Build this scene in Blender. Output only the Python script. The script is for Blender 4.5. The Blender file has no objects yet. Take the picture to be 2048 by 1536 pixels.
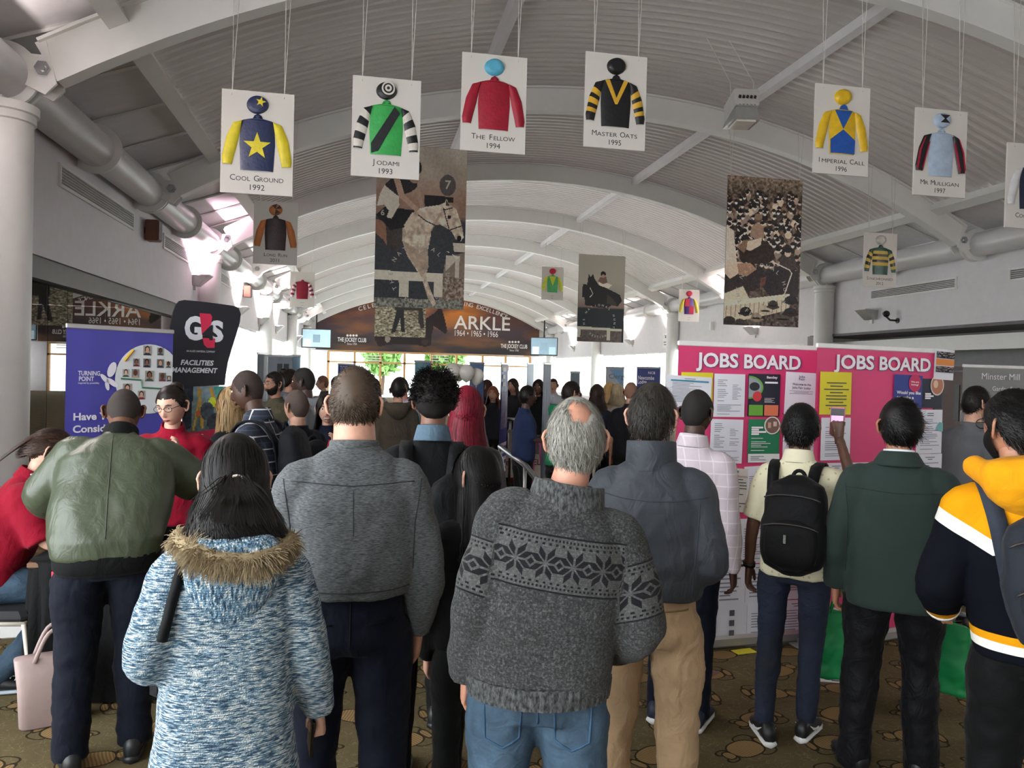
import bpy, math, random
import numpy as np
from mathutils import Vector, Matrix, Euler
R = math.radians
rng = np.random.default_rng(7)
random.seed(7)
scene = bpy.context.scene
COL = scene.collection

# ------------------------------------------------------------------ camera
F_PX, HC = 1563.0, 1.78
YAW, PITCH, ROLL = R(10.73), R(-0.86), R(1.47)
_f = Vector((math.sin(YAW)*math.cos(PITCH), math.cos(YAW)*math.cos(PITCH), math.sin(PITCH)))
_r = Vector((math.cos(YAW), -math.sin(YAW), 0)); _u = _r.cross(_f)
_r, _u = _r*math.cos(ROLL)+_u*math.sin(ROLL), _u*math.cos(ROLL)-_r*math.sin(ROLL)
camd = bpy.data.cameras.new('camera'); camd.sensor_width = 36.0; camd.lens = 36.0*F_PX/2048; camd.clip_end = 300
cam = bpy.data.objects.new('camera', camd); COL.objects.link(cam)
M = Matrix.Identity(4)
for i in range(3): M[i][0], M[i][1], M[i][2] = _r[i], _u[i], -_f[i]
M.translation = Vector((0, 0, HC)); cam.matrix_world = M
scene.camera = cam
EYE = Vector((0, 0, HC))
def ray(px, py): return _f + _r*((px-1024)/F_PX) - _u*((py-768)/F_PX)
def at(px, py, d): return EYE + ray(px, py)*d                 # point at depth d
def atY(px, py, Y): d = ray(px, py); return EYE + d*(Y/d.y)
def atX(px, py, X): d = ray(px, py); return EYE + d*(X/d.x)
def atZ(px, py, Z): d = ray(px, py); return EYE + d*((Z-HC)/d.z)

# ------------------------------------------------------------------ world, exposure
w = bpy.data.worlds.new('overcast_sky'); scene.world = w; w.use_nodes = True
w.node_tree.nodes['Background'].inputs[0].default_value = (0.93, 0.97, 1.0, 1)
w.node_tree.nodes['Background'].inputs[1].default_value = 3.4
vs = scene.view_settings
vs.view_transform = 'Standard'; vs.look = 'None'; vs.gamma = 1.0; vs.use_curve_mapping = False
vs.exposure = 1.2
cy = scene.cycles
cy.max_bounces = 6; cy.diffuse_bounces = 5; cy.glossy_bounces = 3; cy.transmission_bounces = 6; cy.transparent_max_bounces = 12
cy.caustics_reflective = False; cy.caustics_refractive = False
cy.sample_clamp_indirect = 6.0; cy.adaptive_threshold = .02

# ------------------------------------------------------------------ materials
def lin(c):
    if isinstance(c, str):
        c = c.lstrip('#'); c = [int(c[i:i+2], 16)/255 for i in (0, 2, 4)]
    return tuple((x/12.92 if x <= 0.04045 else ((x+0.055)/1.055)**2.4) for x in c)
_mats = {}
class NT:
    def __init__(s, m): s.t = m.node_tree; s.n = s.t.nodes; s.l = s.t.links
    def new(s, typ, **kw):
        n = s.n.new(typ)
        for k, v in kw.items(): setattr(n, k, v)
        return n
    def link(s, a, b): s.l.new(a, b)
    def math(s, op, a, b=None, c=None):
        n = s.new('ShaderNodeMath', operation=op)
        for i, v in enumerate((a, b, c)):
            if v is None: continue
            if isinstance(v, (int, float)): n.inputs[i].default_value = v
            else: s.link(v, n.inputs[i])
        return n.outputs[0]
    def mix(s, fac, a, b):
        n = s.new('ShaderNodeMix', data_type='RGBA')
        for v, i in ((fac, 0), (a, 6), (b, 7)):
            if isinstance(v, (int, float)): n.inputs[i].default_value = v
            elif isinstance(v, tuple): n.inputs[i].default_value = (*v, 1)[:4]
            else: s.link(v, n.inputs[i])
        return n.outputs[2]
    def coords(s, scale=(1, 1, 1), rot=(0, 0, 0), which='Object'):
        tc = s.new('ShaderNodeTexCoord'); mp = s.new('ShaderNodeMapping')
        mp.inputs['Scale'].default_value = scale; mp.inputs['Rotation'].default_value = rot
        s.link(tc.outputs[which], mp.inputs[0]); return mp.outputs[0]
    def noise(s, vec, scale=5, detail=3, rough=.55, dist=0):
        n = s.new('ShaderNodeTexNoise'); n.inputs['Scale'].default_value = scale
        n.inputs['Detail'].default_value = detail; n.inputs['Roughness'].default_value = rough
        n.inputs['Distortion'].default_value = dist
        if vec is not None: s.link(vec, n.inputs['Vector'])
        return n.outputs[0]
    def ramp(s, v, stops):
        n = s.new('ShaderNodeValToRGB'); e = n.color_ramp.elements
        while len(e) < len(stops): e.new(.5)
        for el, (p, c) in zip(e, stops): el.position = p; el.color = (*c, 1)[:4]
        s.link(v, n.inputs[0]); return n.outputs[0]
    def bump(s, h, strength=.3, dist=.01):
        n = s.new('ShaderNodeBump'); n.inputs['Strength'].default_value = strength
        n.inputs['Distance'].default_value = dist; s.link(h, n.inputs['Height']); return n.outputs[0]

def newmat(name):
    m = bpy.data.materials.new(name); m.use_nodes = True
    nt = NT(m); return m, nt, m.node_tree.nodes['Principled BSDF']

def mat(color, rough=.6, metal=0., var=.06, vscale=6., bump=0., bscale=60., bstretch=(1, 1, 1), spec=.5, sheen=0., emit=0.):
    key = (color if isinstance(color, str) else tuple(color), rough, metal, var, vscale, bump, bscale, bstretch, spec, sheen, emit)
    if key in _mats: return _mats[key]
    m, nt, b = newmat('mat_%d' % len(_mats))
    c = lin(color)
    if var > 0:
        n = nt.noise(nt.coords(), vscale, 3)
        lo = tuple(max(0, x*(1-var)) for x in c); hi = tuple(min(1, x*(1+var)) for x in c)
        nt.link(nt.ramp(n, [(.3, lo), (.7, hi)]), b.inputs['Base Color'])
    else: b.inputs['Base Color'].default_value = (*c, 1)
    b.inputs['Roughness'].default_value = rough; b.inputs['Metallic'].default_value = metal
    b.inputs['Specular IOR Level'].default_value = spec
    if sheen: b.inputs['Sheen Weight'].default_value = sheen
    if bump > 0:
        n = nt.noise(nt.coords(bstretch), bscale, 3)
        nt.link(nt.bump(n, bump, .01), b.inputs['Normal'])
    if emit:
        b.inputs['Emission Color'].default_value = (*c, 1); b.inputs['Emission Strength'].default_value = emit
    _mats[key] = m; return m

def attr_mat(name='Col', rough=.55, spec=.3):
    key = ('attr', name, rough, spec)
    if key in _mats: return _mats[key]
    m, nt, b = newmat('print_'+name)
    a = nt.new('ShaderNodeVertexColor', layer_name=name); nt.link(a.outputs[0], b.inputs['Base Color'])
    b.inputs['Roughness'].default_value = rough; b.inputs['Specular IOR Level'].default_value = spec
    _mats[key] = m; return m

# ------------------------------------------------------------------ mesh builder
class MB:
    def __init__(s): s.v = []; s.f = []; s.m = []
    def add(s, verts, faces, mi=0):
        o = len(s.v); s.v.extend([tuple(v) for v in verts]); s.f.extend([tuple(i+o for i in f) for f in faces]); s.m.extend([mi]*len(faces)); return s
    def xform(s, mtx):
        s.v = [tuple(mtx @ Vector(v)) for v in s.v]; return s
    def join(s, o, mtx=None):
        vs = o.v if mtx is None else [tuple(mtx @ Vector(v)) for v in o.v]
        k = len(s.v); s.v.extend(vs); s.f.extend([tuple(i+k for i in f) for f in o.f]); s.m.extend(o.m); return s
    def box(s, c, size, rot=None, mi=0, bev=0.):
        x, y, z = (d/2 for d in size)
        if bev <= 0:
            vs = [(a, b, d) for d in (-z, z) for a, b in ((-x, -y), (x, -y), (x, y), (-x, y))]
            fs = [(3, 2, 1, 0), (4, 5, 6, 7), (0, 1, 5, 4), (1, 2, 6, 5), (2, 3, 7, 6), (3, 0, 4, 7)]
        else:
            bv = min(bev, x*.95, y*.95, z*.95); vs = []; fs = []
            def ring(X, Y, Z): return [(X-bv, -Y, Z), (X, -Y+bv, Z), (X, Y-bv, Z), (X-bv, Y, Z), (-X+bv, Y, Z), (-X, Y-bv, Z), (-X, -Y+bv, Z), (-X+bv, -Y, Z)]
            for X, Y, Z in ((x-bv, y-bv, -z), (x, y, -z+bv), (x, y, z-bv), (x-bv, y-bv, z)): vs += ring(X, Y, Z)
            for k in range(3):
                for i in range(8):
                    j = (i+1) % 8; fs.append((k*8+i, k*8+j, k*8+8+j, k*8+8+i))
            fs.append(tuple(range(7, -1, -1))); fs.append(tuple(range(24, 32)))
        mt = (rot.to_matrix() if isinstance(rot, Euler) else rot) if rot is not None else None
        c = Vector(c)
        vs = [tuple((mt @ Vector(v) if mt is not None else Vector(v)) + c) for v in vs]
        return s.add(vs, fs, mi)
    def loft(s, rings, mi=0, cap=True, closed=True):
        n = len(rings[0]); vs = [p for r in rings for p in r]; fs = []
        for k in range(len(rings)-1):
            for i in range(n if closed else n-1):
                j = (i+1) % n; fs.append((k*n+i, k*n+j, (k+1)*n+j, (k+1)*n+i))
        if cap: fs.append(tuple(range(n-1, -1, -1))); fs.append(tuple(range((len(rings)-1)*n, len(rings)*n)))
        return s.add(vs, fs, mi)
    def tube(s, pts, rad, n=10, mi=0, cap=True, flat=1.):
        pts = [Vector(p) for p in pts]; rad = rad if isinstance(rad, (list, tuple)) else [rad]*len(pts)
        rings = []; up = None
        for i, p in enumerate(pts):
            t = (pts[min(i+1, len(pts)-1)]-pts[max(i-1, 0)])
            t = t.normalized() if t.length > 1e-9 else Vector((0, 0, 1))
            if up is None: up = Vector((0, 0, 1)) if abs(t.z) < .9 else Vector((0, 1, 0))
            a = t.cross(up).normalized(); b = a.cross(t).normalized(); up = b
            rings.append([tuple(p + (a*math.cos(2*math.pi*k/n)+b*math.sin(2*math.pi*k/n)*flat)*rad[i]) for k in range(n)])
        return s.loft(rings, mi, cap)
    def cyl(s, p0, p1, r, r1=None, n=16, mi=0): return s.tube([p0, p1], [r, r if r1 is None else r1], n, mi)
    def ell(s, c, rad, n=14, m=10, mi=0, rot=None):
        c = Vector(c); rings = []
        vs = [(0, 0, -1)]; fs = []
        for i in range(1, m):
            th = math.pi*i/m
            for k in range(n): vs.append((math.sin(th)*math.cos(2*math.pi*k/n), math.sin(th)*math.sin(2*math.pi*k/n), -math.cos(th)))
        vs.append((0, 0, 1)); L = len(vs)-1
        for k in range(n):
            j = (k+1) % n; fs.append((0, 1+j, 1+k)); fs.append((L, L-n+k, L-n+j))
            for i in range(m-2): a = 1+i*n; fs.append((a+k, a+j, a+n+j, a+n+k))
        mt = rot.to_matrix() if rot is not None else None
        out = []
        for v in vs:
            p = Vector((v[0]*rad[0], v[1]*rad[1], v[2]*rad[2]))
            if mt is not None: p = mt @ p
            out.append(tuple(p+c))
        return s.add(out, fs, mi)
    def lathe(s, prof, c=(0, 0, 0), n=20, mi=0):
        c = Vector(c)
        return s.loft([[(c.x+r*math.cos(2*math.pi*k/n), c.y+r*math.sin(2*math.pi*k/n), c.z+z) for k in range(n)] for r, z in prof], mi)
    def prism(s, poly, y0, y1, mi=0):
        """polygon in x,z extruded from y0 (back) to y1 (front, towards -y)"""
        n = len(poly); a = sum(poly[i][0]*poly[(i+1) % n][1]-poly[(i+1) % n][0]*poly[i][1] for i in range(n))
        if a < 0: poly = poly[::-1]
        vs = [(x, y1, z) for x, z in poly]+[(x, y0, z) for x, z in poly]
        fs = [tuple(range(n)), tuple(range(2*n-1, n-1, -1))]
        for i in range(n): j = (i+1) % n; fs.append((i, i+n, j+n, j))
        return s.add(vs, fs, mi)
    def rect(s, x0, x1, z0, z1, y, mi=0): return s.add([(x0, y, z0), (x1, y, z0), (x1, y, z1), (x0, y, z1)], [(0, 1, 2, 3)], mi)
    def mesh(s, name, mats, smooth=False):
        me = bpy.data.meshes.new(name); me.from_pydata(s.v, [], s.f)
        for m in (mats if isinstance(mats, (list, tuple)) else [mats]): me.materials.append(m)
        if any(s.m): me.polygons.foreach_set('material_index', s.m)
        if smooth: me.polygons.foreach_set('use_smooth', [True]*len(me.polygons))
        me.update(); return me
    def build(s, name, mats, parent=None, smooth=False):
        return link(name, s.mesh(name, mats, smooth), parent)

_pending = []                                   # everything is linked into the scene at the very end (keeps mesh evaluation quick)
def link(name, data, parent=None):
    o = bpy.data.objects.new(name, data); _pending.append(o)
    if parent is not None: o.parent = parent
    return o
def tag(o, label=None, cat=None, group=None, kind=None):
    if label: o['label'] = label
    if cat: o['category'] = cat
    if group: o['group'] = group
    if kind: o['kind'] = kind
    return o
def thing(name, label, cat, loc=(0, 0, 0), rz=0., group=None, rot=None):
    o = link(name, None); o.location = loc; o.rotation_euler = rot if rot is not None else (0, 0, rz)
    o.empty_display_size = .1
    return tag(o, label, cat, group)
def struct(o): o['kind'] = 'structure'; return o
def autosmooth(o, ang=40):
    me = o.data; me.polygons.foreach_set('use_smooth', [True]*len(me.polygons))
    try: me.set_sharp_from_angle(angle=R(ang))
    except Exception: pass
    return o

# ------------------------------------------------------------------ lettering
def text_poly(s, size=.1, bold=0., align='CENTER', space=1., shear=0.):
    cu = bpy.data.curves.new('lettering', 'FONT'); cu.body = s; cu.size = size; cu.align_x = align; cu.align_y = 'CENTER'
    cu.offset = bold*size; cu.space_character = space; cu.shear = shear; cu.resolution_u = 3
    o = bpy.data.objects.new('lettering', cu); COL.objects.link(o)
    dg = bpy.context.evaluated_depsgraph_get(); me = bpy.data.meshes.new_from_object(o.evaluated_get(dg))
    v = [tuple(x.co) for x in me.vertices]; f = [tuple(p.vertices) for p in me.polygons]
    bpy.data.objects.remove(o); bpy.data.curves.remove(cu); bpy.data.meshes.remove(me)
    return v, f
class LB(MB):
    """lettering: every line of text becomes a part of its own"""
    def __init__(s): super().__init__(); s.done = []; s.hold = False
    def cut(s):
        if s.v: m = MB(); m.v, m.f, m.m = s.v, s.f, s.m; s.done.append(m)
        s.v, s.f, s.m = [], [], []
    def build(s, name, mats, parent=None, smooth=False):
        s.cut(); return [m.build(name, mats, parent, smooth) for m in s.done]
def text(mb, s, x, z, size, y, mi=0, bold=0., align='CENTER', width=None, rot=0., space=1., shear=0.):
    """lettering on a panel facing -y; centred on (x,z)"""
    if isinstance(mb, LB) and len(s) > 1 and not rot and not mb.hold: mb.cut()
    v, f = text_poly(s, size, bold, align, space, shear)
    if not v: return
    k = 1.
    if width:
        w_ = max(p[0] for p in v)-min(p[0] for p in v); k = width/w_
    ca, sa = math.cos(rot), math.sin(rot)
    out = [(x+(p[0]*k)*ca-p[1]*sa, y, z+(p[0]*k)*sa+p[1]*ca) for p in v]
    if isinstance(mb, LB) and ' ' in s and not mb.hold:          # one part for each word
        fx = sorted(((min(v[i][0] for i in q), max(v[i][0] for i in q), q) for q in f), key=lambda a: a[0]); end = None; grp = []
        def flush():
            if grp:
                us = sorted(set(i for q in grp for i in q)); mp = {i: j for j, i in enumerate(us)}
                mb.add([out[i] for i in us], [tuple(mp[i] for i in q) for q in grp], mi); mb.cut(); grp.clear()
        for a, b, q in fx:
            if end is not None and a-end > .2*size: flush()
            grp.append(q); end = b if end is None else max(end, b)
        flush(); return
    mb.add(out, f, mi)
def arc_text(mb, s, cx, cz, r, a0, a1, size, y, mi=0, bold=0., inward=False):
    """letters round a circle from angle a0 to a1 (degrees, 90 is the top)"""
    n = len(s)
    if isinstance(mb, LB): mb.cut()
    for i, ch in enumerate(s):
        if ch == ' ': continue
        a = R(a0+(a1-a0)*(i/(n-1) if n > 1 else .5))
        text(mb, ch, cx+r*math.cos(a), cz+r*math.sin(a), size, y, mi, bold, rot=a-math.pi/2 if not inward else a+math.pi/2)
def smallcaps(mb, s, x, z, size, y, mi=0, bold=0.):
    words = s.split(); wid = []
    for wd in words: wid.append((.72*size if True else 0)+(len(wd)-1)*.56*size)
    tot = sum(wid)+(len(words)-1)*.4*size; cx = x-tot/2
    for wd, wl in zip(words, wid):
        if isinstance(mb, LB): mb.cut()
        text(mb, wd[0], cx+.34*size, z, size, y, mi, bold)
        if isinstance(mb, LB): mb.hold = True
        text(mb, wd[1:], cx+.68*size+(wl-.68*size)/2, z-.09*size, size*.76, y, mi, bold, width=wl-.72*size)
        if isinstance(mb, LB): mb.hold = False
        cx += wl+.4*size
def raster(name, arr, w_, h_, parent=None, y=0., x0=None, z0=0., m=None):
    """flat print: a grid of cells facing -y, colours on the faces (arr rows run from the top)"""
    H, W = arr.shape[:2]; x0 = -w_/2 if x0 is None else x0
    xs = np.linspace(x0, x0+w_, W+1); zs = np.linspace(z0+h_, z0, H+1)
    X, Z = np.meshgrid(xs, zs); v = np.stack([X.ravel(), np.full(X.size, y), Z.ravel()], 1)
    i = np.arange(H)[:, None]*(W+1)+np.arange(W)[None]; i = i.ravel()
    q = np.stack([i+W+1, i+W+2, i+1, i], 1)
    me = bpy.data.meshes.new(name); me.vertices.add(len(v)); me.vertices.foreach_set('co', v.ravel())
    me.loops.add(q.size); me.loops.foreach_set('vertex_index', q.ravel().astype(np.int32))
    me.polygons.add(len(q)); me.polygons.foreach_set('loop_start', np.arange(0, q.size, 4, dtype=np.int32))
    me.update(calc_edges=True)
    a = me.color_attributes.new('Col', 'FLOAT_COLOR', 'CORNER')
    c = arr.reshape(-1, 3).astype(float); c = np.where(c <= .04045, c/12.92, ((c+.055)/1.055)**2.4)
    c4 = np.concatenate([c, np.ones((len(c), 1))], 1); a.data.foreach_set('color', np.repeat(c4, 4, 0).ravel())
    me.materials.append(m or attr_mat()); return link(name, me, parent)
# ================================================================== THE HALL
XL, XR, XC, ZP = -3.04, 11.21, 4.085, 4.53          # pin lines, centre line, pin height
RIB0, RIBS = 8.24, 5.0138
WXL, WXR, YE = -3.6, 11.77, 50.0                    # walls, end wall
RB, ZC = 13.85, 6.33-13.85                          # rib soffit arc
def arc(rad, th): return (XC+rad*math.sin(th), ZC+rad*math.cos(th))
m_white = mat('#e4e3df', .45, var=.02); m_wall = mat('#dcd9db', .7, var=.03, bump=.05)
def sheet_mat(name, c, trans):
    m, nt, b = newmat(name); b.inputs['Base Color'].default_value = (*lin(c), 1); b.inputs['Roughness'].default_value = .4; b.inputs['Specular IOR Level'].default_value = .6
    tr = nt.new('ShaderNodeBsdfTranslucent'); tr.inputs[0].default_value = (*lin('#e8e0da'), 1); mx = nt.new('ShaderNodeMixShader'); mx.inputs[0].default_value = trans
    nt.link(b.outputs[0], mx.inputs[1]); nt.link(tr.outputs[0], mx.inputs[2]); nt.link(mx.outputs[0], nt.n['Material Output'].inputs[0]); return m
m_sheet = sheet_mat('roof_sheet', '#aca6a0', .012); m_sheet2 = sheet_mat('roof_sheet_clear', '#b4afaa', .047)
m_panel = mat('#dddadb', .5, var=.04); m_tube = mat('#d2d0d0', .33, var=.03)
m_dark = mat('#2b2724', .5); m_steel = mat('#b9bbbd', .25, metal=.9, var=.02); m_alu = mat('#b5b5b3', .35, metal=.6)
m_black = mat('#121314', .45); m_wire = mat('#cfcbc4', .5); m_brown = mat('#4a3028', .5, bump=.1, bscale=30, bstretch=(1, 1, 8))
m_wood = mat('#c99a62', .45, bump=.08, bscale=20, bstretch=(6, 6, 1))

# glass: clear pane, reflecting by angle
def glass_mat(name, tint=(1, 1, 1), gain=.96, rough=0.):
    m, nt, b = newmat(name); nt.n.remove(b)
    tr = nt.new('ShaderNodeBsdfTransparent'); tr.inputs[0].default_value = (*tint, 1)
    gl = nt.new('ShaderNodeBsdfGlossy'); gl.inputs['Roughness'].default_value = rough; gl.inputs[0].default_value = (.95, .95, .95, 1)
    lw = nt.new('ShaderNodeLayerWeight'); lw.inputs[0].default_value = .5; k = nt.math('ADD', nt.math('MULTIPLY', nt.math('POWER', lw.outputs['Facing'], 5.), gain), .04)
    mx = nt.new('ShaderNodeMixShader'); nt.link(nt.math('MINIMUM', k, 1.), mx.inputs[0]); nt.link(tr.outputs[0], mx.inputs[1]); nt.link(gl.outputs[0], mx.inputs[2])
    nt.link(mx.outputs[0], nt.n['Material Output'].inputs[0]); return m
m_glass = glass_mat('clear_glass', (.96, .98, .97)); m_dglass = glass_mat('dark_glass', (.45, .42, .40), 1.6)

# --- carpet: olive ground with striped urns
def carpet():
    m, nt, b = newmat('carpet')
    v = nt.coords(); sx = nt.new('ShaderNodeSeparateXYZ'); nt.link(v, sx.inputs[0])
    X, Y = sx.outputs[0], sx.outputs[1]
    X = nt.math('ADD', X, nt.math('MULTIPLY', nt.math('SUBTRACT', nt.noise(v, 3, 2), .5), .05))
    CX, CY = .46, .30
    row = nt.math('FLOOR', nt.math('DIVIDE', Y, CY))
    xs = nt.math('ADD', X, nt.math('MULTIPLY', nt.math('MODULO', row, 2), CX*.5))
    col = nt.math('FLOOR', nt.math('DIVIDE', xs, CX))
    lx = nt.math('SUBTRACT', nt.math('SUBTRACT', xs, nt.math('MULTIPLY', col, CX)), CX/2)
    ly = nt.math('SUBTRACT', nt.math('SUBTRACT', Y, nt.math('MULTIPLY', row, CY)), CY/2)
    cmb = nt.new('ShaderNodeCombineXYZ'); nt.link(col, cmb.inputs[0]); nt.link(row, cmb.inputs[1])
    wn = nt.new('ShaderNodeTexWhiteNoise', noise_dimensions='2D'); nt.link(cmb.outputs[0], wn.inputs[0])
    ang = nt.math('ADD', nt.math('MULTIPLY', nt.math('SUBTRACT', wn.outputs[0], .5), 1.3), nt.math('MULTIPLY', nt.math('MODULO', col, 2), math.pi))
    c2 = nt.new('ShaderNodeCombineXYZ'); nt.link(lx, c2.inputs[0]); nt.link(ly, c2.inputs[1])
    vr = nt.new('ShaderNodeVectorRotate', rotation_type='Z_AXIS'); nt.link(c2.outputs[0], vr.inputs[0]); nt.link(ang, vr.inputs['Angle'])
    s2 = nt.new('ShaderNodeSeparateXYZ'); nt.link(vr.outputs[0], s2.inputs[0]); x, y = s2.outputs[0], s2.outputs[1]
    ay = nt.math('ABSOLUTE', y)
    def ell(cx, cy, a, bb, yy=y):
        d = nt.math('SQRT', nt.math('ADD', nt.math('POWER', nt.math('ABSOLUTE', nt.math('DIVIDE', nt.math('SUBTRACT', x, cx), a)), 2.4), nt.math('POWER', nt.math('ABSOLUTE', nt.math('DIVIDE', nt.math('SUBTRACT', yy, cy), bb)), 2.4)))
        return nt.math('MULTIPLY', nt.math('SUBTRACT', d, 1), min(a, bb))
    body = ell(0, 0, .098, .072); neck = ell(.125, 0, .022, .05); foot = ell(-.125, 0, .03, .034)
    urn = nt.math('MINIMUM', nt.math('MINIMUM', body, neck), foot)
    hand = nt.math('ABSOLUTE', ell(.075, .066, .055, .036, ay)); curl = nt.math('ABSOLUTE', ell(-.135, .036, .034, .020, ay))
    far_ = nt.math('MULTIPLY', nt.math('LESS_THAN', urn, .004), 1.); line = nt.math('MINIMUM', nt.math('ABSOLUTE', urn), nt.math('ADD', nt.math('MINIMUM', hand, curl), far_))
    outl = nt.math('LESS_THAN', line, .0045); ins = nt.math('LESS_THAN', urn, 0)
    stripe = nt.math('GREATER_THAN', nt.math('SINE', nt.math('MULTIPLY', nt.math('ADD', x, nt.math('MULTIPLY', y, .1)), 420)), .1)
    pile = nt.noise(v, 260, 2); cloud = nt.noise(v, 9, 4)
    swirl = nt.math('LESS_THAN', nt.math('ABSOLUTE', nt.math('SUBTRACT', nt.noise(v, 14, 2, .5, 1.5), .5)), .014)
    base = nt.mix(cloud, lin('#564d36'), lin('#6b6045'))
    base = nt.mix(nt.math('MULTIPLY', swirl, .55), base, lin('#85795a'))
    ur = nt.mix(stripe, lin('#9c8058'), lin('#7b6442'))
    c = nt.mix(ins, base, ur); c = nt.mix(outl, c, lin('#2c2519'))
    c = nt.mix(nt.math('MULTIPLY', pile, .35), c, lin('#3a331f'))
    nt.link(c, b.inputs['Base Color']); b.inputs['Roughness'].default_value = .95; b.inputs['Specular IOR Level'].default_value = .1
    nt.link(nt.bump(pile, .35, .004), b.inputs['Normal']); return m
mb = MB(); mb.box((4.6, 22, -.1), (17.6, 56.4, .2)); struct(mb.build('floor', carpet()))
mb = MB(); mb.box((-5.7, 11, -.1), (3, 14.4, .2)); tag(struct(mb.build('floor_shop', mat('#4b4038', .8))), 'brown floor of the shop behind the dark glazing')

# --- upper walls, grilles
def wall_side(name, xw, out):
    mb = MB(); t = .3
    mb.box((xw+out*t/2, 27, (2.95+4.85)/2), (t, 46.5, 1.9))
    return struct(mb.build(name, m_wall))
wl = wall_side('wall_left', WXL, -1); wr = wall_side('wall_right', WXR, 1)
tag(wl, 'long pale upper wall above the dark glazing'); tag(wr, 'long pale upper wall above the job boards')

def grille(x, side, y0, y1, z0, z1, label):
    g = thing('air_grille', label, 'air vent', (x, (y0+y1)/2, z0), 0, 'long air grilles on the upper walls')
    L, h = y1-y0, z1-z0; f = MB()
    for zz in (0, h): f.box((-.012*side, 0, zz), (.03, L+.06, .035))
    for yy in (-L/2, L/2): f.box((-.012*side, yy, h/2), (.03, .035, h))
    f.box((-.002*side, 0, h/2), (.008, L, h), mi=1); f.build('frame', [m_white, mat('#55524f', .7)], g)
    n = int(h/.03)
    for k in range(n):
        s = MB(); s.box((-.014*side, 0, (k+.5)*h/n), (.02, L, .012), Euler((0, R(25)*side, 0))); s.build('slat', m_panel, g)
    return g
a, b_ = atX(118, 330, WXL).y, atX(265, 425, WXL).y
grille(WXL, -1, a, b_, 3.86, 4.10, 'long slatted air grille on wall beside the big column below the tube')
grille(WXL, -1, 15.0, 17.4, 3.86, 4.10, 'slatted air grille on wall behind the brown loudspeaker')
grille(WXL, -1, 20.2, 22.6, 3.86, 4.10, 'slatted air grille beyond the second column on the glazed side')
a, b_ = atX(1913, 560, WXR).y, atX(1743, 594, WXR).y
grille(WXR, 1, a, b_, 3.72, 3.93, 'long slatted air grille behind the green and yellow hooped jersey card')
grille(WXR, 1, 10.2, 12.6, 3.72, 3.93, 'slatted air grille at the frame edge below the right tube')
grille(WXR, 1, 20.2, 22.4, 3.72, 3.93, 'slatted air grille beyond the column above the far window')

# --- columns with caps, tubes with collars
def column(x, y, lab):
    mb = MB(); r = .235
    mb.lathe([(r, 0), (r, 4.02)], (0, 0, 0), 40)
    mb.lathe([(r, 4.02), (r+.02, 4.03), (r+.02, 4.10), (r+.045, 4.11), (r+.045, 4.19), (r-.02, 4.2)], (0, 0, 0), 40)
    o = autosmooth(mb.build('column', m_white), 35); o.location = (x, y, 0)
    s = MB(); s.box((0, 0, 4.24), (.07, .34, .12)); s.build('saddle', m_white, o)
    s = MB(); s.cyl((0, .22, 4.0), (0, .22, 4.3), .014, n=8); s.build('rod', m_steel, o)
    tag(o, lab, 'column', 'round white columns'); return struct(o)
TXL, TXR, TZ, TR = XL-.36, XR+.36, 4.47, .23
for k in range(5):
    y = RIB0+2*RIBS*k
    column(TXL, y, ['thick round white column nearest, beside the purple banner', 'white column bathed in pink light behind the dark flag', 'third round white column along the glazed side', 'fourth round white column along the glazed side', 'farthest round white column on the glazed side'][k])
    if k > 0: column(TXR, y, ['', 'white column rising behind the pink job board', 'white column beside the bright window beyond the dark horse picture', 'far white column near the wall television', 'farthest white column on the window side'][k])
for x, nm in ((TXL, 'above the dark glazing'), (TXR, 'above the job boards')):
    s = 1 if x == TXL else -1
    t = thing('roof_tube', 'long white tubular beam with ring collars '+nm, 'beam', (x, 0, TZ)); struct(t)
    mb = MB(); mb.cyl((0, 3, 0), (0, 49.9, 0), TR, n=36); autosmooth(mb.build('tube', m_tube, t))
    for k in range(-1, 18):
        y = RIB0+RIBS*k/2
        mb = MB(); n = 32
        for dy in ((-.05, .05) if k % 2 == 0 else (0,)):
            ri, ro = TR-.01, TR+.085
            rings = []
            for rr, yy in ((ri, -.022), (ro, -.022), (ro, .022), (ri, .022)):
                rings.append([(rr*math.cos(2*math.pi*q/n), y+dy+yy, rr*math.sin(2*math.pi*q/n)) for q in range(n)])
            mb.loft(rings, cap=False)
        autosmooth(mb.build('collar', m_white, t), 30)

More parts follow.
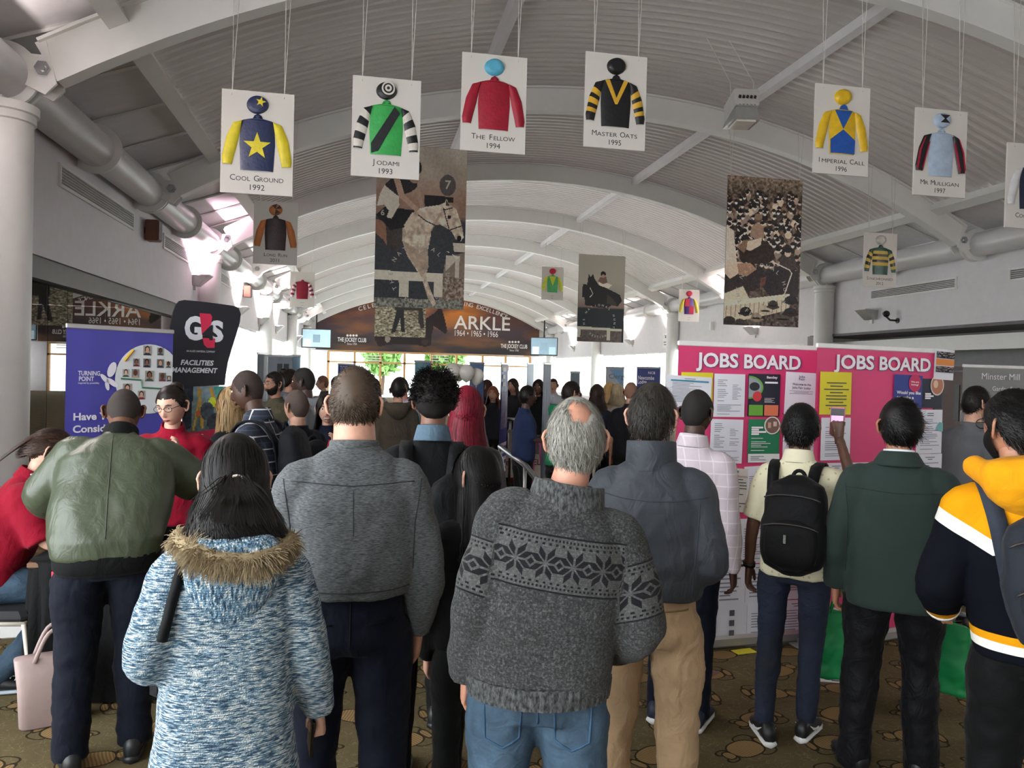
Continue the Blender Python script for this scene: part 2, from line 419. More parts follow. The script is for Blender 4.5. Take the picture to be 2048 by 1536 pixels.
# --- ribs: curved box beams with end plates and pins
TH = math.asin((XC-XL-.12)/RB)
def rib(y, lab):
    t = thing('roof_rib', lab, 'beam', (0, y, 0)); struct(t)
    n = 40; mb = MB(); rings = []
    for i in range(n+1):
        th = -TH+2*TH*i/n
        (x0, z0), (x1, z1) = arc(RB, th), arc(RB+.40, th)
        rings.append([(x0, -.10, z0), (x0, .10, z0), (x1, .10, z1), (x1, -.10, z1)])
    mb.loft(rings); autosmooth(mb.build('beam', m_white, t), 30)
    mb = MB(); rings = []
    for i in range(n+1):
        th = -TH*.995+2*TH*.995*i/n
        (x0, z0), (x1, z1) = arc(RB+.38, th), arc(RB+.41, th)
        rings.append([(x0, -.15, z0), (x0, .15, z0), (x1, .15, z1), (x1, -.15, z1)])
    mb.loft(rings); mb.build('flange', m_white, t)
    for s, xp, xt in ((-1, XL, TXL), (1, XR, TXR)):
        mb = MB()
        cx, cz = arc(RB+.2, s*TH)
        poly = [(cx, cz+.2), (xp+s*.02, ZP+.13), (xt+s*.02, TZ+.2), (xt-s*.02, TZ-.02), (xp-s*.02, ZP-.24), (cx-s*.1, cz-.2)]
        for dy in (-.115, .085): mb.prism(poly, dy+.03, dy)
        mb.build('bracket_plate', m_white, t)
        mb = MB(); mb.cyl((xp, -.17, ZP), (xp, .17, ZP), .035, n=12); mb.cyl((xp, -.15, ZP), (xp, -.12, ZP), .07, n=6); mb.build('pin', m_steel, t)
words = ['second', 'third', 'fourth', 'fifth', 'sixth', 'seventh', 'eighth', 'ninth']
rib(RIB0-RIBS, 'curved white roof rib overhead in front of all the others')
rib(RIB0, 'curved white roof rib landing on the big near column')
for k in range(1, 9): rib(RIB0+RIBS*k, 'curved white roof rib, %s one back from the near column' % words[k-1])

# --- roof: corrugated sheet by bay, eaves panels, purlins
ceil = link('ceiling', None); ceil['kind'] = 'structure'; tag(ceil, 'vaulted grey corrugated roof with long purlins')
A1 = math.asin(6.55/(RB+.42)); pitch = .19
for k in range(-3, 9):
    y0 = RIB0+RIBS*k-.0; y1 = min(y0+RIBS, YE)
    ys = []; y = y0; prof = ((0, 0), (.075, 0), (.105, .085), (.16, .085))
    while y < y1:
        for dy, dr in prof: ys.append((y+dy, dr))
        y += pitch
    ys.append((y1, 0)); n = 34; vs, fs = [], []
    for yy, dr in ys:
        for i in range(n+1):
            x, z = arc(RB+.42+dr, -A1+2*A1*i/n); vs.append((x, yy, z))
    for j in range(len(ys)-1):
        for i in range(n): a = j*(n+1)+i; fs.append((a, a+1, a+n+2, a+n+1))
    mb = MB(); mb.add(vs, fs); mb.build('roof_sheet', m_sheet if -2 < k < 2 else m_sheet2, ceil)  # clearer sheet on unseen bays behind the viewer, added to let in more light
    for s in (-1, 1):
        xe, ze = arc(RB+.44, s*A1); xo, zo = (WXL-.1 if s < 0 else WXR+.1), 4.74
        for q in range(4):
            ya, yb = y0+RIBS*q/4, y0+RIBS*(q+1)/4
            if ya > YE: continue
            mb = MB(); nrm = Vector((-(ze-zo), 0, xe-xo)).normalized()*.03*(-s)
            if nrm.z < 0: nrm = -nrm
            p = [(xe, ya, ze), (xo, ya, zo), (xo, yb, zo), (xe, yb, ze)]
            mb.add(p+[(v[0]+nrm.x, v[1], v[2]+nrm.z) for v in p], [(0, 1, 2, 3), (7, 6, 5, 4), (0, 4, 5, 1), (1, 5, 6, 2), (2, 6, 7, 3), (3, 7, 4, 0)])
            mb.build('eaves_panel', m_panel, ceil)
            mb = MB(); mb.tube([(xe, yb, ze-.02), (xo, yb, zo-.02)], .022, 4); mb.build('batten', m_white, ceil)
for x0, nm in ((1.78, 0), (6.33, 0), (-2.42, 1), (10.59, 1)):
    th = math.asin((x0-XC)/(RB+.33)); x, z = arc(RB+.33, th)
    mb = MB(); mb.box((x, 22, z), (.13 if not nm else .2, 56, .16), Euler((0, th, 0))); mb.build('purlin', m_panel if not nm else m_white, ceil)

# --- glazed shop front on the left with a dark room behind
GX = -3.78
wn1 = link('window_1', None); tag(wn1, 'dark tinted glazing under the pale wall beside the big column'); wn1['kind'] = 'structure'
ys = [4.2, 5.6, 7.0]+[atX(p, 620, GX).y for p in (95, 134, 212, 273, 315, 350)]+[18.0]
for a, b_ in zip(ys[:-1], ys[1:]):
    mb = MB(); mb.box((GX, (a+b_)/2, 1.37), (.012, b_-a-.012, 2.66)); mb.build('pane', m_dglass, wn1)
for y in ys: mb = MB(); mb.box((GX-.03, y, 1.37), (.05, .025, 2.7)); mb.build('mullion', m_dark, wn1)
mb = MB(); mb.box((GX-.02, 11.1, 2.83), (.3, 14, .25)); mb.build('header', mat('#5b524d', .5), wn1)
mb = MB(); mb.box((GX, 11.1, .02), (.08, 14, .06)); mb.build('sill', m_dark, wn1)
shop = link('wall_shop', None); shop['kind'] = 'structure'; tag(shop, 'brown inner walls of the dark shop behind glass')
mshop = mat('#6a5a48', .8)
for c, s in (((-7.2, 11, 1.45), (.1, 14, 3)), ((-5.5, 4.1, 1.45), (3.4, .1, 3)), ((-5.5, 18.1, 1.45), (3.4, .1, 3)), ((-5.5, 11, 3.0), (3.5, 14, .1))):
    mb = MB(); mb.box(c, s); mb.build('inner_wall', mshop, shop)

# --- recess on the right under the upper wall: beam, grey wall, brown door
wrr = link('wall_recess', None); wrr['kind'] = 'structure'; tag(wrr, 'grey recessed wall behind the silver roll up banner')
mgrey = mat('#8f8d8e', .7)
mb = MB(); mb.box((12.45, 13, 2.93), (1.5, 12.2, .06)); mb.build('soffit', mat('#6c6a6b', .7), wrr)
mb = MB(); mb.box((12.05, 14, 2.62), (.12, 10.2, .30)); mb.build('beam', m_white, wrr)
mb = MB(); mb.box((13.1, 12.5, 1.45), (.15, 13, 2.95)); mb.build('panel', mgrey, wrr)
mb = MB(); mb.box((12.3, 18.95, 1.45), (1.6, .15, 2.95)); mb.build('return_wall', m_wall, wrr)
dp = atX(1905, 800, 13.0)
d = link('door_1', None); d['kind'] = 'structure'; tag(d, 'dark brown wooden door behind the job board')
mb = MB(); mb.box((12.98, dp.y, 1.02), (.06, 1.0, 2.04)); mb.build('leaf', m_brown, d)
for dy in (-.55, .55): mb = MB(); mb.box((12.98, dp.y+dy, 1.05), (.1, .09, 2.1)); mb.build('jamb', m_brown, d)
mb = MB(); mb.box((12.98, dp.y, 2.12), (.1, 1.2, .09)); mb.build('head', m_brown, d)
mb = MB(); mb.box((12.945, dp.y-.2, 1.35), (.02, .14, .8)); mb.build('vision_panel', m_black, d)
mb = MB(); mb.cyl((12.9, dp.y-.38, .9), (12.9, dp.y-.38, 1.2), .014, n=8); mb.build('pull_handle', m_steel, d)

# --- bright windows along both sides beyond the second columns
nwin = [1]
def side_windows(xw, ybays, z0, z1, lab):
    for (a, b_) in ybays:
        nwin[0] += 1
        o = link('window_%d' % nwin[0], None); o['kind'] = 'structure'; tag(o, lab)
        for zz in (z0, z1): mb = MB(); mb.box((xw, (a+b_)/2, zz), (.1, b_-a, .08)); mb.build('frame_rail', m_white, o)
        n = max(2, round((b_-a)/1.6))
        for i in range(n+1): mb = MB(); mb.box((xw, a+(b_-a)*i/n, (z0+z1)/2), (.1, .06, z1-z0)); mb.build('frame_post', m_white, o)
        for i in range(n):
            mb = MB(); mb.box((xw, a+(b_-a)*(i+.5)/n, (z0+z1)/2), (.012, (b_-a)/n-.05, z1-z0-.06)); mb.build('pane', m_glass, o)
side_windows(WXL-.1, [(18.6, 27.9), (28.7, 37.9), (38.8, 47.8)], .35, 2.93, 'tall bright window beyond the columns on the glazed side')
side_windows(WXR+.1, [(19.4, 27.9), (28.7, 37.9), (38.8, 47.8)], .6, 2.75, 'tall bright window along the far side wall')
for xw, out in ((WXL, -1), (WXR, 1)):
    mb = MB(); mb.box((xw+out*.1, 34, .17 if out < 0 else .3), (.2, 30, .34 if out < 0 else .6)); o = mb.build('wall_dado', m_wall); struct(o)
    tag(o, 'low pale wall under the far windows')

mb = MB(); mb.box((WXR+.1, 34, 2.87), (.2, 30, .18)); tag(struct(mb.build('wall_lintel', m_wall)), 'white lintel over the far windows')
# --- the hall behind the viewer: closed end, glazed left flank
mb = MB(); mb.prism([(WXL-.4, 0), (13.3, 0)]+[arc(RB+.45, TH*1.05-2.1*TH*i/24) for i in range(25)], -6.0, -6.2); tag(struct(mb.build('wall_back', m_wall)), 'plain wall closing the hall behind the viewer')
mb = MB(); mb.box((13.1, .0, 1.45), (.15, 12.2, 2.95)); tag(struct(mb.build('wall_near', m_wall)), 'plain side wall out of frame')
mb = MB(); mb.box((WXR+.15, -1.2, 3.9), (.3, 10, 1.9)); tag(struct(mb.build('wall_near_upper', m_wall)), 'plain upper side wall out of frame')
# --- end wall: painted arch, printed banner, timber glazing
ew = link('wall_end', None); ew['kind'] = 'structure'; tag(ew, 'far end wall with timber framed doors and windows')
mb = MB(); pts = []
n = 40
for i in range(n+1): pts.append(arc(RB+.6, -TH*1.02+2*TH*1.02*i/n))
inner = [arc(RB+.2, -TH*.98+2*TH*.98*i/n) for i in range(n+1)]
mb.loft([[(x, YE+.0, z) for x, z in pts], [(x, YE, z) for x, z in inner]], cap=False, closed=False); mb.build('arch_trim', m_white, ew)
mb = MB(); mb.prism([(WXL-.3, 2.85)]+pts+[(WXR+.3, 2.85)], YE+.3, YE+.02); mb.build('gable', m_white, ew)
for x0, x1 in ((WXL-.3, -2.25), (10.65, WXR+.3)): mb = MB(); mb.box(((x0+x1)/2, YE, 1.43), (x1-x0, .2, 2.86)); mb.build('pier', m_wall, ew)
mb = MB(); mb.box((4.2, YE, 2.82), (12.9, .22, .1)); mb.build('head_rail', m_wood, ew)
mb = MB(); mb.box((4.2, YE, 2.16), (12.9, .2, .1)); mb.build('transom', m_wood, ew)
px = [-2.2, -.6, 1.0, 2.5, 4.2, 5.8, 7.5, 9.0, 10.6]
for x in px: mb = MB(); mb.box((x, YE, 1.4), (.14, .2, 2.8)); mb.build('post', m_wood, ew)
for a, b_ in zip(px[:-1], px[1:]):
    for z0, z1 in ((.05, 2.1), (2.22, 2.77)): mb = MB(); mb.box(((a+b_)/2, YE, (z0+z1)/2), (b_-a-.14, .012, z1-z0)); mb.build('pane', m_glass, ew)
# ================================================================== PEOPLE: shared builders
def sm(a, b, x): t = np.clip((x-a)/(b-a), 0, 1); return t*t*(3-2*t)
def np_mesh(name, v, faces_np=None, faces=None, mats=(), smooth=True, midx=None):
    me = bpy.data.meshes.new(name)
    if faces is not None: me.from_pydata([tuple(x) for x in v], [], faces)
    else:
        k = faces_np.shape[1]
        me.vertices.add(len(v)); me.vertices.foreach_set('co', np.asarray(v, np.float32).ravel())
        me.loops.add(faces_np.size); me.loops.foreach_set('vertex_index', faces_np.astype(np.int32).ravel())
        me.polygons.add(len(faces_np)); me.polygons.foreach_set('loop_start', np.arange(0, faces_np.size, k, dtype=np.int32))
        me.update(calc_edges=True)
    for m in mats: me.materials.append(m)
    if midx is not None: me.polygons.foreach_set('material_index', np.asarray(midx, np.int32))
    if smooth: me.polygons.foreach_set('use_smooth', np.ones(len(me.polygons), bool))
    me.update(); return me
def waves(p, seed, amp, freq, n=7, aniso=(1, 1, 1)):
    r = np.random.default_rng(seed); out = np.zeros(len(p))
    for i in range(n):
        d = r.normal(size=3)*np.array(aniso); d /= np.linalg.norm(d)+1e-9
        ph = r.uniform(0, 6.28); f = freq*r.uniform(.6, 1.6)
        w_ = p+.03*np.sin(p[:, [1, 2, 0]]*freq*.5+ph)
        out += np.sin(w_@d*f+ph)**3
    return amp*out/math.sqrt(n)
def remesh(mb, voxel, smooth=4, name='garment', post=None, mats=(), wrinkle=None, seed=1, split=None):
    """merge overlapping shapes into one continuous surface"""
    me = mb.mesh('tmp', [], False); o = bpy.data.objects.new('tmp', me); COL.objects.link(o)
    md = o.modifiers.new('r', 'REMESH'); md.mode = 'VOXEL'; md.voxel_size = voxel; md.use_smooth_shade = True
    if smooth: s = o.modifiers.new('s', 'SMOOTH'); s.factor = .5; s.iterations = smooth
    dg = bpy.context.evaluated_depsgraph_get(); out = bpy.data.meshes.new_from_object(o.evaluated_get(dg))
    bpy.data.objects.remove(o); bpy.data.meshes.remove(me); out.name = name
    n = len(out.vertices); co = np.empty(n*3, np.float32); out.vertices.foreach_get('co', co); co = co.reshape(-1, 3).astype(float)
    if wrinkle or post:
        no = np.empty(n*3, np.float32); out.vertex_normals.foreach_get('vector', no); no = no.reshape(-1, 3)
        if wrinkle:
            amp, fr = wrinkle; co = co+no*(waves(co, seed, amp, fr, 8, (1, 1, 1.6))+waves(co, seed+9, amp*.45, fr*2.6, 7, (1, 1, 2)))[:, None]
        if post: co = post(co, no)
        out.vertices.foreach_set('co', co.astype(np.float32).ravel())
    for m in mats: out.materials.append(m)
    if split is not None:                 # split(centres) -> material index for each face
        ls = np.empty(len(out.polygons)*3, np.float32); out.polygons.foreach_get('center', ls)
        out.polygons.foreach_set('material_index', split(ls.reshape(-1, 3)).astype(np.int32))
    out.polygons.foreach_set('use_smooth', np.ones(len(out.polygons), bool)); out.update()
    return out

# ---- head ------------------------------------------------------------------
HA, HB, HCc = .074, .096, .118
def head_pts(n, m):
    th = np.linspace(0, math.pi, n+1)[1:-1]; ph = np.linspace(0, 2*math.pi, m, endpoint=False)
    T, P_ = np.meshgrid(th, ph, indexing='ij')
    d = np.stack([np.sin(T)*np.sin(P_), np.sin(T)*np.cos(P_), np.cos(T)], -1).reshape(-1, 3)
    d = np.concatenate([[[0, 0, 1.]], d, [[0, 0, -1.]]])
    return head_def(d), d
def head_def(d):
    p = d*np.array([HA, HB, HCc]); x, y, z = p.T.copy()
    t = np.clip(-z/HCc, 0, 1); fr = np.clip(y/HB, -1, 1)
    x = x*(1-.22*t**1.6)*(1+.05*np.clip(z/HCc, 0, 1)*(1-np.clip(z/HCc, 0, 1))*2)
    y = np.where(y < 0, y*(1-.30*t**1.2), y*(1-.06*t))
    y = y-.006*sm(.2, .9, z/HCc)
    front = sm(.1, .5, fr)
    y += front*(.022*np.exp(-(x/.011)**2)*sm(.03, -.028, z)*sm(-.046, -.036, z)*1.0)
    y -= front*.009*(np.exp(-((x-.031)/.014)**2-((z-.012)/.011)**2)+np.exp(-((x+.031)/.014)**2-((z-.012)/.011)**2))
    y += front*.004*np.exp(-((z-.034)/.01)**2)*np.exp(-(x/.045)**2)
    y += front*.005*np.exp(-((z+.064)/.010)**2-(x/.024)**2)
    y += front*.009*np.exp(-((z+.100)/.016)**2-(x/.024)**2)
    y -= front*.004*np.exp(-((z+.080)/.007)**2-(x/.022)**2)
    return np.stack([x, y, z], 1)
def head_faces(n, m):
    fs = []; R_ = n-1
    for k in range(m):
        j = (k+1) % m; fs.append((0, 1+j, 1+k)); fs.append((1+R_*m, 1+(R_-1)*m+k, 1+(R_-1)*m+j))
        for i in range(R_-1): a = 1+i*m; fs.append((a+k, a+j, a+m+j, a+m+k))
    return fs
_hl_az = np.radians([0, 25, 45, 62, 78, 95, 112, 130, 150, 180])
_hl_z = np.array([.074, .072, .060, .020, -.012, .026, -.030, -.058, -.072, -.076])
def hairline(p, lift=0.):
    az = np.abs(np.arctan2(p[:, 0], p[:, 1])); return p[:, 2]-np.interp(az, _hl_az, _hl_z)-lift
def ear_mb(s):
    e = MB(); n = 16
    c = Vector((s*.0735, -.010, -.006)); out = Vector((s*.75, -.55, 0)).normalized(); up = Vector((0, -.18, .98)).normalized()
    fw = out.cross(up)*1
    def pt(a, rx, rz, o): return tuple(c+up*(math.sin(a)*rz)+out*(rx*math.cos(a)+.016)+Vector((s*o, 0, 0)))
    rim = [c+up*(math.sin(a)*.031*(1.05 if math.sin(a) > 0 else .95))+out*(.017*math.cos(a)*(1.1 if math.sin(a) > 0 else .75)+.012) for a in [2*math.pi*i/n for i in range(n)]]
    e.tube(rim+[rim[0]], .0052, 6, cap=False)
    e.add([tuple(v) for v in rim]+[tuple(c+out*.010-Vector((s*.004, 0, 0)))], [(i, (i+1) % n, n) for i in range(n)]+[((i+1) % n, i, n) for i in range(n)])
    e.ell(c+up*-.027+out*.009, (.006, .008, .009), 8, 6)
    return e
EYE_W, IRIS, LIP = mat('#e9e4de', .2, var=0), mat('#1d1410', .2, var=0), None
def build_head(skin_i=0, hi=True, smile=False, female=False, mouth=True):
    """head with face features; material slots: 0 skin 1 lip 2 eye 3 dark (brows, iris) 4 teeth"""
    n, m = (44, 64) if hi else (26, 36)
    p, d = head_pts(n, m); h = MB(); h.add(p, head_faces(n, m), 0)
    for s in (-1, 1):
        h.join(ear_mb(s))
        h.ell((s*.031, .0755, .012), (.0125, .010, .0075), 10, 8, mi=2)
        h.ell((s*.031, .0835, .0115), (.0055, .0032, .0055), 8, 6, mi=3)
        b = [Vector((s*q[0], q[1], q[2])) for q in ((.014, .0925, .030), (.030, .089, .0345), (.048, .0775, .029))]
        h.tube(b, [.0028, .0036, .0015], 6, mi=3)
    if smile:
        h.ell((0, .0865, -.063), (.026, .008, .009), 12, 8, mi=4)
        for dz, sg in ((.008, 1), (-.010, -1)):
            h.tube([(-.028, .079, -.058), (-.012, .093, -.063+dz), (.012, .093, -.063+dz), (.028, .079, -.058)], [.002, .004, .004, .002], 6, mi=1)
    else:
        h.tube([(-.023, .083, -.063), (-.008, .0955, -.0605), (.008, .0955, -.0605), (.023, .083, -.063)], [.001, .0035, .0035, .001], 6, mi=1)
        h.tube([(-.021, .083, -.065), (0, .0945, -.068), (.021, .083, -.065)], [.001, .0042, .001], 6, mi=1)
    return h

# ---- hands -----------------------------------------------------------------
_hands = {}
def hand_mb(pose):
    """right hand: wrist at the origin, fingers along -z, palm facing -x, thumb towards +y"""
    h = MB()
    h.loft([[(.013*a*math.cos(t)*k1, y0+k2*math.sin(t), z) for t in [2*math.pi*i/12 for i in range(12)]] for a, y0, k2, z, k1 in
            ((1.75, 0, .026, .03, 1), (1.6, 0, .025, 0, 1), (1.5, .002, .032, -.03, 1), (1.35, .003, .040, -.062, 1), (1.15, .002, .041, -.092, 1))])
    curl = {'relaxed': (18, 28, 22), 'grip': (70, 85, 55), 'point': (25, 20, 15)}[pose]
    for i, (y, ln) in enumerate(((.030, .074), (.011, .082), (-.009, .076), (-.028, .060))):
        c = [k*(1+.12*i) for k in curl]
        p = Vector((0, y, -.088)); pts = [Vector((0, y*.9, -.06)), p]; a = 0
        for seg, k in zip((.45, .31, .24), c):
            a += R(k); p = p+Vector((-math.sin(a), (y*.06), -math.cos(a)))*ln*seg; pts.append(p)
        h.tube(pts, [.0095, .0092, .0085, .0078, .0060], 8)
    if pose == 'grip': tp = [(-.004, .026, -.02), (-.016, .042, -.045), (-.034, .040, -.072), (-.044, .022, -.088)]
    else: tp = [(-.004, .026, -.02), (-.012, .046, -.045), (-.018, .054, -.075), (-.022, .054, -.100)]
    h.tube(tp, [.015, .0125, .0105, .007], 8)
    return h
def hand_arrays(pose, hi=True):
    k = (pose, hi)
    if k not in _hands:
        me = remesh(hand_mb(pose), .0042 if hi else .007, 2)
        v = np.array([tuple(x.co) for x in me.vertices]); f = [tuple(q.vertices) for q in me.polygons]; _hands[k] = (v, f); bpy.data.meshes.remove(me)
    return _hands[k]
def place_hand(mb, side, wrist, fdir, tdir, pose='relaxed', scale=1., hi=True, mi=0):
    v, f = hand_arrays(pose, hi); v = v.copy()*scale
    if side < 0: v[:, 0] *= -1; f = [q[::-1] for q in f]
    zz = -Vector(fdir).normalized(); yy = Vector(tdir); yy = (yy-zz*yy.dot(zz)).normalized(); xx = yy.cross(zz)
    mtx = np.array([xx, yy, zz]).T
    mb.add(v@mtx.T+np.array(wrist), f, mi)

# ---- hair ------------------------------------------------------------------
def ribbons(paths, width, taper=.35, normals=None):
    """paths (N,S,3) -> flat strands"""
    N, S, _ = paths.shape
    tg = np.gradient(paths, axis=1); tg /= np.linalg.norm(tg, axis=2, keepdims=True)+1e-9
    nr = normals if normals is not None else paths/(np.linalg.norm(paths, axis=2, keepdims=True)+1e-9)
    sd = np.cross(tg, nr); sd /= np.linalg.norm(sd, axis=2, keepdims=True)+1e-9
    wv = (np.linspace(1, taper, S)[None, :, None])*width*rng.uniform(.6, 1.3, (N, 1, 1))
    v = np.stack([paths-sd*wv/2, paths+sd*wv/2], 2).reshape(-1, 3)
    i = (np.arange(N)[:, None]*S+np.arange(S-1)[None]).ravel()*2
    return v, np.stack([i, i+1, i+3, i+2], 1)
def hair_mat(c1, c2, rough=.5, spec=.25, tip=None):
    key = ('hair', c1, c2, rough, tip)
    if key in _mats: return _mats[key]
    m, nt, b = newmat('hair'); g = nt.new('ShaderNodeNewGeometry')
    n = nt.noise(nt.coords(), 45, 2)
    col = nt.mix(g.outputs['Random Per Island'], lin(c1), lin(c2)); col = nt.mix(nt.math('MULTIPLY', n, .5), col, lin(c1))
    nt.link(col, b.inputs['Base Color']); b.inputs['Roughness'].default_value = rough; b.inputs['Specular IOR Level'].default_value = spec
    _mats[key] = m; return m
def scalp_samples(N, lift=0., bald=None):
    d = rng.normal(size=(N*4, 3)); d /= np.linalg.norm(d, axis=1, keepdims=True)
    p = head_def(d); k = hairline(p, lift) > 0
    if bald is not None: k &= rng.random(len(p)) > bald(p)*1.15-.05
    return p[k][:N]
def cap_mesh(thick, lift=0., hi=True, bald=None, amp=0., seed=3):
    n, m = (44, 64) if hi else (26, 36)
    p, d = head_pts(n, m); hl = hairline(p, lift)
    th = thick(p)*sm(-.012, .02, hl)
    if bald is not None: bb_ = bald(p); th = th*(1-bb_)-.006*bb_
    q = p+d*th[:, None]
    if amp: q += d*(waves(p, seed, amp, 90)*sm(0, .02, hl))[:, None]
    f = [x for x in head_faces(n, m) if all(hl[i] > -.010 for i in x)]
    c = MB(); used = sorted(set(i for x in f for i in x)); mp = {i: k for k, i in enumerate(used)}
    c.add(q[used], [tuple(mp[i] for i in x) for x in f]); return c
def strands(roots, flow, length, steps, off, width, jitter=.25, grav=.0, curl=0.):
    """combed strands lying over the skull; flow(p) -> direction"""
    N = len(roots); P_ = np.empty((N, steps, 3)); p = roots*1.0
    L = length*rng.uniform(.6, 1.1, (N, 1)); jit = rng.normal(size=(N, 3))*jitter; lay = off*rng.uniform(.5, 1.15, (N, 1))
    ax = np.array([HA, HB, HCc])
    for s in range(steps):
        e = p/ax; r_ = np.linalg.norm(e, axis=1, keepdims=True); nrm = e/ax; nrm /= np.linalg.norm(nrm, axis=1, keepdims=True)
        if s > 0:
            dr = flow(p)+jit+np.array([0, 0, -grav*s/steps]); dr -= nrm*np.sum(dr*nrm, 1, keepdims=True)*.75
            dr /= np.linalg.norm(dr, axis=1, keepdims=True)+1e-9
            p = p+dr*L/(steps-1)
            if curl: p = p+rng.normal(size=p.shape)*curl
        rise = min(1., s/1.5)
        P_[:, s] = p+nrm*lay*(rise if s < steps-1 else .8)
    return ribbons(P_, width)
def merge_np(parts):
    vs, fs, o = [], [], 0
    for v, f in parts: vs.append(v); fs.append(np.asarray(f)+o); o += len(v)
    return np.concatenate(vs), np.concatenate(fs)
def hair_obj(parent, Mh, cap, strand_parts, m, name='hair'):
    v = [np.array(cap.v)] if cap is not None else []; faces = list(cap.f) if cap is not None else []
    o = len(cap.v) if cap is not None else 0
    for sv, sf in strand_parts: v.append(sv); faces += [tuple(x) for x in (sf+o)]; o += len(sv)
    v = np.concatenate(v); A = np.array(Mh); v = v@A[:3, :3].T+A[:3, 3]
    return link(name, np_mesh(name, v, faces=faces, mats=[m]), parent)
def hair_short(parent, Mh, colors, thick=.012, width=.0022, N=2600, length=.03, flow='down', hi=True, lift=0., bald=None, rough=.45, side=.010, jitter=.28):
    crown = np.array([0, -.035, .112])
    def fl(p):
        d = p-crown
        if flow == 'down': d = d*np.array([1, 1, 1])+np.array([0, 0, -.03])
        elif flow == 'forward': d = np.array([0, .10, 0])+d*.5
        elif flow == 'back': d = np.array([0, -.12, -.03])+d*.3
        elif flow == 'side': d = np.array([.10, .03, -.02])+d*.5
        return d/(np.linalg.norm(d, axis=1, keepdims=True)+1e-6)
    tf = lambda p: np.where(p[:, 2] > .04, thick, side+(thick-side)*sm(-.03, .05, p[:, 2]))
    c = cap_mesh(tf, lift, hi, bald, amp=.0012)
    if not hi: N = N//3; width *= 1.8
    st = strands(scalp_samples(N, lift+.004, bald), fl, length, 6, thick*1.15, width, jitter)
    return hair_obj(parent, Mh, c, [st], hair_mat(*colors, rough))
def hair_buzz(parent, Mh, color, hi=True, lift=0., t=.003):
    c = cap_mesh(lambda p: np.full(len(p), t), lift, hi); return hair_obj(parent, Mh, c, [], mat(color, .8, var=.2, vscale=300, bump=.3, bscale=500))
def hair_long(parent, Mh, colors, fall=.32, width=.004, N=1500, spread=.085, back=.085, wave=.004, side_limit=.2, hi=True, top=.014, part=0., seed=5, rough=.5):
    """strands that run over the skull from the parting and hang behind the shoulders"""
    if not hi: N = N//3; width *= 2
    roots = scalp_samples(N, .0); Nn = len(roots); steps = 16; P_ = np.empty((Nn, steps, 3)); nr = np.empty((Nn, steps, 3))
    az = np.arctan2(roots[:, 0], -roots[:, 1])            # 0 = back of the head
    az = np.clip(az*.72, -R(118), R(118)); tz = -.10-fall*rng.uniform(.62, 1.08, Nn); lay = rng.uniform(.3, 1., Nn)
    for s in range(steps):
        t = s/(steps-1)
        # skull section, then a hanging curtain
        ts = np.clip(t*2.4, 0, 1); th = np.clip((t*2.4-1)/1.4, 0, 1)
        el0 = np.arcsin(np.clip(roots[:, 2]/HCc, -1, 1)); el = el0*(1-ts)+(-.25)*ts
        a0 = np.arctan2(roots[:, 0], -roots[:, 1]); aa = a0*(1-ts)+az*ts
        d = np.stack([np.cos(el)*np.sin(aa), -np.cos(el)*np.cos(aa), np.sin(el)], 1)
        off = (top*lay+.004)*(min(1, s/1.5))
        q = d*(np.array([HA, HB, HCc])+off[:, None])
        e2 = np.stack([np.sin(az)*(HA+off+(spread-HA)*th), -np.cos(az)*(HB*.85+off+(back-HB*.85)*th)-.018*th, -.03+(tz+.03)*th], 1)
        e2[:, 0] += wave*np.sin(th*9+lay*9)*th; e2[:, 1] += wave*np.cos(th*8+lay*7)*th
        k = np.where(ts < 1, 0., 1.) if np.ndim(ts) else (0. if ts < 1 else 1.)
        mixk = sm(.75, 1.2, np.full(Nn, t*2.4))[:, None]
        P_[:, s] = q*(1-mixk)+e2*mixk; n_ = P_[:, s]*np.array([1, 1, .3]); nr[:, s] = n_/(np.linalg.norm(n_, axis=1, keepdims=True)+1e-9)
    st = ribbons(P_, width, .45, nr)
    c = cap_mesh(lambda p: np.full(len(p), top*.8), 0, hi)
    # inner body of the hair behind the neck so no gaps show
    n = 18; rings = []
    for z, k in ((-.02, .96), (-.08, 1.0), (-.10-fall*.35, 1.0), (-.10-fall*.7, .98), (-.10-fall*.92, .75)):
        th = min(1, max(0, (-.03-z)/(fall+.07)))
        rx = (HA+(spread-HA)*th)*k; ry = (HB*.85+(back-HB*.85)*th)*k
        rings.append([(rx*math.sin(a), -ry*math.cos(a)-.018*th, z) for a in np.linspace(-R(112), R(112), n)])
    sh = MB(); sh.loft(rings, cap=False, closed=False); c.join(sh)
    return hair_obj(parent, Mh, c, [st], hair_mat(*colors, rough))

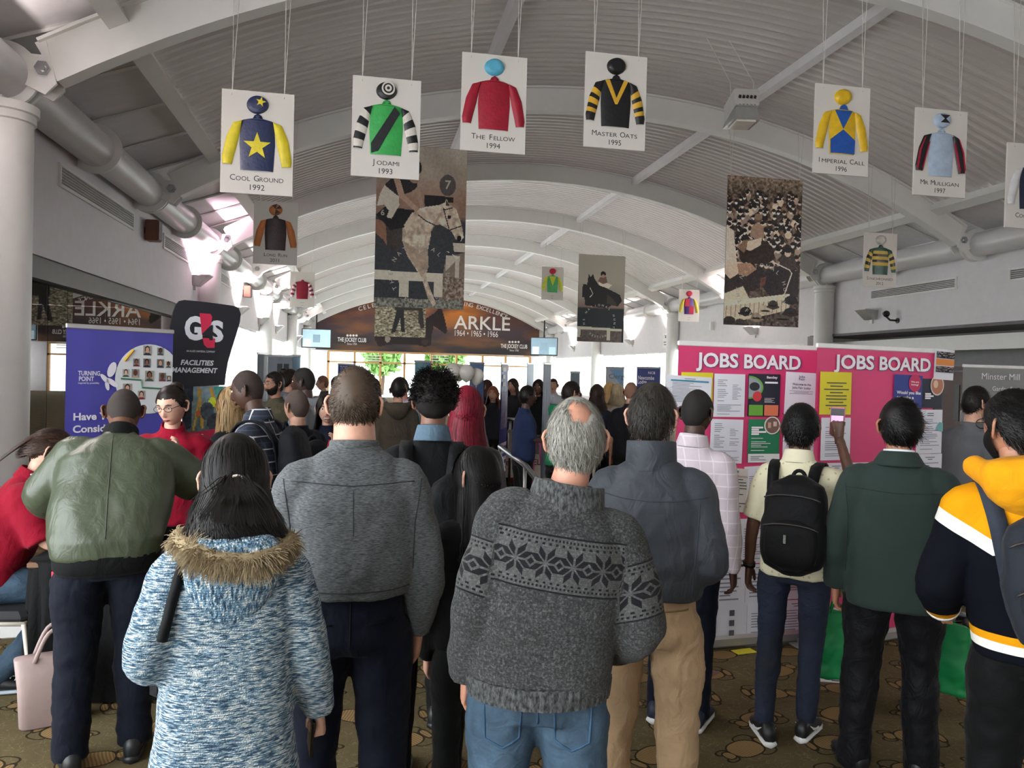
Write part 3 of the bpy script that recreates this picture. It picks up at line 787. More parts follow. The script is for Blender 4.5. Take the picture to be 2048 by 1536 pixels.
# ---- body ------------------------------------------------------------------
def ring_pts(c, hw, hd, n=24, e=2.5, rotx=0.):
    out = []
    for i in range(n):
        a = 2*math.pi*i/n; ca, sa = math.cos(a), math.sin(a)
        x = hw*math.copysign(abs(ca)**(2/e), ca); y = hd*math.copysign(abs(sa)**(2/e), sa)
        out.append((c[0]+x, c[1]+y*math.cos(rotx), c[2]+y*math.sin(rotx)))
    return out
class Fig:
    """joints of one figure in its own frame: facing +y, feet at z=0"""
    def __init__(s, H, sex='m', lean=0., tilt=0., girth=1., sh=1., head=(0, 0, 0), feet=None, arms=None, leg_bend=0., hip_drop=0., neck_fwd=0., seat=None):
        k = H/1.75; s.k = k; s.H = H; s.girth = girth; s.sex = sex
        s.lean, s.tilt = R(lean), R(tilt); s.zp = .96*k-hip_drop
        shw = (.158 if sex == 'm' else .138)*k*sh; s.shw = shw
        s.dz = -hip_drop
        feet = feet or [(-.11, 0, 0), (.11, 0, 0)]       # left, right: x, y, toe-out degrees
        s.feet = feet; s.hip, s.knee, s.ankle = {}, {}, {}
        for sd, ft in ((-1, feet[0]), (1, feet[1])):
            s.hip[sd] = Vector((sd*.088*k, 0, .93*k-hip_drop)); s.ankle[sd] = Vector((ft[0], ft[1]-.03*k, (.085*k)+(ft[3] if len(ft) > 3 else 0)))
            mid = (s.hip[sd]+s.ankle[sd])/2; s.knee[sd] = mid+Vector((sd*.006, .025*k+leg_bend, .02*k))
        if seat:
            for sd in (-1, 1): s.knee[sd] = Vector(seat[0 if sd < 0 else 1])
        s.sho, s.elb, s.wri = {}, {}, {}
        arms = arms or {}
        for sd, key in ((-1, 'l'), (1, 'r')):
            so = s.T((sd*shw, -.01*k, 1.372*k-hip_drop)); s.sho[sd] = so
            a = arms.get(key, ((.055, -.03, -.30), (.01, .07, -.25)))
            e = so+Vector((sd*a[0][0], a[0][1], a[0][2]))*k; w_ = e+Vector((sd*a[1][0], a[1][1], a[1][2]))*k
            s.elb[sd], s.wri[sd] = e, w_
        nb = s.T((0, -.01*k+neck_fwd*.4, 1.49*k-hip_drop)); s.neck = nb
        hc = s.T((0, .018*k+neck_fwd, 1.632*k-hip_drop))
        s.Mh = Matrix.Translation(hc) @ Matrix.Rotation(s.lean*-.35, 4, 'X') @ Euler((R(head[0]), R(head[1]), R(head[2])), 'ZXY' if False else 'XYZ').to_matrix().to_4x4() @ Matrix.Scale(k**.4, 4)
        s.hc = hc
    def T(s, p):
        """bend the trunk forward (lean) and sideways (tilt) about the hips"""
        x, y, z = p; z0 = s.zp-.02
        if z <= z0: return Vector((x, y, z))
        t = min(1, (z-z0)/.22); t = t*t*(3-2*t); a = s.lean*t; b = s.tilt*t; dz = z-z0
        y2 = y*math.cos(a)+dz*math.sin(a); z2 = dz*math.cos(a)-y*math.sin(a)
        x2 = x*math.cos(b)+z2*math.sin(b); z3 = z2*math.cos(b)-x*math.sin(b)
        return Vector((x2, y2, z0+z3))
    def torso(s, mb, rings, n=26, e=2.5):
        out = []
        for z, hw, hd, yo in rings: out.append([tuple(s.T(p)) for p in ring_pts((0, yo, z+s.dz), hw, hd, n, e)])
        mb.loft(out)
    def limb(s, mb, pts, rad, n=14, sub=5, ripple=0., seed=0):
        P_, Rr = [], []
        for i in range(len(pts)-1):
            for q in range(sub):
                t = q/sub; p = pts[i].lerp(pts[i+1], t); P_.append(p); Rr.append(rad[i]*(1-t)+rad[i+1]*t)
        P_.append(pts[-1]); Rr.append(rad[-1])
        for _ in range(2): P_ = [P_[0]]+[(P_[i-1]+P_[i]*2+P_[i+1])/4 for i in range(1, len(P_)-1)]+[P_[-1]]
        if ripple: Rr = [r*(1+ripple*math.sin(i*2.1+seed)) for i, r in enumerate(Rr)]
        mb.tube(P_, Rr, n)
SHOE_CACHE = {}
def shoe_parts(fig, root, upper, sole, hi=True, style='trainer', mark=False):
    k = fig.k
    for sd in (-1, 1):
        ft = fig.feet[0 if sd < 0 else 1]; a = R(ft[2])*-sd; lift = ft[3] if len(ft) > 3 else 0
        mt = Matrix.Translation((ft[0], ft[1], lift)) @ Matrix.Rotation(a, 4, 'Z') @ Matrix.Scale(k, 4)
        def rings(spec): return [[tuple(mt @ Vector((w_*math.copysign(abs(math.cos(t))**.8, math.cos(t)), y, z0+h*(.5+.5*math.sin(t)) if True else 0)) ) for t in [2*math.pi*i/14 for i in range(14)]] for y, w_, z0, h in spec]
        u = MB(); u.loft(rings([(-.115, .012, .02, .055), (-.105, .033, .015, .085), (-.06, .039, .015, .105), (-.01, .041, .015, .095), (.05, .045, .015, .07), (.11, .048, .015, .052), (.155, .038, .015, .038), (.178, .012, .015, .02)]))
        so = u.build('shoe', upper, root, True)
        l = MB(); l.loft(rings([(-.120, .012, 0, .03), (-.108, .036, 0, .032), (-.05, .040, 0, .03), (.0, .041, 0, .028), (.05, .046, 0, .028), (.11, .050, 0, .028), (.158, .040, .002, .027), (.183, .012, .008, .018)]))
        l.build('sole', sole, so, True)
        if hi and style == 'trainer':
            lc = MB()
            for q in range(4): lc.tube([mt @ Vector(v) for v in ((-.026, .02+q*.022, .108-q*.012), (0, .024+q*.022, .115-q*.012), (.026, .02+q*.022, .108-q*.012))], .004*k, 6)
            lc.build('laces', sole, so, True)
        if mark:
            for sx in (-1, 1): w_ = MB(); w_.tube([mt @ Vector((sx*(.043-.004*abs(q[0])/.06), q[0], q[1])) for q in ((.075, .052), (.05, .040), (.02, .040), (-.02, .055), (-.075, .088))], [.002, .009, .009, .006, .001], 6); w_.build('swoosh_mark', sole, so, True)
def body(fig, root_name, label, loc, yaw, skin, hi=True, smile=False, hands=('relaxed', 'relaxed'), hand_dirs=None, lip=None, brow='#1c1512', group=None, cat='person', bare=None):
    """one continuous figure; returns the object that carries clothes and hair"""
    k = fig.k; f = 'f' == fig.sex
    b = MB()
    sw = fig.shw
    fig.torso(b, [(.86*k, .10*k, .07*k, 0), (.96*k, .115*k, .075*k, 0), (1.1*k, .105*k, .07*k, .0), (1.3*k, .12*k, .075*k, 0), (1.37*k, .12*k, .065*k, 0), (1.43*k, .07*k, .055*k, -.005), (1.50*k, .046*k, .046*k, -.005)], 16)
    for sd in (-1, 1):
        fig.limb(b, [fig.sho[sd]-Vector((sd*.05, 0, 0)), fig.sho[sd], fig.elb[sd], fig.wri[sd]], [.038*k, .046*k, .037*k, .0255*k], 12)
        fig.limb(b, [fig.hip[sd], fig.knee[sd], fig.ankle[sd]], [.07*k, .05*k, .035*k], 12)
        b.ell(tuple(fig.ankle[sd]+Vector((0, .05*k, -.05*k))), (.03*k, .09*k, .03*k), 10, 6)
    me = remesh(b, .013 if hi else .022, 4)
    full = MB(); full.add([tuple(v.co) for v in me.vertices], [tuple(p.vertices) for p in me.polygons]); bpy.data.meshes.remove(me)
    full.join(build_head(hi=hi, smile=smile, female=f), fig.Mh)
    nb_ = fig.T((0, .0, 1.40*k+fig.dz)); nm_ = fig.T((0, -.004*k, 1.50*k+fig.dz)); nt_ = fig.Mh @ Vector((0, -.012, -.055)); r0 = (.054 if not f else .046)*getattr(fig, 'neckw', 1.)
    full.tube([nb_, nb_.lerp(nm_, .5), nm_, nm_.lerp(nt_, .5), nt_, fig.Mh @ Vector((0, -.008, .0))], [r0*1.05*k, r0*1.05*k, r0*1.04*k, r0*k, r0*.98*k, r0*.9*k], 20)
    hd = hand_dirs or {}
    for sd, key, ps in ((-1, 'l', hands[0]), (1, 'r', hands[1])):
        fd = (fig.wri[sd]-fig.elb[sd]).normalized(); td = Vector((0, 1, 0)) if abs(fd.y) < .8 else Vector((0, 0, 1))
        if key in hd:
            fd = Vector(hd[key][0]) if hd[key][0] is not None else fd; td = Vector(hd[key][1])
        place_hand(full, sd, fig.wri[sd]-fd*.01, fd, td, ps, k*(.92 if f else 1.), hi)
    sk = skin_mat(skin); lp = mat(lip or ('#8d4a44' if True else ''), .5, var=0)
    o = full.build(root_name, [sk, lp, EYE_W, mat(brow, .6, var=0), mat('#eee9e0', .3, var=0)], None, True)
    o.location = loc; o.rotation_euler = (0, 0, yaw)
    tag(o, label, cat, group); return o
def skin_mat(c):
    key = ('skin', c)
    if key in _mats: return _mats[key]
    m, nt, b = newmat('skin'); cc = lin(c)
    n = nt.noise(nt.coords(), 22, 4); col = nt.ramp(n, [(.3, tuple(x*.86 for x in cc)), (.7, tuple(min(1, x*1.1) for x in cc))])
    nt.link(col, b.inputs['Base Color']); b.inputs['Roughness'].default_value = .5
    b.inputs['Subsurface Weight'].default_value = .0
    nt.link(nt.bump(nt.noise(nt.coords(), 260, 2), .12, .003), b.inputs['Normal']); _mats[key] = m; return m

def top(fig, root, m, name='jumper', hem=.84, sh=None, chest=(.21, .125), waist=(.20, .13), hemw=(.20, .125), belly=0., sleeve=(.075, .058, .042), upto=1., collar_z=1.462, vox=.011, wr=(.004, 22), seed=1, neck=(.072, .07), short=False, cuff=None, split=None, mats=None, post=None, puff=0., vent=None, back=0., trap=.58):
    """torso and both sleeves of a garment as one surface; upto = share of the arm covered"""
    k = fig.k; mb = MB(); W = fig.girth
    cw, cd = chest; ww, wd = waist; hw, hd = hemw
    z = hem
    rings = [(z*k, hw*k, hd*k, belly*.3), ((z+.03)*k, hw*k*1.01, hd*k*1.02, belly*.4), ((z*.6+1.1*.4)*k, (hw+ww)/2*k, (hd+wd)/2*k, belly*.8), (1.1*k, ww*k, wd*k, belly), (1.22*k, (ww+cw)/2*k, (wd+cd)/2*k, belly*.6), (1.31*k, cw*.96*k, cd*k, -back), (1.375*k, fig.shw*1.08, cd*.86*k, -back*.8), (1.42*k, fig.shw*.86, cd*.68*k, -.01), (1.455*k, max(fig.shw*trap, neck[0]*1.12*k), max(.078, neck[1]*1.05)*k, -.013), (collar_z*k+.01, neck[0]*k, neck[1]*k, -.012), ((collar_z+.03)*k, neck[0]*.93*k, neck[1]*.93*k, -.010)]
    fig.torso(mb, rings)
    for sd in (-1, 1):
        S, E, W_ = fig.sho[sd], fig.elb[sd], fig.wri[sd]
        a, b_, c = (q*k for q in sleeve)
        S0 = S-Vector((sd*.06*k, 0, 0))
        if upto >= .99: fig.limb(mb, [S0, S, E, W_], [a*.9, a, b_, c], 16, 6, .022, seed+sd)
        else:
            t = upto*2; end = S.lerp(E, min(1, t)) if t <= 1 else E.lerp(W_, t-1)
            if t <= 1: fig.limb(mb, [S0, S, end], [a*.9, a, b_], 16)
            else: fig.limb(mb, [S0, S, E, end], [a*.9, a, b_, c], 16)
    me = remesh(mb, vox, 5, name, wrinkle=wr, seed=seed, mats=mats or [m], split=split, post=post)
    return link(name, me, root)
def trousers(fig, root, m, name='trousers', waist=.98, hipw=(.185, .125), thigh=.092, knee=.068, ankle=.055, vox=.011, wr=(.004, 24), seed=5, low=.045, bottom=0., mats=None, split=None, seat_y=0.):
    k = fig.k; mb = MB(); g = fig.girth
    fig.torso(mb, [((waist+.0)*k, hipw[0]*.90*k, hipw[1]*.86*k, 0), (.92*k, hipw[0]*.97*k, hipw[1]*.90*k, -.0+seat_y), (.86*k, hipw[0]*k, hipw[1]*.95*k, -.005+seat_y), (.82*k, hipw[0]*.92*k, hipw[1]*.8*k, -.008)], 24, 2.4)
    for sd in (-1, 1):
        A = fig.ankle[sd].copy(); A.z = (fig.ankle[sd].z-.085*k)+low*k
        h0 = fig.hip[sd]+Vector((0, 0, -.04*k)); th = fig.hip[sd].lerp(fig.knee[sd], .35)+Vector((sd*.012, -.004, 0))
        fig.limb(mb, [h0, th, fig.knee[sd], fig.knee[sd].lerp(A, .4)+Vector((0, -.012*k, 0)), A], [thigh*k, thigh*1.0*k, knee*k, (knee*.62+ankle*.38)*k, ankle*k], 16, 5, .02, seed+sd)
    return link(name, remesh(mb, vox, 4, name, wrinkle=wr, seed=seed, mats=mats or [m], split=split), root)
def collar_ring(fig, root, m, kind='crew', name='collar', z=1.475, r=(.074, .072), h=.03, flare=.0, t=.006, tiltf=0., smooth=True, n=28, gap=0.):
    k = fig.k; mb = MB(); rings = []
    if kind == 'crew': prof = [(1.06, -.012), (1.07, .004), (1.02, .014), (.95, .010), (.94, -.008)]
    elif kind == 'stand': prof = [(1.10, -.02), (1.02+flare, h*.5), (1.0+flare, h), (.97+flare, h+.003), (.93+flare, h-.002), (.94, 0)]
    elif kind == 'fold': prof = [(.93, -.005), (.94, h), (.97, h+.010), (1.02, h+.006), (1.22+flare, -.012), (1.26+flare, -.022), (1.23+flare, -.026), (1.04, h-.012)]
    for f_, dz in prof:
        rg = []
        for i in range(n):
            a = math.pi/2+gap+(2*math.pi-2*gap)*i/(n if not gap else n-1)
            p = (r[0]*f_*k*math.cos(a), -.012*k+r[1]*f_*k*math.sin(a), (z+dz)*k-.028*k*max(0, math.sin(a))+.006*k*max(0, -math.sin(a))+fig.dz)
            rg.append(tuple(fig.T(p)))
        rings.append(rg)
    rings.append(rings[0]); mb.loft(rings, cap=False, closed=(gap == 0)); return mb.build(name, m, root, smooth)
# ================================================================== FABRICS
def fab(name, c1, c2, scale=(60, 60, 60), det=3, rough=.85, bump=.3, bd=.004, lo=.35, hi=.65, sheen=.25, knit=None, c3=None):
    key = ('fab', name)
    if key in _mats: return _mats[key]
    m, nt, b = newmat(name); v = nt.coords(scale); n = nt.noise(v, 1, det, .6)
    st = [(lo, lin(c1)), (hi, lin(c2))] if c3 is None else [(lo, lin(c1)), ((lo+hi)/2, lin(c2)), (hi, lin(c3))]
    col = nt.ramp(n, st); h = n
    if knit:
        w_ = nt.new('ShaderNodeTexWave', wave_type='BANDS', bands_direction='Z'); w_.inputs['Scale'].default_value = knit; w_.inputs['Distortion'].default_value = 2.5
        w_.inputs['Detail'].default_value = 2; w_.inputs['Detail Scale'].default_value = 6; nt.link(nt.coords(), w_.inputs[0])
        vo = nt.new('ShaderNodeTexVoronoi'); vo.inputs['Scale'].default_value = 1; nt.link(nt.coords((knit*4, knit*4, knit*6)), vo.inputs[0])
        h = nt.math('ADD', nt.math('MULTIPLY', w_.outputs['Fac'], .6), nt.math('SUBTRACT', 1., vo.outputs[0]))
        col = nt.mix(nt.math('MULTIPLY', nt.math('SUBTRACT', 1., w_.outputs['Fac']), .25), col, lin(c1))
    nt.link(col, b.inputs['Base Color']); b.inputs['Roughness'].default_value = rough; b.inputs['Sheen Weight'].default_value = sheen*.25; b.inputs['Sheen Roughness'].default_value = .6
    b.inputs['Specular IOR Level'].default_value = .25
    nt.link(nt.bump(h, bump, bd), b.inputs['Normal']); _mats[key] = m; return m
def cloth(c, rough=.8, var=.12, spec=.15, sheen=.15, fold=.25):
    key = ('cloth', c, rough, fold)
    if key in _mats: return _mats[key]
    m, nt, b = newmat('cloth'); cc = lin(c)
    n = nt.noise(nt.coords((1, 1, 1)), 7, 3); f2 = nt.noise(nt.coords((14, 14, 9), (.4, .3, 0)), 1, 3, .5, 1.2); w_ = nt.noise(nt.coords(), 420, 1)
    col = nt.ramp(n, [(.3, tuple(x*(1-var) for x in cc)), (.7, tuple(min(1, x*(1+var)) for x in cc))])
    nt.link(col, b.inputs['Base Color']); b.inputs['Roughness'].default_value = rough; b.inputs['Specular IOR Level'].default_value = spec; b.inputs['Sheen Weight'].default_value = sheen*.25
    b1 = nt.new('ShaderNodeBump'); b1.inputs['Strength'].default_value = fold; b1.inputs['Distance'].default_value = .03; nt.link(f2, b1.inputs['Height'])
    b2 = nt.new('ShaderNodeBump'); b2.inputs['Strength'].default_value = .2; b2.inputs['Distance'].default_value = .002; nt.link(w_, b2.inputs['Height']); nt.link(b1.outputs[0], b2.inputs['Normal'])
    nt.link(b2.outputs[0], b.inputs['Normal']); _mats[key] = m; return m
def denim(c1, c2):
    key = ('denim', c1)
    if key in _mats: return _mats[key]
    m, nt, b = newmat('denim'); big = nt.noise(nt.coords((5, 5, 3)), 1, 4, .6); fine = nt.noise(nt.coords((260, 260, 120)), 1, 2)
    col = nt.ramp(big, [(.32, lin(c1)), (.68, lin(c2))]); col = nt.mix(nt.math('MULTIPLY', fine, .4), col, lin(c1))
    nt.link(col, b.inputs['Base Color']); b.inputs['Roughness'].default_value = .85
    f2 = nt.noise(nt.coords((16, 16, 24)), 1, 3, .5, 1.); nt.link(nt.bump(f2, .4, .02), b.inputs['Normal']); _mats[key] = m; return m
def check_mat(name, base, linec, sx, sz, t=.006, line2=None):
    m, nt, b = newmat(name); s = nt.new('ShaderNodeSeparateXYZ'); nt.link(nt.coords(), s.inputs[0])
    def ln(o, p, off=0.): return nt.math('LESS_THAN', nt.math('ABSOLUTE', nt.math('SUBTRACT', nt.math('PINGPONG', nt.math('ADD', o, 5+off), p/2), 0)), t/2)
    xy = nt.math('ADD', s.outputs[0], nt.math('MULTIPLY', s.outputs[1], .8))
    k = nt.math('MAXIMUM', ln(s.outputs[2], sz), ln(xy, sx))
    bs = lin(base)
    if line2:
        k2 = nt.math('MAXIMUM', ln(s.outputs[2], sz, sz*.5), ln(xy, sx, sx*.5)); bs = nt.mix(nt.math('MULTIPLY', k2, .8), lin(base), lin(line2))
    c = nt.mix(k, bs, lin(linec)); nt.link(c, b.inputs['Base Color']); b.inputs['Roughness'].default_value = .85
    f2 = nt.noise(nt.coords((14, 14, 9)), 1, 3, .5, 1.2); nt.link(nt.bump(f2, .3, .02), b.inputs['Normal']); return m
def seam(obj, pts, root, m, r=.0022, side=-1, name='seam', fig=None, sub=8):
    """stitched line laid on a garment's back (side -1) along x,z points"""
    from mathutils.bvhtree import BVHTree
    key = obj.data.name
    if key not in _bvh:
        me = obj.data; _bvh[key] = BVHTree.FromPolygons([v.co[:] for v in me.vertices], [p.vertices[:] for p in me.polygons])
    P_ = []
    for (x0, z0), (x1, z1) in zip(pts[:-1], pts[1:]):
        for i in range(sub): t = i/sub; P_.append((x0+(x1-x0)*t, z0+(z1-z0)*t))
    P_.append(pts[-1]); out = []
    for x, z in P_:
        h = _bvh[key].ray_cast(Vector((x, 1.5*side, z)), Vector((0, -side, 0)))[0]
        if h is not None: out.append(h+Vector((0, side*r*.2, 0)))
    if len(out) > 2: mb = MB(); mb.tube(out, r, 6); return mb.build(name, m, root, True)
_bvh = {}
def spot(px, d, turn=0.):
    p = at(px, 750, d); away = -(YAW+math.atan((px-1024)/F_PX)); return (p.x, p.y, 0), away+R(turn)
def hgt(px, py, d, minus=.0): return at(px, py, d).z-minus

def straps(fig, root, m, w_=.028, zb=1.12, x0=.095):
    for sd in (-1, 1):
        k = fig.k; mb = MB()
        pts = [(sd*x0*.9, -.155, zb), (sd*x0, -.150, 1.33), (sd*(x0+.01), -.095, 1.425), (sd*(x0+.012), -.015, 1.455), (sd*(x0+.015), .065, 1.43), (sd*(x0+.02), .13, 1.33), (sd*(x0+.03), .15, 1.2)]
        pts = [fig.T((p[0]*k, p[1]*k, p[2]*k+fig.dz)) for p in pts]
        q = []
        for i in range(len(pts)-1):
            for s in range(4): q.append(pts[i].lerp(pts[i+1], s/4))
        q.append(pts[-1])
        for _ in range(2): q = [q[0]]+[(q[i-1]+q[i]*2+q[i+1])/4 for i in range(1, len(q)-1)]+[q[-1]]
        mb = MB(); n = len(q); vs = []
        for p in q:
            for dx, dn in ((-w_, 0), (w_, 0), (w_, 1), (-w_, 1)): vs.append((p.x+dx*k, p.y+(-.010 if dn else 0)*(1 if p.y < 0 else -1), p.z+(.010 if dn and abs(p.y) < .1 else 0)))
        fs = []
        for i in range(n-1):
            for a in range(4): b_ = (a+1) % 4; fs.append((i*4+a, i*4+b_, (i+1)*4+b_, (i+1)*4+a))
        mb.add(vs, fs); mb.build('strap', m, root, True)
def backpack(fig, loc, yaw, label, m, dims=(.15, .09, .235), centre=(0, -.24, 1.20), trim=None, strap_m=None, zips=True):
    t = thing('backpack', label, 'backpack', loc, yaw)
    k = fig.k; cx, cyy, cz = centre; w_, d_, h_ = dims; mb = MB(); rings = []
    for i in range(11):
        u = -1+2*i/10; s = (1-abs(u)**4.5)**.4 if abs(u) < 1 else .15
        wv = w_*(.92 if u > 0 else 1.0)*max(.25, s); dv = d_*(1.0 if u < 0 else 1-.28*u)*max(.25, s)
        rings.append([tuple(fig.T((p[0], p[1], p[2]+fig.dz))) for p in ring_pts((cx*k, cyy*k-.01*(1-u), (cz+h_*u)*k), wv*k, dv*k, 22, 3.2)])
    mb.loft(rings); link('bag_body', remesh(mb, .010, 3, 'bag_body', wrinkle=(.003, 20), seed=3, mats=[m]), t)
    mb = MB(); rings = []
    for i in range(7):
        u = -1+2*i/6; s = max(.3, (1-abs(u)**4)**.4)
        rings.append([tuple(fig.T((p[0], p[1], p[2]+fig.dz))) for p in ring_pts((cx*k, (cyy-d_*.9)*k, (cz-h_*.35+h_*.5*u)*k), w_*.78*s*k, .035*s*k, 18, 3.2)])
    mb.loft(rings); mb.build('front_pocket', m, t, True)
    if zips:
        tm = trim or m_dark
        for zz in (.12, -.02):
            mb = MB(); pp = [fig.T(((cx+w_*.85*math.cos(a))*k, (cyy-d_*(.98 if zz > 0 else 1.25)-.0)*k, (cz+zz+.03*math.sin(a))*k+fig.dz)) for a in np.linspace(.3, 2.84, 9)]
            mb.tube(pp, .004, 6); mb.build('zip', tm, t, True)
        mb = MB(); mb.box(tuple(fig.T(((cx-.02)*k, (cyy-d_*1.3)*k, (cz-.06)*k+fig.dz))), (.012, .004, .04)); mb.build('zip_pull', m_steel, t)
    mb = MB(); mb.tube([fig.T(((cx+.03*math.cos(a))*k, (cyy+.04)*k, (cz+h_*.93+.035*math.sin(a))*k+fig.dz)) for a in np.linspace(0, math.pi, 9)], .009, 8); mb.build('grab_handle', strap_m or m, t, True)
    straps(fig, t, strap_m or m, zb=cz-.05)
    return t
def glasses(root, Mh, m=None):
    mb = MB()
    for s in (-1, 1):
        rim = [Mh @ Vector((s*.032+.025*math.cos(a), .098, .010+.017*math.sin(a))) for a in np.linspace(0, 2*math.pi, 15)]
        mb.tube(rim, .0018, 6, cap=False); mb.tube([Mh @ Vector(v) for v in ((s*.057, .096, .014), (s*.078, .03, .014), (s*.078, -.015, .010))], .0018, 6)
    mb.tube([Mh @ Vector((-.008, .1, .012)), Mh @ Vector((.008, .1, .012))], .0018, 6)
    return mb.build('spectacles', m or m_black, root, True)
def beard(root, Mh, color, hi=True, t=.009, low=-.02):
    n, m_ = (44, 64) if hi else (26, 36)
    p, d = head_pts(n, m_); az = np.abs(np.degrees(np.arctan2(p[:, 0], p[:, 1])))
    lim = np.interp(az, [0, 18, 24, 45, 75, 90], [-.046, -.046, -.050, -.035, .0, .012]); msk = lim-p[:, 2]
    msk = np.where(az > 92, -1, msk)
    lipz = np.exp(-((p[:, 2]+.066)/.010)**2-(p[:, 0]/.022)**2); th = t*sm(0, .02, msk)*(1-.9*lipz)-.002*lipz
    q = p+d*th[:, None]; f = [x for x in head_faces(n, m_) if all(msk[i] > -.004 for i in x)]
    c = MB(); c.add(q, f); c.v = [tuple(Mh @ Vector(v)) for v in c.v]
    return c.build('beard', hair_mat(color, color, .6), root, True)
def hood(fig, root, m, zc=1.40, r=(.125, .085, .10), yo=-.13, tip=.1, vox=.011, wr=(.004, 28), name='hood', roll=True):
    k = fig.k; mb = MB()
    out = []
    for u, sx, sy in ((1., .75, .6), (.75, .98, .9), (.4, 1., 1.), (0, .93, .95), (-.45, .72, .75), (-.85, .4, .45), (-1.05, .15, .2)):
        out.append([tuple(fig.T(p)) for p in ring_pts((0, yo*k*(1-.12*(1-u)*.5), (zc+u*tip)*k+fig.dz), r[0]*sx*k, r[1]*sy*k, 20, 2.2)])
    mb.loft(out)
    if roll:
        pts = [fig.T((.128*k*math.cos(a), (-.03+.115*math.sin(a))*k, (zc+.075-.035*math.sin(a)*-1)*k+fig.dz)) for a in np.linspace(R(170), R(370), 15)]
        mb.tube(pts, [.03*k]+[.042*k]*13+[.03*k], 12)
    return link(name, remesh(mb, vox, 5, name, wrinkle=wr, seed=11, mats=[m]), root)

# ================================================================== THE CROWD
m_navy = cloth('#0d1220', .8); m_blk = cloth('#070809', .75); m_blk2 = cloth('#0a0b0d', .65)
m_jeans = denim('#182a3a', '#4d687e'); m_dkjeans = denim('#080e1b', '#182640')
m_shblk = mat('#17181a', .45, var=.1); m_shwhite = mat('#dcdcda', .5); m_shgrey = mat('#3b4046', .6)

# ---- woman in the blue marled hooded cardigan -----------------------------------------
loc, yaw = spot(466, 2.08, 2)
f = Fig(hgt(478, 884, 2.08), 'f', sh=1.08, head=(-6, 0, 0), lean=2, tilt=1, arms={'l': ((.085, -.06, -.25), (-.08, .20, -.02)), 'r': ((.075, -.01, -.26), (.045, .06, -.22))})
p = body(f, 'person', 'dark haired woman in a blue and white marled cardigan with furry hood', loc, yaw, '#c79c86', hands=('relaxed', 'grip'))
marl = fab('marl_knit', '#2c4a64', '#7ba2ba', (42, 42, 300), 2, .9, .9, .006, .38, .60, .3, knit=62, c3='#e9f1f0')
c = top(f, p, marl, 'cardigan', hem=.74, chest=(.190, .135), waist=(.180, .14), hemw=(.215, .16), sleeve=(.080, .070, .050), vox=.010, wr=(.0035, 24), seed=2, belly=0)
marl2 = fab('marl_knit_hood', '#27435e', '#6f98b2', (150, 150, 18), 3, .9, .9, .006, .36, .64, .3, knit=45, c3='#e3ecec')
h = hood(f, p, marl2, zc=1.345, r=(.135, .07, .1), yo=-.115, tip=.14, roll=False)
collar_ring(f, p, marl2, 'stand', 'collar', 1.455, (.082, .080), .05, .06)
# fur trim along the hood's edge
ctr = [Vector(v) for v in ((-.150, .03, 1.47), (-.145, -.06, 1.465), (-.105, -.135, 1.455), (-.04, -.175, 1.43), (.04, -.18, 1.425), (.11, -.14, 1.44), (.155, -.07, 1.45), (.17, .02, 1.455))]
cv = []
for i in range(len(ctr)-1):
    for s in range(8): cv.append(f.T(tuple(ctr[i].lerp(ctr[i+1], s/8)*f.k)))
N = 5200; ci = rng.integers(0, len(cv), N); base = np.array([tuple(cv[i]) for i in ci])
dr = rng.normal(size=(N, 3)); dr[:, 1] -= .7; dr[:, 2] -= .25; dr /= np.linalg.norm(dr, axis=1, keepdims=True)
base = base+dr*rng.uniform(0, .016, (N, 1)); pa = np.empty((N, 5, 3)); ln = rng.uniform(.018, .042, (N, 1)); lump = rng.normal(size=(len(cv)//4+2, 3))[ci//4]*.5
for s in range(5): t = s/4; pa[:, s] = base+dr*ln*t+np.array([0, 0, -.012])*t*t+lump*.018*t*t
fv, ff = ribbons(pa, .0032, .3, np.repeat((dr+np.array([0, -1, 0]))[:, None], 5, 1)); core = MB(); core.tube(cv, [.008]+[.02]*(len(cv)-2)+[.008], 10)
faces = list(core.f)+[tuple(x) for x in ff+len(core.v)]
link('fur_trim', np_mesh('fur_trim', np.concatenate([np.array(core.v), fv]), faces=faces, mats=[hair_mat('#6f6049', '#a99878', .8, .1)]), p)
# half-up black hair with a small pale band
hair_long(p, f.Mh, ('#0b0a0a', '#1d1917'), fall=.09, width=.0032, N=2800, spread=.122, back=.11, wave=.013, top=.02)
mb = MB(); Mh = f.Mh
ring = [Mh @ Vector((.0+.014*math.cos(a), -.128, .004+.010*math.sin(a))) for a in np.linspace(0, 2*math.pi, 13)]
mb.tube(ring, .0035, 8, cap=False); mb.build('hair_band', mat('#d8d0c4', .5), p, True)
N = 700; pa = np.empty((N, 10, 3)); x0 = rng.normal(size=N)*.010; z0 = rng.normal(size=N)*.006
for s in range(10):
    t = s/9; sp = .25+1.1*t; pa[:, s, 0] = x0*(1+3.2*t)+.005*np.sin(t*6+x0*400); pa[:, s, 1] = -.126-.030*np.sin(min(1, t*1.6)*2.2)+z0*.4; pa[:, s, 2] = .004+z0+.012*math.sin(t*2.)-.120*t**1.2*(1+x0*4)
tv, tf = ribbons(pa, .0030, .4, np.broadcast_to(np.array([0., -1, .2]), pa.shape))
hair_obj(p, Mh, None, [(tv, tf)], hair_mat('#0b0a0a', '#241f1c', .3), 'ponytail')
trousers(f, p, m_blk, 'trousers', vox=.016); shoe_parts(f, p, m_shblk, m_shblk, False)
W1, LOC1, YAW1, FIG1 = p, loc, yaw, f
bg = thing('shoulder_bag', 'black shoulder bag strapped over the blue marled cardigan', 'bag', loc, yaw)
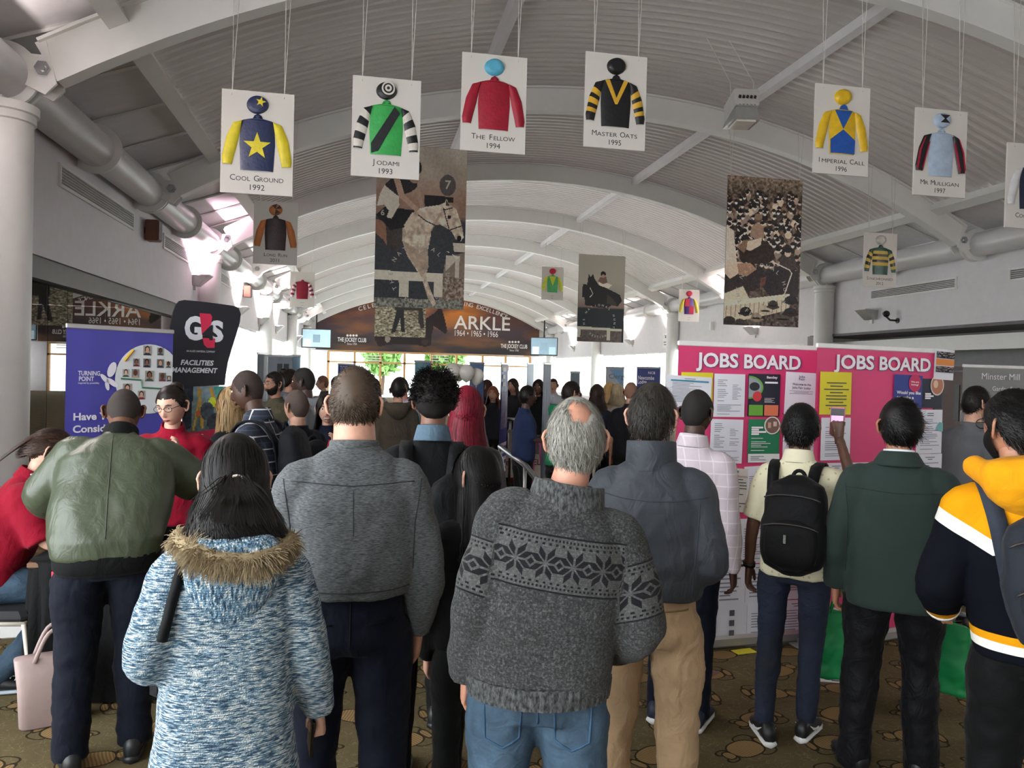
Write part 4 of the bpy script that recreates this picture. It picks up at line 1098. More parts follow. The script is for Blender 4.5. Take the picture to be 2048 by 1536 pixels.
k = f.k; o = seam(c, [(-.115*k, 1.44*k), (-.135*k, 1.38*k), (-.155*k, 1.30*k), (-.175*k, 1.21*k)], bg, m_blk2, .014, name='strap')
mb = MB(); mb.tube([f.T((-.115*k, -.06*k, 1.445*k)), f.T((-.115*k, 0, 1.452*k)), f.T((-.12*k, .09*k, 1.40*k)), f.T((-.15*k, .17*k, 1.2*k))], .014, 8, flat=.5); mb.build('strap', m_blk2, bg, True)
mb = MB(); mb.box((-.10*k, .27, 1.02*k), (.22, .10, .22), bev=.02); mb.build('bag_body', m_blk2, bg)
ph = thing('phone', 'dark phone held low in the hand of the woman in marled knit', 'phone', loc, yaw)
w_ = f.wri[1]+(f.wri[1]-f.elb[1]).normalized()*.075; mb = MB(); mb.box(tuple(w_+Vector((-.028, .012, -.005))), (.010, .072, .13), Euler((R(20), 0, 0)), bev=.004); mb.build('case', m_black, ph)

# ---- big man in grey heather sweatshirt ---------------------------------------------
loc, yaw = spot(712, 2.65, 0)
f = Fig(hgt(710, 738, 2.65), 'm', sh=1.08, head=(0, 0, -10), lean=2, arms={'l': ((.08, -.02, -.29), (.0, .06, -.25)), 'r': ((.07, -.02, -.29), (-.01, .07, -.24))}, feet=[(-.13, .0, 5), (.13, 0, 5)]); f.neckw = 1.28
p = body(f, 'person', 'heavy set man in a heather grey sweatshirt and navy trousers', loc, yaw, '#cf9c84', hands=('relaxed', 'relaxed'))
heather = fab('heather', '#2e3133', '#6d7173', (70, 70, 420), 3, .9, .35, .003, .3, .72, .3)
c = top(f, p, heather, 'sweatshirt', hem=1.01, chest=(.222, .15), waist=(.215, .165), hemw=(.19, .145), sleeve=(.085, .076, .050), vox=.010, wr=(.0055, 16), seed=4, neck=(.082, .080), collar_z=1.474, trap=.76)
collar_ring(f, p, heather, 'crew', 'neckband', 1.497, (.078, .076))
s_ = mat('#2c2e30', .9); k = f.k
seam(c, [(-.20, 1.385*k), (0, 1.375*k), (.20, 1.385*k)], p, s_, .002); seam(c, [(0, 1.36*k), (.003, 1.22*k)], p, s_, .0012); seam(c, [(-.225, 1.39*k), (-.20, 1.25*k), (-.195, 1.1*k)], p, s_, .002); seam(c, [(.225, 1.39*k), (.205, 1.25*k), (.20, 1.1*k)], p, s_, .002)
seam(c, [(-.19, 1.045*k), (0, 1.04*k), (.19, 1.045*k)], p, s_, .0022)
t_ = trousers(f, p, m_navy, 'trousers', waist=1.03, hipw=(.19, .14), thigh=.108, knee=.088, ankle=.07, seed=6)
seam(t_, [(.06, .93*k), (.15, .935*k)], p, m_blk, .003, name='pocket_welt'); seam(t_, [(-.15, .935*k), (-.06, .93*k)], p, m_blk, .003, name='pocket_welt'); seam(t_, [(0, 1.0*k), (0, .86*k)], p, m_blk, .002)
hair_short(p, f.Mh, ('#332921', '#5f4f41'), thick=.012, N=4200, width=.0022, length=.038, flow='forward', side=.006)
beard(p, f.Mh, '#8a6a50', t=.003)
shoe_parts(f, p, m_shblk, m_shblk, False)
FIG2, LOC2, YAW2 = f, loc, yaw

# ---- older man in the nordic cardigan --------------------------------------------------
loc, yaw = spot(1092, 2.25, 1)
f = Fig(hgt(1160, 800, 2.25)+.006, 'm', sh=1.06, head=(-4, -2, -3), lean=3, tilt=8.0, arms={'l': ((.085, -.06, -.28), (.02, .07, -.20)), 'r': ((.07, -.04, -.27), (-.06, .17, -.10))}, feet=[(-.12, 0, 5), (.13, 0, 5)])
p = body(f, 'person', 'older balding man in a charcoal nordic pattern jumper and jeans', loc, yaw, '#c08a72', hands=('relaxed', 'relaxed'))
def nordic_mat():
    m, nt, b = newmat('nordic_knit')
    n = nt.noise(nt.coords((150, 150, 150)), 1, 3, .7); n2 = nt.noise(nt.coords((9, 9, 9)), 1, 3)
    wool = nt.ramp(n, [(.34, lin('#232425')), (.52, lin('#3f4142')), (.70, lin('#6b6e6d'))])
    wool = nt.mix(nt.math('MULTIPLY', n2, .35), wool, lin('#3a3937'))
    U = nt.new('ShaderNodeAttribute', attribute_name='pu').outputs['Fac']; V = nt.new('ShaderNodeAttribute', attribute_name='pv').outputs['Fac']
    P0 = .082
    a = nt.math('MULTIPLY', nt.math('SUBTRACT', nt.math('FRACT', nt.math('DIVIDE', U, P0)), .5), P0/.044)
    b_ = nt.math('DIVIDE', V, .044)
    aa, bb = nt.math('ABSOLUTE', a), nt.math('ABSOLUTE', b_); A = nt.math('MAXIMUM', aa, bb); B = nt.math('MINIMUM', aa, bb); D = nt.math('SUBTRACT', A, B)
    def band(v, lo, hi): return nt.math('MULTIPLY', nt.math('GREATER_THAN', v, lo), nt.math('LESS_THAN', v, hi))
    star = nt.math('MULTIPLY', band(B, .07, .52), band(D, .07, .52))
    av = nt.math('ABSOLUTE', V)
    line = band(av, .072, .077); dots = nt.math('MULTIPLY', band(av, .060, .066), nt.math('GREATER_THAN', nt.math('SINE', nt.math('MULTIPLY', U, 2*math.pi/.0117)), .0))
    dots2 = nt.math('MULTIPLY', band(av, .049, .055), nt.math('GREATER_THAN', nt.math('SINE', nt.math('MULTIPLY', U, 2*math.pi/.0205)), .35))
    cross = nt.math('MULTIPLY', nt.math('LESS_THAN', nt.math('ADD', nt.math('ABSOLUTE', nt.math('SUBTRACT', aa, .93)), bb), .22), nt.math('GREATER_THAN', nt.math('ADD', nt.math('ABSOLUTE', nt.math('SUBTRACT', aa, .93)), bb), .0))
    k = nt.math('MAXIMUM', nt.math('MAXIMUM', star, line), nt.math('MAXIMUM', nt.math('MAXIMUM', dots, dots2), cross))
    inb = nt.math('LESS_THAN', av, .072); jag = nt.math('GREATER_THAN', nt.math('ADD', k, nt.math('MULTIPLY', nt.math('SUBTRACT', n, .5), .5)), .5)
    wool = nt.mix(nt.math('MULTIPLY', inb, .22), wool, lin('#7b7d7a'))
    col = nt.mix(jag, wool, lin('#19171c'))
    nt.link(col, b.inputs['Base Color']); b.inputs['Roughness'].default_value = .95; b.inputs['Sheen Weight'].default_value = .08; b.inputs['Specular IOR Level'].default_value = .15
    w_ = nt.new('ShaderNodeTexWave', wave_type='BANDS', bands_direction='Z'); w_.inputs['Scale'].default_value = 80; w_.inputs['Distortion'].default_value = 3; nt.link(nt.coords(), w_.inputs[0])
    nt.link(nt.bump(nt.math('ADD', n, nt.math('MULTIPLY', w_.outputs['Fac'], .4)), .8, .005), b.inputs['Normal']); return m
nm = nordic_mat()
c = top(f, p, nm, 'jumper', hem=.90, chest=(.215, .15), waist=(.218, .165), hemw=(.20, .15), sleeve=(.090, .080, .060), vox=.009, wr=(.006, 15), seed=8, neck=(.085, .085), collar_z=1.47, back=.01)
me = c.data; n = len(me.vertices); co = np.empty(n*3, np.float32); me.vertices.foreach_get('co', co); co = co.reshape(-1, 3).astype(float); k = f.k
tl = f.tilt; zz = co[:, 2]-.94*k; xi = co[:, 0]-zz*math.sin(tl); up = zz*math.cos(tl)+co[:, 0]*math.sin(tl)
pu = np.arctan2(xi, -co[:, 1]+.05)*.20; pv = up+.94*k-1.29*k
for sd in (-1, 1):
    S, E = np.array(f.sho[sd]), np.array(f.elb[sd]); ax = (E-S)/np.linalg.norm(E-S); rel = co-S; s_ = rel@ax
    rad = np.linalg.norm(rel-s_[:, None]*ax, axis=1)
    W_ = np.array(f.wri[sd]); arm = (sd*(xi-sd*.185) > 0) & (s_ > .02) & (rad < .13)
    ang = np.arctan2(rel[:, 0]*sd, -rel[:, 1])
    pu = np.where(arm, ang*.085+.02, pu); pv = np.where(arm, .155-s_, pv)
for nm_, val in (('pu', pu), ('pv', pv)):
    at_ = me.attributes.new(nm_, 'FLOAT', 'POINT'); at_.data.foreach_set('value', val.astype(np.float32))
ribm = fab('rib_wool', '#1f2022', '#585a5a', (140, 140, 60), 3, .95, .6, .004, .35, .68, .3)
# ribbed roll collar and hem band
def ribbed(fig, root, z0, z1, rx, ry, flare, name, m, n=132, amp=.004, t=.010, lean=0.):
    mb = MB(); k = fig.k; rings = []
    for z, s in ((z0, 1.0), (z0*.6+z1*.4, 1.0+flare*.5), (z1-.004, 1.+flare), (z1, 1.+flare-.03), (z1-.006, 1.+flare-.10), (z0, .9)):
        rg = []
        for i in range(n):
            a = 2*math.pi*i/n; r = 1+(amp/rx)*math.cos(a*n/4) if s > .92 else 1
            rg.append(tuple(fig.T((rx*s*r*k*math.cos(a), (-.012+ry*s*r*math.sin(a))*k, z*k+fig.dz-.02*max(0, math.sin(a))*(z > 1.3)))))
        rings.append(rg)
    mb.loft(rings, cap=False); return mb.build(name, m, root, True)
ribbed(f, p, 1.405, 1.505, .125, .115, -.16, 'ribbed_collar', ribm)
ribbed(f, p, .885, .945, .208, .153, .03, 'ribbed_hem', ribm, n=200, amp=.003)
t_ = trousers(f, p, m_jeans, 'jeans', waist=.97, hipw=(.19, .135), thigh=.108, knee=.085, ankle=.07, seed=9)
pk = denim('#16304a', '#3f6684')
for sx in (-1, 1):
    seam(t_, [(sx*.045, .88*k), (sx*.05, .78*k), (sx*.095, .755*k), (sx*.145, .78*k), (sx*.15, .88*k), (sx*.045, .88*k)], p, pk, .0035, name='pocket_edge')
seam(t_, [(0, .95*k), (0, .80*k)], p, pk, .003)
bald = lambda q: sm(1.3, .6, np.sqrt(((q[:, 0]-.010)/.036)**2+((q[:, 1]+.062)/.042)**2+((q[:, 2]-.078)/.048)**2)+.12*np.sin(q[:, 0]*170)*np.sin(q[:, 2]*140))
hair_short(p, f.Mh, ('#55534c', '#b9b7ad'), thick=.010, N=5200, width=.0021, length=.042, flow='down', bald=bald, side=.012, jitter=.22)
shoe_parts(f, p, m_shgrey, m_shwhite, False)

# ---- man in slate softshell and chinos ---------------------------------------------
loc, yaw = spot(1312, 2.85, -4)
f = Fig(hgt(1297, 769, 2.85), 'm', sh=1.0, head=(-3, 0, -8), lean=2, tilt=-1, arms={'l': ((.07, -.03, -.27), (-.08, .20, .02)), 'r': ((.065, -.05, -.27), (-.12, .20, -.03))}, feet=[(-.13, 0, 6), (.12, .0, 6)])
p = body(f, 'person', 'grey haired man in a slate blue softshell jacket and beige chinos', loc, yaw, '#cf9d88')
shell = cloth('#363b42', .62, .06, .35, .1, .35)
c = top(f, p, shell, 'jacket', hem=.985, chest=(.215, .14), waist=(.205, .145), hemw=(.185, .13), sleeve=(.080, .070, .052), vox=.010, wr=(.0045, 18), seed=12, neck=(.08, .08), trap=.7)
collar_ring(f, p, shell, 'stand', 'collar', 1.455, (.086, .088), .085, .05)
s_ = mat('#343a42', .7); k = f.k
seam(c, [(-.2, 1.36*k), (-.1, 1.345*k), (0, 1.34*k), (.1, 1.345*k), (.2, 1.36*k)], p, s_, .0022); seam(c, [(.17, 1.34*k), (.165, 1.2*k), (.15, 1.0*k)], p, s_, .002); seam(c, [(-.17, 1.34*k), (-.165, 1.2*k), (-.15, 1.0*k)], p, s_, .002)
chino = cloth('#a58b6c', .85, .08, .2, .1, .5)
t_ = trousers(f, p, chino, 'chinos', waist=1.02, hipw=(.175, .135), thigh=.098, knee=.08, ankle=.068, seed=13, wr=(.006, 26))
seam(t_, [(.05, .955*k), (.14, .96*k)], p, mat('#75603f', .8), .003, name='pocket_welt')
hair_short(p, f.Mh, ('#15130f', '#4b4641'), thick=.011, N=4200, width=.0023, length=.045, flow='down', side=.007, jitter=.3)
shoe_parts(f, p, m_shblk, m_shblk, False)

# ---- man in pale checked shirt at the board --------------------------------------------
loc, yaw = spot(1378, 4.02, -14)
f = Fig(hgt(1397, 781, 4.02), 'm', head=(-10, 0, -12), lean=3, tilt=3)
p = body(f, 'person', 'man with shaved dark hair in a pale pink checked shirt', loc, yaw, '#4a3128', lip='#4a2c28')
pk = check_mat('pink_check', '#cfc2cb', '#e2dae0', .075, .06, .006)
top(f, p, pk, 'shirt', hem=.90, chest=(.20, .125), waist=(.195, .13), hemw=(.19, .125), vox=.013, seed=14, sleeve=(.078, .062, .045))
collar_ring(f, p, pk, 'fold', 'collar', 1.475, (.073, .075), .035)
trousers(f, p, m_navy, 'trousers', vox=.014, seed=15); shoe_parts(f, p, mat('#1b2335', .6), m_shwhite, True)
hair_buzz(p, f.Mh, '#15110f', t=.006)

# ---- man with backpack photographing the board -----------------------------------------
loc, yaw = spot(1602, 3.88, -12)
f = Fig(hgt(1628, 813, 3.88), 'm', sh=.98, head=(2, 0, 2), lean=2, arms={'l': ((.07, -.03, -.28), (.02, .04, -.24)), 'r': ((.09, .20, -.05), (-.10, .10, .26))}, feet=[(-.10, -.10, 30), (.07, .05, 5)])
p = body(f, 'person', 'man in cream polo shirt and dark jeans holding up a phone', loc, yaw, '#5c3d2e', hands=('relaxed', 'grip'), hand_dirs={'r': ((-.15, .1, 1), (-1, .2, 0))}, lip='#5a3530')
def polo_mat():
    m, nt, b = newmat('polo'); v = nt.new('ShaderNodeTexVoronoi'); v.inputs['Scale'].default_value = 34; v.inputs['Randomness'].default_value = .35; nt.link(nt.coords(), v.inputs[0])
    k = nt.math('LESS_THAN', v.outputs['Distance'], .22); col = nt.mix(nt.math('MULTIPLY', k, .75), lin('#d9d3b4'), lin('#a89f7c'))
    nt.link(col, b.inputs['Base Color']); b.inputs['Roughness'].default_value = .85
    nt.link(nt.bump(nt.noise(nt.coords((14, 14, 9)), 1, 3, .5, 1.2), .35, .02), b.inputs['Normal']); return m
pm = polo_mat()
c = top(f, p, pm, 'polo_shirt', hem=.86, chest=(.185, .12), waist=(.178, .115), hemw=(.18, .125), sleeve=(.075, .068, .06), upto=.43, vox=.011, seed=16)
collar_ring(f, p, mat('#dcd6ba', .85), 'fold', 'collar', 1.475, (.07, .072), .035)
trousers(f, p, m_dkjeans, 'jeans', waist=.95, hipw=(.165, .115), thigh=.085, knee=.064, ankle=.052, seed=17, low=.09)
shoe_parts(f, p, m_shblk, m_shwhite, True, mark=True)
hair_short(p, f.Mh, ('#060606', '#131212'), thick=.015, N=3000, width=.003, length=.035, flow='down', side=.012)
wv = f.wri[-1]; dv = (f.wri[-1]-f.elb[-1]).normalized(); wt = thing('wristwatch', 'black wristwatch on the wrist of the man in cream polo', 'watch', loc, yaw)
mb = MB(); mb.cyl(wv-dv*.035, wv-dv*.012, .031, n=18); mb.build('strap', m_black, wt, True); mb = MB(); mb.cyl(wv-dv*.0235+Vector((-.028, -.012, 0)), wv-dv*.0235+Vector((-.040, -.017, 0)), .018, n=16); mb.build('case', m_steel, wt, True)
backpack(f, loc, yaw, 'black backpack on the man in the cream polo shirt', m_blk2, (.165, .105, .245), (.045, -.235, 1.16), zips=True)
hp = f.wri[1]+Vector((-.02, .06, .075)); ph = thing('phone', 'phone in a pink case raised towards the yellow notice', 'phone', loc, yaw)
mb = MB(); mb.box(tuple(hp), (.074, .010, .15), Euler((R(-8), 0, 0)), bev=.006); mb.build('case', mat('#d9789b', .4), ph)
mb = MB(); mb.box(tuple(hp+Vector((0, -.006, 0))), (.066, .003, .138), Euler((R(-8), 0, 0))); mb.build('screen', m_black, ph)
mb = MB(); mb.box(tuple(hp+Vector((0, -.0085, -.012))), (.060, .002, .085), Euler((R(-8), 0, 0))); mb.build('screen_image', mat('#c98fb0', .4, emit=.5), ph)

# ---- man in dark green overshirt ------------------------------------------------------
loc, yaw = spot(1803, 3.5, 2)
f = Fig(hgt(1800, 801, 3.5), 'm', sh=1.12, head=(0, 0, 4), lean=1, arms={'l': ((.075, -.03, -.29), (.0, .06, -.23)), 'r': ((.075, .0, -.28), (-.02, .10, -.20))}, feet=[(-.15, .04, 25), (.13, .10, 10)])
p = body(f, 'person', 'young man in a dark green overshirt and black trousers', loc, yaw, '#a87257')
gm = cloth('#26332f', .8, .07, .2, .2, .12)
c = top(f, p, gm, 'overshirt', hem=.80, chest=(.21, .135), waist=(.212, .145), hemw=(.205, .148), sleeve=(.082, .070, .055), vox=.011, wr=(.0028, 14), seed=18, neck=(.076, .074), trap=.68)
collar_ring(f, p, gm, 'fold', 'collar', 1.472, (.078, .078), .032, .18); collar_ring(f, p, mat('#dbe3e6', .8), 'stand', 'inner_collar', 1.475, (.066, .066), .045)
k = f.k; seam(c, [(-.21, 1.345*k), (0, 1.335*k), (.21, 1.345*k)], p, mat('#1d2725', .9), .002); seam(c, [(-.215, 1.36*k), (-.20, 1.2*k), (-.205, .95*k)], p, mat('#1d2725', .9), .002)
trousers(f, p, cloth('#090a0e', .65, .1, .2, .1, .5), 'trousers', waist=.94, hipw=(.185, .13), thigh=.105, knee=.085, ankle=.075, seed=19, low=.02, wr=(.006, 22))
shoe_parts(f, p, m_shblk, m_shblk, False)
hair_short(p, f.Mh, ('#070707', '#161414'), thick=.013, N=4000, width=.0026, length=.05, flow='side', side=.006); beard(p, f.Mh, '#100d0c', t=.006)

# ---- man in yellow and navy hooded top -------------------------------------------------
loc, yaw = spot(2100, 2.6, 10)
f = Fig(hgt(2030, 781, 2.6), 'm', sh=1.02, head=(-3, 0, 34), lean=1, tilt=-8, arms={'l': ((.085, -.03, -.27), (-.03, .18, -.12)), 'r': ((.10, -.02, -.28), (.0, .10, -.22))}, feet=[(-.14, .02, 10), (.14, 0, 10)])
p = body(f, 'person', 'bearded man in a yellow, white and navy hooded sweatshirt', loc, yaw, '#a5745a', hands=('grip', 'relaxed'))
yel, wht, nvy = cloth('#d8930f', .85, .06), cloth('#e3e0d8', .85, .04), cloth('#11131f', .85, .1)
k = f.k
def block_mat():
    m, nt, b = newmat('colour_block'); sp = nt.new('ShaderNodeSeparateXYZ'); nt.link(nt.coords((1/k, 1/k, 1/k)), sp.inputs[0])
    ax = nt.math('ABSOLUTE', sp.outputs[0]); z = sp.outputs[2]
    lim = nt.math('ADD', nt.math('SUBTRACT', 1.30, nt.math('MULTIPLY', nt.math('MINIMUM', ax, .16), .25)), nt.math('MULTIPLY', nt.math('MAXIMUM', nt.math('SUBTRACT', ax, .16), 0), .55))
    v = nt.math('SUBTRACT', z, lim)
    col = nt.mix(nt.math('GREATER_THAN', v, -.05), lin('#0a0c14'), lin('#e3e0d8')); col = nt.mix(nt.math('GREATER_THAN', v, 0), col, lin('#d8930f'))
    col = nt.mix(nt.math('LESS_THAN', z, .955), col, lin('#d8930f')); col = nt.mix(nt.math('LESS_THAN', z, .928), col, lin('#e3e0d8')); col = nt.mix(nt.math('LESS_THAN', z, .898), col, lin('#0a0c14'))
    nt.link(col, b.inputs['Base Color']); b.inputs['Roughness'].default_value = .9; b.inputs['Specular IOR Level'].default_value = .1
    nt.link(nt.bump(nt.noise(nt.coords((12, 12, 9)), 1, 3, .5, 1.2), .35, .02), b.inputs['Normal']); return m
c = top(f, p, None, 'hooded_top', hem=.865, chest=(.225, .145), waist=(.215, .15), hemw=(.195, .14), sleeve=(.092, .078, .052), vox=.009, wr=(.0045, 18), seed=21, mats=[block_mat()])
hood(f, p, yel, zc=1.44, r=(.135, .10, .1), yo=-.11, tip=.10)
for sd in (-1, 1):
    E, W_ = f.elb[sd], f.wri[sd]; dv = (W_-E).normalized()
    for i, (mm, a, b_) in enumerate(((yel, -.055, -.035), (wht, -.034, -.008))): mb = MB(); mb.tube([W_+dv*a, W_+dv*(a+b_)/2, W_+dv*b_], [.060*k, .060*k, .058*k], 18); mb.build('cuff_band', mm, p, True)
trousers(f, p, m_blk, 'trousers', waist=.97, hipw=(.185, .14), thigh=.105, knee=.085, ankle=.07, seed=22); shoe_parts(f, p, m_shblk, m_shblk, False)
hair_short(p, f.Mh, ('#080808', '#1c1918'), thick=.014, N=3600, width=.0026, length=.055, flow='back', side=.010); beard(p, f.Mh, '#0f0c0b', t=.016); glasses(p, f.Mh)
backpack(f, loc, yaw, 'slate grey backpack on the man in the yellow hooded top', cloth('#23272e', .7, .1), (.155, .085, .225), (.03, -.25, 1.16), strap_m=cloth('#2b313b', .7))

# ---- man in green bomber jacket leaning over the table ------------------------------------
loc, yaw = spot(222, 3.45, -4)
f = Fig(1.80, 'm', sh=1.08, head=(-26, 0, 0), lean=36, tilt=3, arms={'l': ((.15, .10, -.20), (-.05, .22, -.12)), 'r': ((.17, .08, -.14), (-.10, .22, .05))}, feet=[(-.13, -.02, 10), (.12, .06, 5)])
p = body(f, 'person', 'man in an olive green bomber jacket leaning over the table', loc, yaw, '#6b4634', lip='#5a3530')
bom = cloth('#454d3c', .38, .08, .5, .0, .22)
c = top(f, p, bom, 'bomber_jacket', hem=.90, chest=(.25, .165), waist=(.245, .17), hemw=(.215, .155), sleeve=(.098, .09, .05), vox=.011, wr=(.007, 10), seed=23, neck=(.08, .08))
mb = MB(); f.torso(mb, [(.84*f.k, .195*f.k, .138*f.k, -.005), (.86*f.k, .208*f.k, .150*f.k, 0), (.92*f.k, .213*f.k, .155*f.k, 0), (.94*f.k, .20*f.k, .14*f.k, 0)], 36); mb.build('ribbed_hem', m_blk, p, True)
collar_ring(f, p, m_blk, 'stand', 'ribbed_collar', 1.465, (.076, .078), .045, .0)
seam(c, [(0, 1.40*f.k), (0, 1.2*f.k), (0, 1.0*f.k)], p, mat('#353b2e', .5), .0025, name='back_seam')
trousers(f, p, cloth('#0c111d', .8), 'trousers', waist=.98, hipw=(.195, .14), thigh=.11, knee=.086, ankle=.068, seed=24, wr=(.005, 24), low=.06)
shoe_parts(f, p, m_shblk, m_shblk, True); hair_buzz(p, f.Mh, '#2a211c', t=.0035)

# ---- woman in red polo, seated and writing ---------------------------------------------
loc, yaw = spot(-12, 4.2, -98)
f = Fig(1.78, 'f', sh=1.1, head=(-28, 0, 6), lean=21, hip_drop=.33, arms={'l': ((.06, .14, -.22), (-.04, .22, -.06)), 'r': ((.06, .12, -.24), (-.03, .23, -.02))}, feet=[(-.10, .20, 5), (.10, .05, 5)], seat=[(-.10, .42, .53), (.10, .40, .53)])
p = body(f, 'person', 'woman in a red polo shirt bent over the table, ponytail', loc, yaw, '#d8a892', hi=True, hands=('grip', 'grip'))
red = cloth('#850b24', .8, .08)
top(f, p, red, 'polo_shirt', hem=.90, chest=(.21, .15), waist=(.21, .165), hemw=(.21, .16), sleeve=(.085, .08, .065), upto=.46, vox=.012, seed=25, wr=(.004, 20))
collar_ring(f, p, red, 'fold', 'collar', 1.475, (.066, .07), .03); trousers(f, p, m_jeans, 'jeans', vox=.014, seed=26, thigh=.095); shoe_parts(f, p, m_shblk, mat('#9aa3ad', .6), True)
hair_short(p, f.Mh, ('#2b1d17', '#4e382c'), thick=.012, N=2600, width=.003, length=.07, flow='back', side=.010, jitter=.08)
N = 500; pa = np.empty((N, 10, 3)); x0 = rng.normal(size=N)*.012; z0 = rng.normal(size=N)*.012
for s in range(10): t = s/9; pa[:, s] = np.stack([x0*(1-.3*t), -.10-.07*t+0*x0, .05+z0-.10*t-.12*t*t], 1)
hair_obj(p, f.Mh, None, [ribbons(pa, .004, .4, np.broadcast_to(np.array([.3, 0, 1.]), pa.shape))], hair_mat('#2b1d17', '#4e382c', .35), 'ponytail')
for sd in (-1, 1):
    E, W_ = f.elb[sd], f.wri[sd]; mb = MB(); mb.tube([E.lerp(W_, .45), E.lerp(W_, .75), W_], [.044, .040, .036], 14)
    if sd > 0: mb.build('wrist_support', m_black, p, True)
ln = MB(); 
for sx in (-1, 1): ln.tube([f.T((sx*.07, -.02, 1.50*f.k+f.dz)), f.T((sx*.075, .07, 1.44*f.k+f.dz)), f.T((sx*.03, .17, 1.25*f.k+f.dz))], .006, 6)
ln.build('lanyard', mat('#b9b9c4', .6), p, True)

# ---- woman in red polo with glasses behind the table --------------------------------------
loc, yaw = spot(350, 4.72, 172)
f = Fig(hgt(334, 770, 4.72)+.0, 'f', sh=1.2, head=(-14, 4, -22), lean=8, arms={'r': ((.06, .03, -.24), (-.10, .12, .20)), 'l': ((.09, .10, -.24), (-.20, .13, .19))})
p = body(f, 'person', 'woman with glasses and red polo touching her face', loc, yaw, '#d9aa94', hands=('relaxed', 'grip'), hand_dirs={'l': ((-.1, -.1, 1), (0, -1, .2)), 'r': ((.1, -.2, 1), (0, -1, .2))})
red2 = cloth('#8c0d28', .8, .08); top(f, p, red2, 'polo_shirt', hem=.86, chest=(.205, .135), waist=(.20, .14), hemw=(.20, .14), sleeve=(.08, .074, .06), upto=.44, vox=.012, seed=27)
collar_ring(f, p, red2, 'fold', 'collar', 1.475, (.064, .068), .03); trousers(f, p, m_blk, vox=.018); shoe_parts(f, p, m_shblk, m_shblk, False)
hair_short(p, f.Mh, ('#120e0d', '#2a201c'), thick=.010, N=2600, width=.0025, length=.07, flow='back', side=.008, jitter=.06); glasses(p, f.Mh)
mb = MB(); mb.ell((0, -.085, .085), (.045, .04, .04), 14, 10); mb.v = [tuple(f.Mh @ Vector(v)) for v in mb.v]; mb.build('hair_bun', hair_mat('#120e0d', '#2a201c'), p, True)
# ---- bald man in plaid shirt with backpack ----------------------------------------------
loc, yaw = spot(528, 4.62, 66)
f = Fig(hgt(498, 742, 4.62)+.01, 'm', head=(-14, 0, 2), lean=5, neck_fwd=.02)
p = body(f, 'person', 'bald man in a navy and white plaid shirt looking down', loc, yaw, '#4c3328', lip='#4a2c28')
pl = check_mat('plaid', '#232a38', '#c9ccd2', .09, .075, .007, '#3a4254')
top(f, p, pl, 'shirt', hem=.86, chest=(.20, .13), waist=(.195, .135), hemw=(.19, .13), sleeve=(.08, .066, .05), vox=.012, seed=31); collar_ring(f, p, pl, 'fold', 'collar', 1.475, (.072, .075), .035)
trousers(f, p, m_blk, vox=.018); shoe_parts(f, p, m_shblk, m_shblk, False); hair_buzz(p, f.Mh, '#2c1e18', t=.0012)
backpack(f, loc, yaw, 'dark backpack on the bald man in plaid', cloth('#14151a', .7), (.14, .08, .21), (0, -.22, 1.2), zips=False)
# ---- mid-distance people ----------------------------------------------------------------
def folk(px, py, d, turn, label, shirt, hair, skin='#c99a82', sex='m', style='short', trouser=None, head=(0, 0, 0), lean=2, arms=None, smile=False, extras=(), hi=False, shirtname='jumper', hood_c=None, upto=1., fall=.25, collar=None, group=None, girth=1., hands=('relaxed', 'relaxed'), hd=None, minus=.012):
    loc, yaw = spot(px, d, turn)
    f = Fig(hgt(px, py, d)-minus, sex, head=head, lean=lean, arms=arms)
    p = body(f, 'person', label, loc, yaw, skin, hi=hi, smile=smile, group=group, hands=hands, hand_dirs=hd)
    m = shirt if not isinstance(shirt, str) else cloth(shirt); w_ = 1.0 if sex == 'm' else .9
    vx = .013 if hi else .02
    top(f, p, m, shirtname, hem=.88, chest=(.20*w_*girth, .125), waist=(.19*w_*girth, .125), hemw=(.19*w_*girth, .125), sleeve=(.08*w_, .066*w_, .05), vox=vx, seed=int(px), upto=upto, wr=(.004, 18))
    collar_ring(f, p, m if collar is None else cloth(collar), 'crew' if collar is None else 'fold', 'collar', 1.478, (.070, .070))
    trousers(f, p, m_blk if trouser is None else cloth(trouser), vox=vx*1.15, seed=int(py)); shoe_parts(f, p, m_shblk, m_shblk, False)
    if style == 'short': hair_short(p, f.Mh, hair, thick=.013, N=1800, width=.003, hi=hi, flow='side')
    elif style == 'buzz': hair_buzz(p, f.Mh, hair[0], hi, t=.005)
    elif style == 'long': hair_long(p, f.Mh, hair, fall=fall, hi=hi, N=2400 if hi else 1500, width=.0034 if hi else .004, spread=.115, back=.105, wave=.012)
    elif style == 'bun':
        hair_short(p, f.Mh, hair, thick=.012, hi=hi, flow='back', length=.06, jitter=.08)
        mb = MB(); mb.ell((0, -.09, .09), (.04, .04, .04), 12, 8); mb.v = [tuple(f.Mh @ Vector(v)) for v in mb.v]; mb.build('hair_bun', hair_mat(*hair), p, True)
    elif style == 'beanie':
        c = cap_mesh(lambda q: np.full(len(q), .014), -.01, hi); c.v = [tuple(f.Mh @ Vector(v)) for v in c.v]; c.build('beanie', cloth(hair[0]), p, True)
    elif style == 'afro':
        mb = MB(); mb.ell((0, -.015, .045), (.105, .115, .10), 22, 16)
        me = remesh(mb, .006, 1, 'hair', mats=[hair_mat(*hair, .8)], post=lambda co, no: co+no*(waves(co, 3, .008, 130, 9)+waves(co, 8, .006, 260, 9))[:, None]); A = np.array(f.Mh)
        for v in me.vertices: v.co = f.Mh @ v.co
        link('hair', me, p)
    if hood_c: hood(f, p, cloth(hood_c), vox=vx)
    if 'glasses' in extras: glasses(p, f.Mh)
    if 'beard' in extras: beard(p, f.Mh, hair[0], hi, .008)
    return p, f, loc, yaw
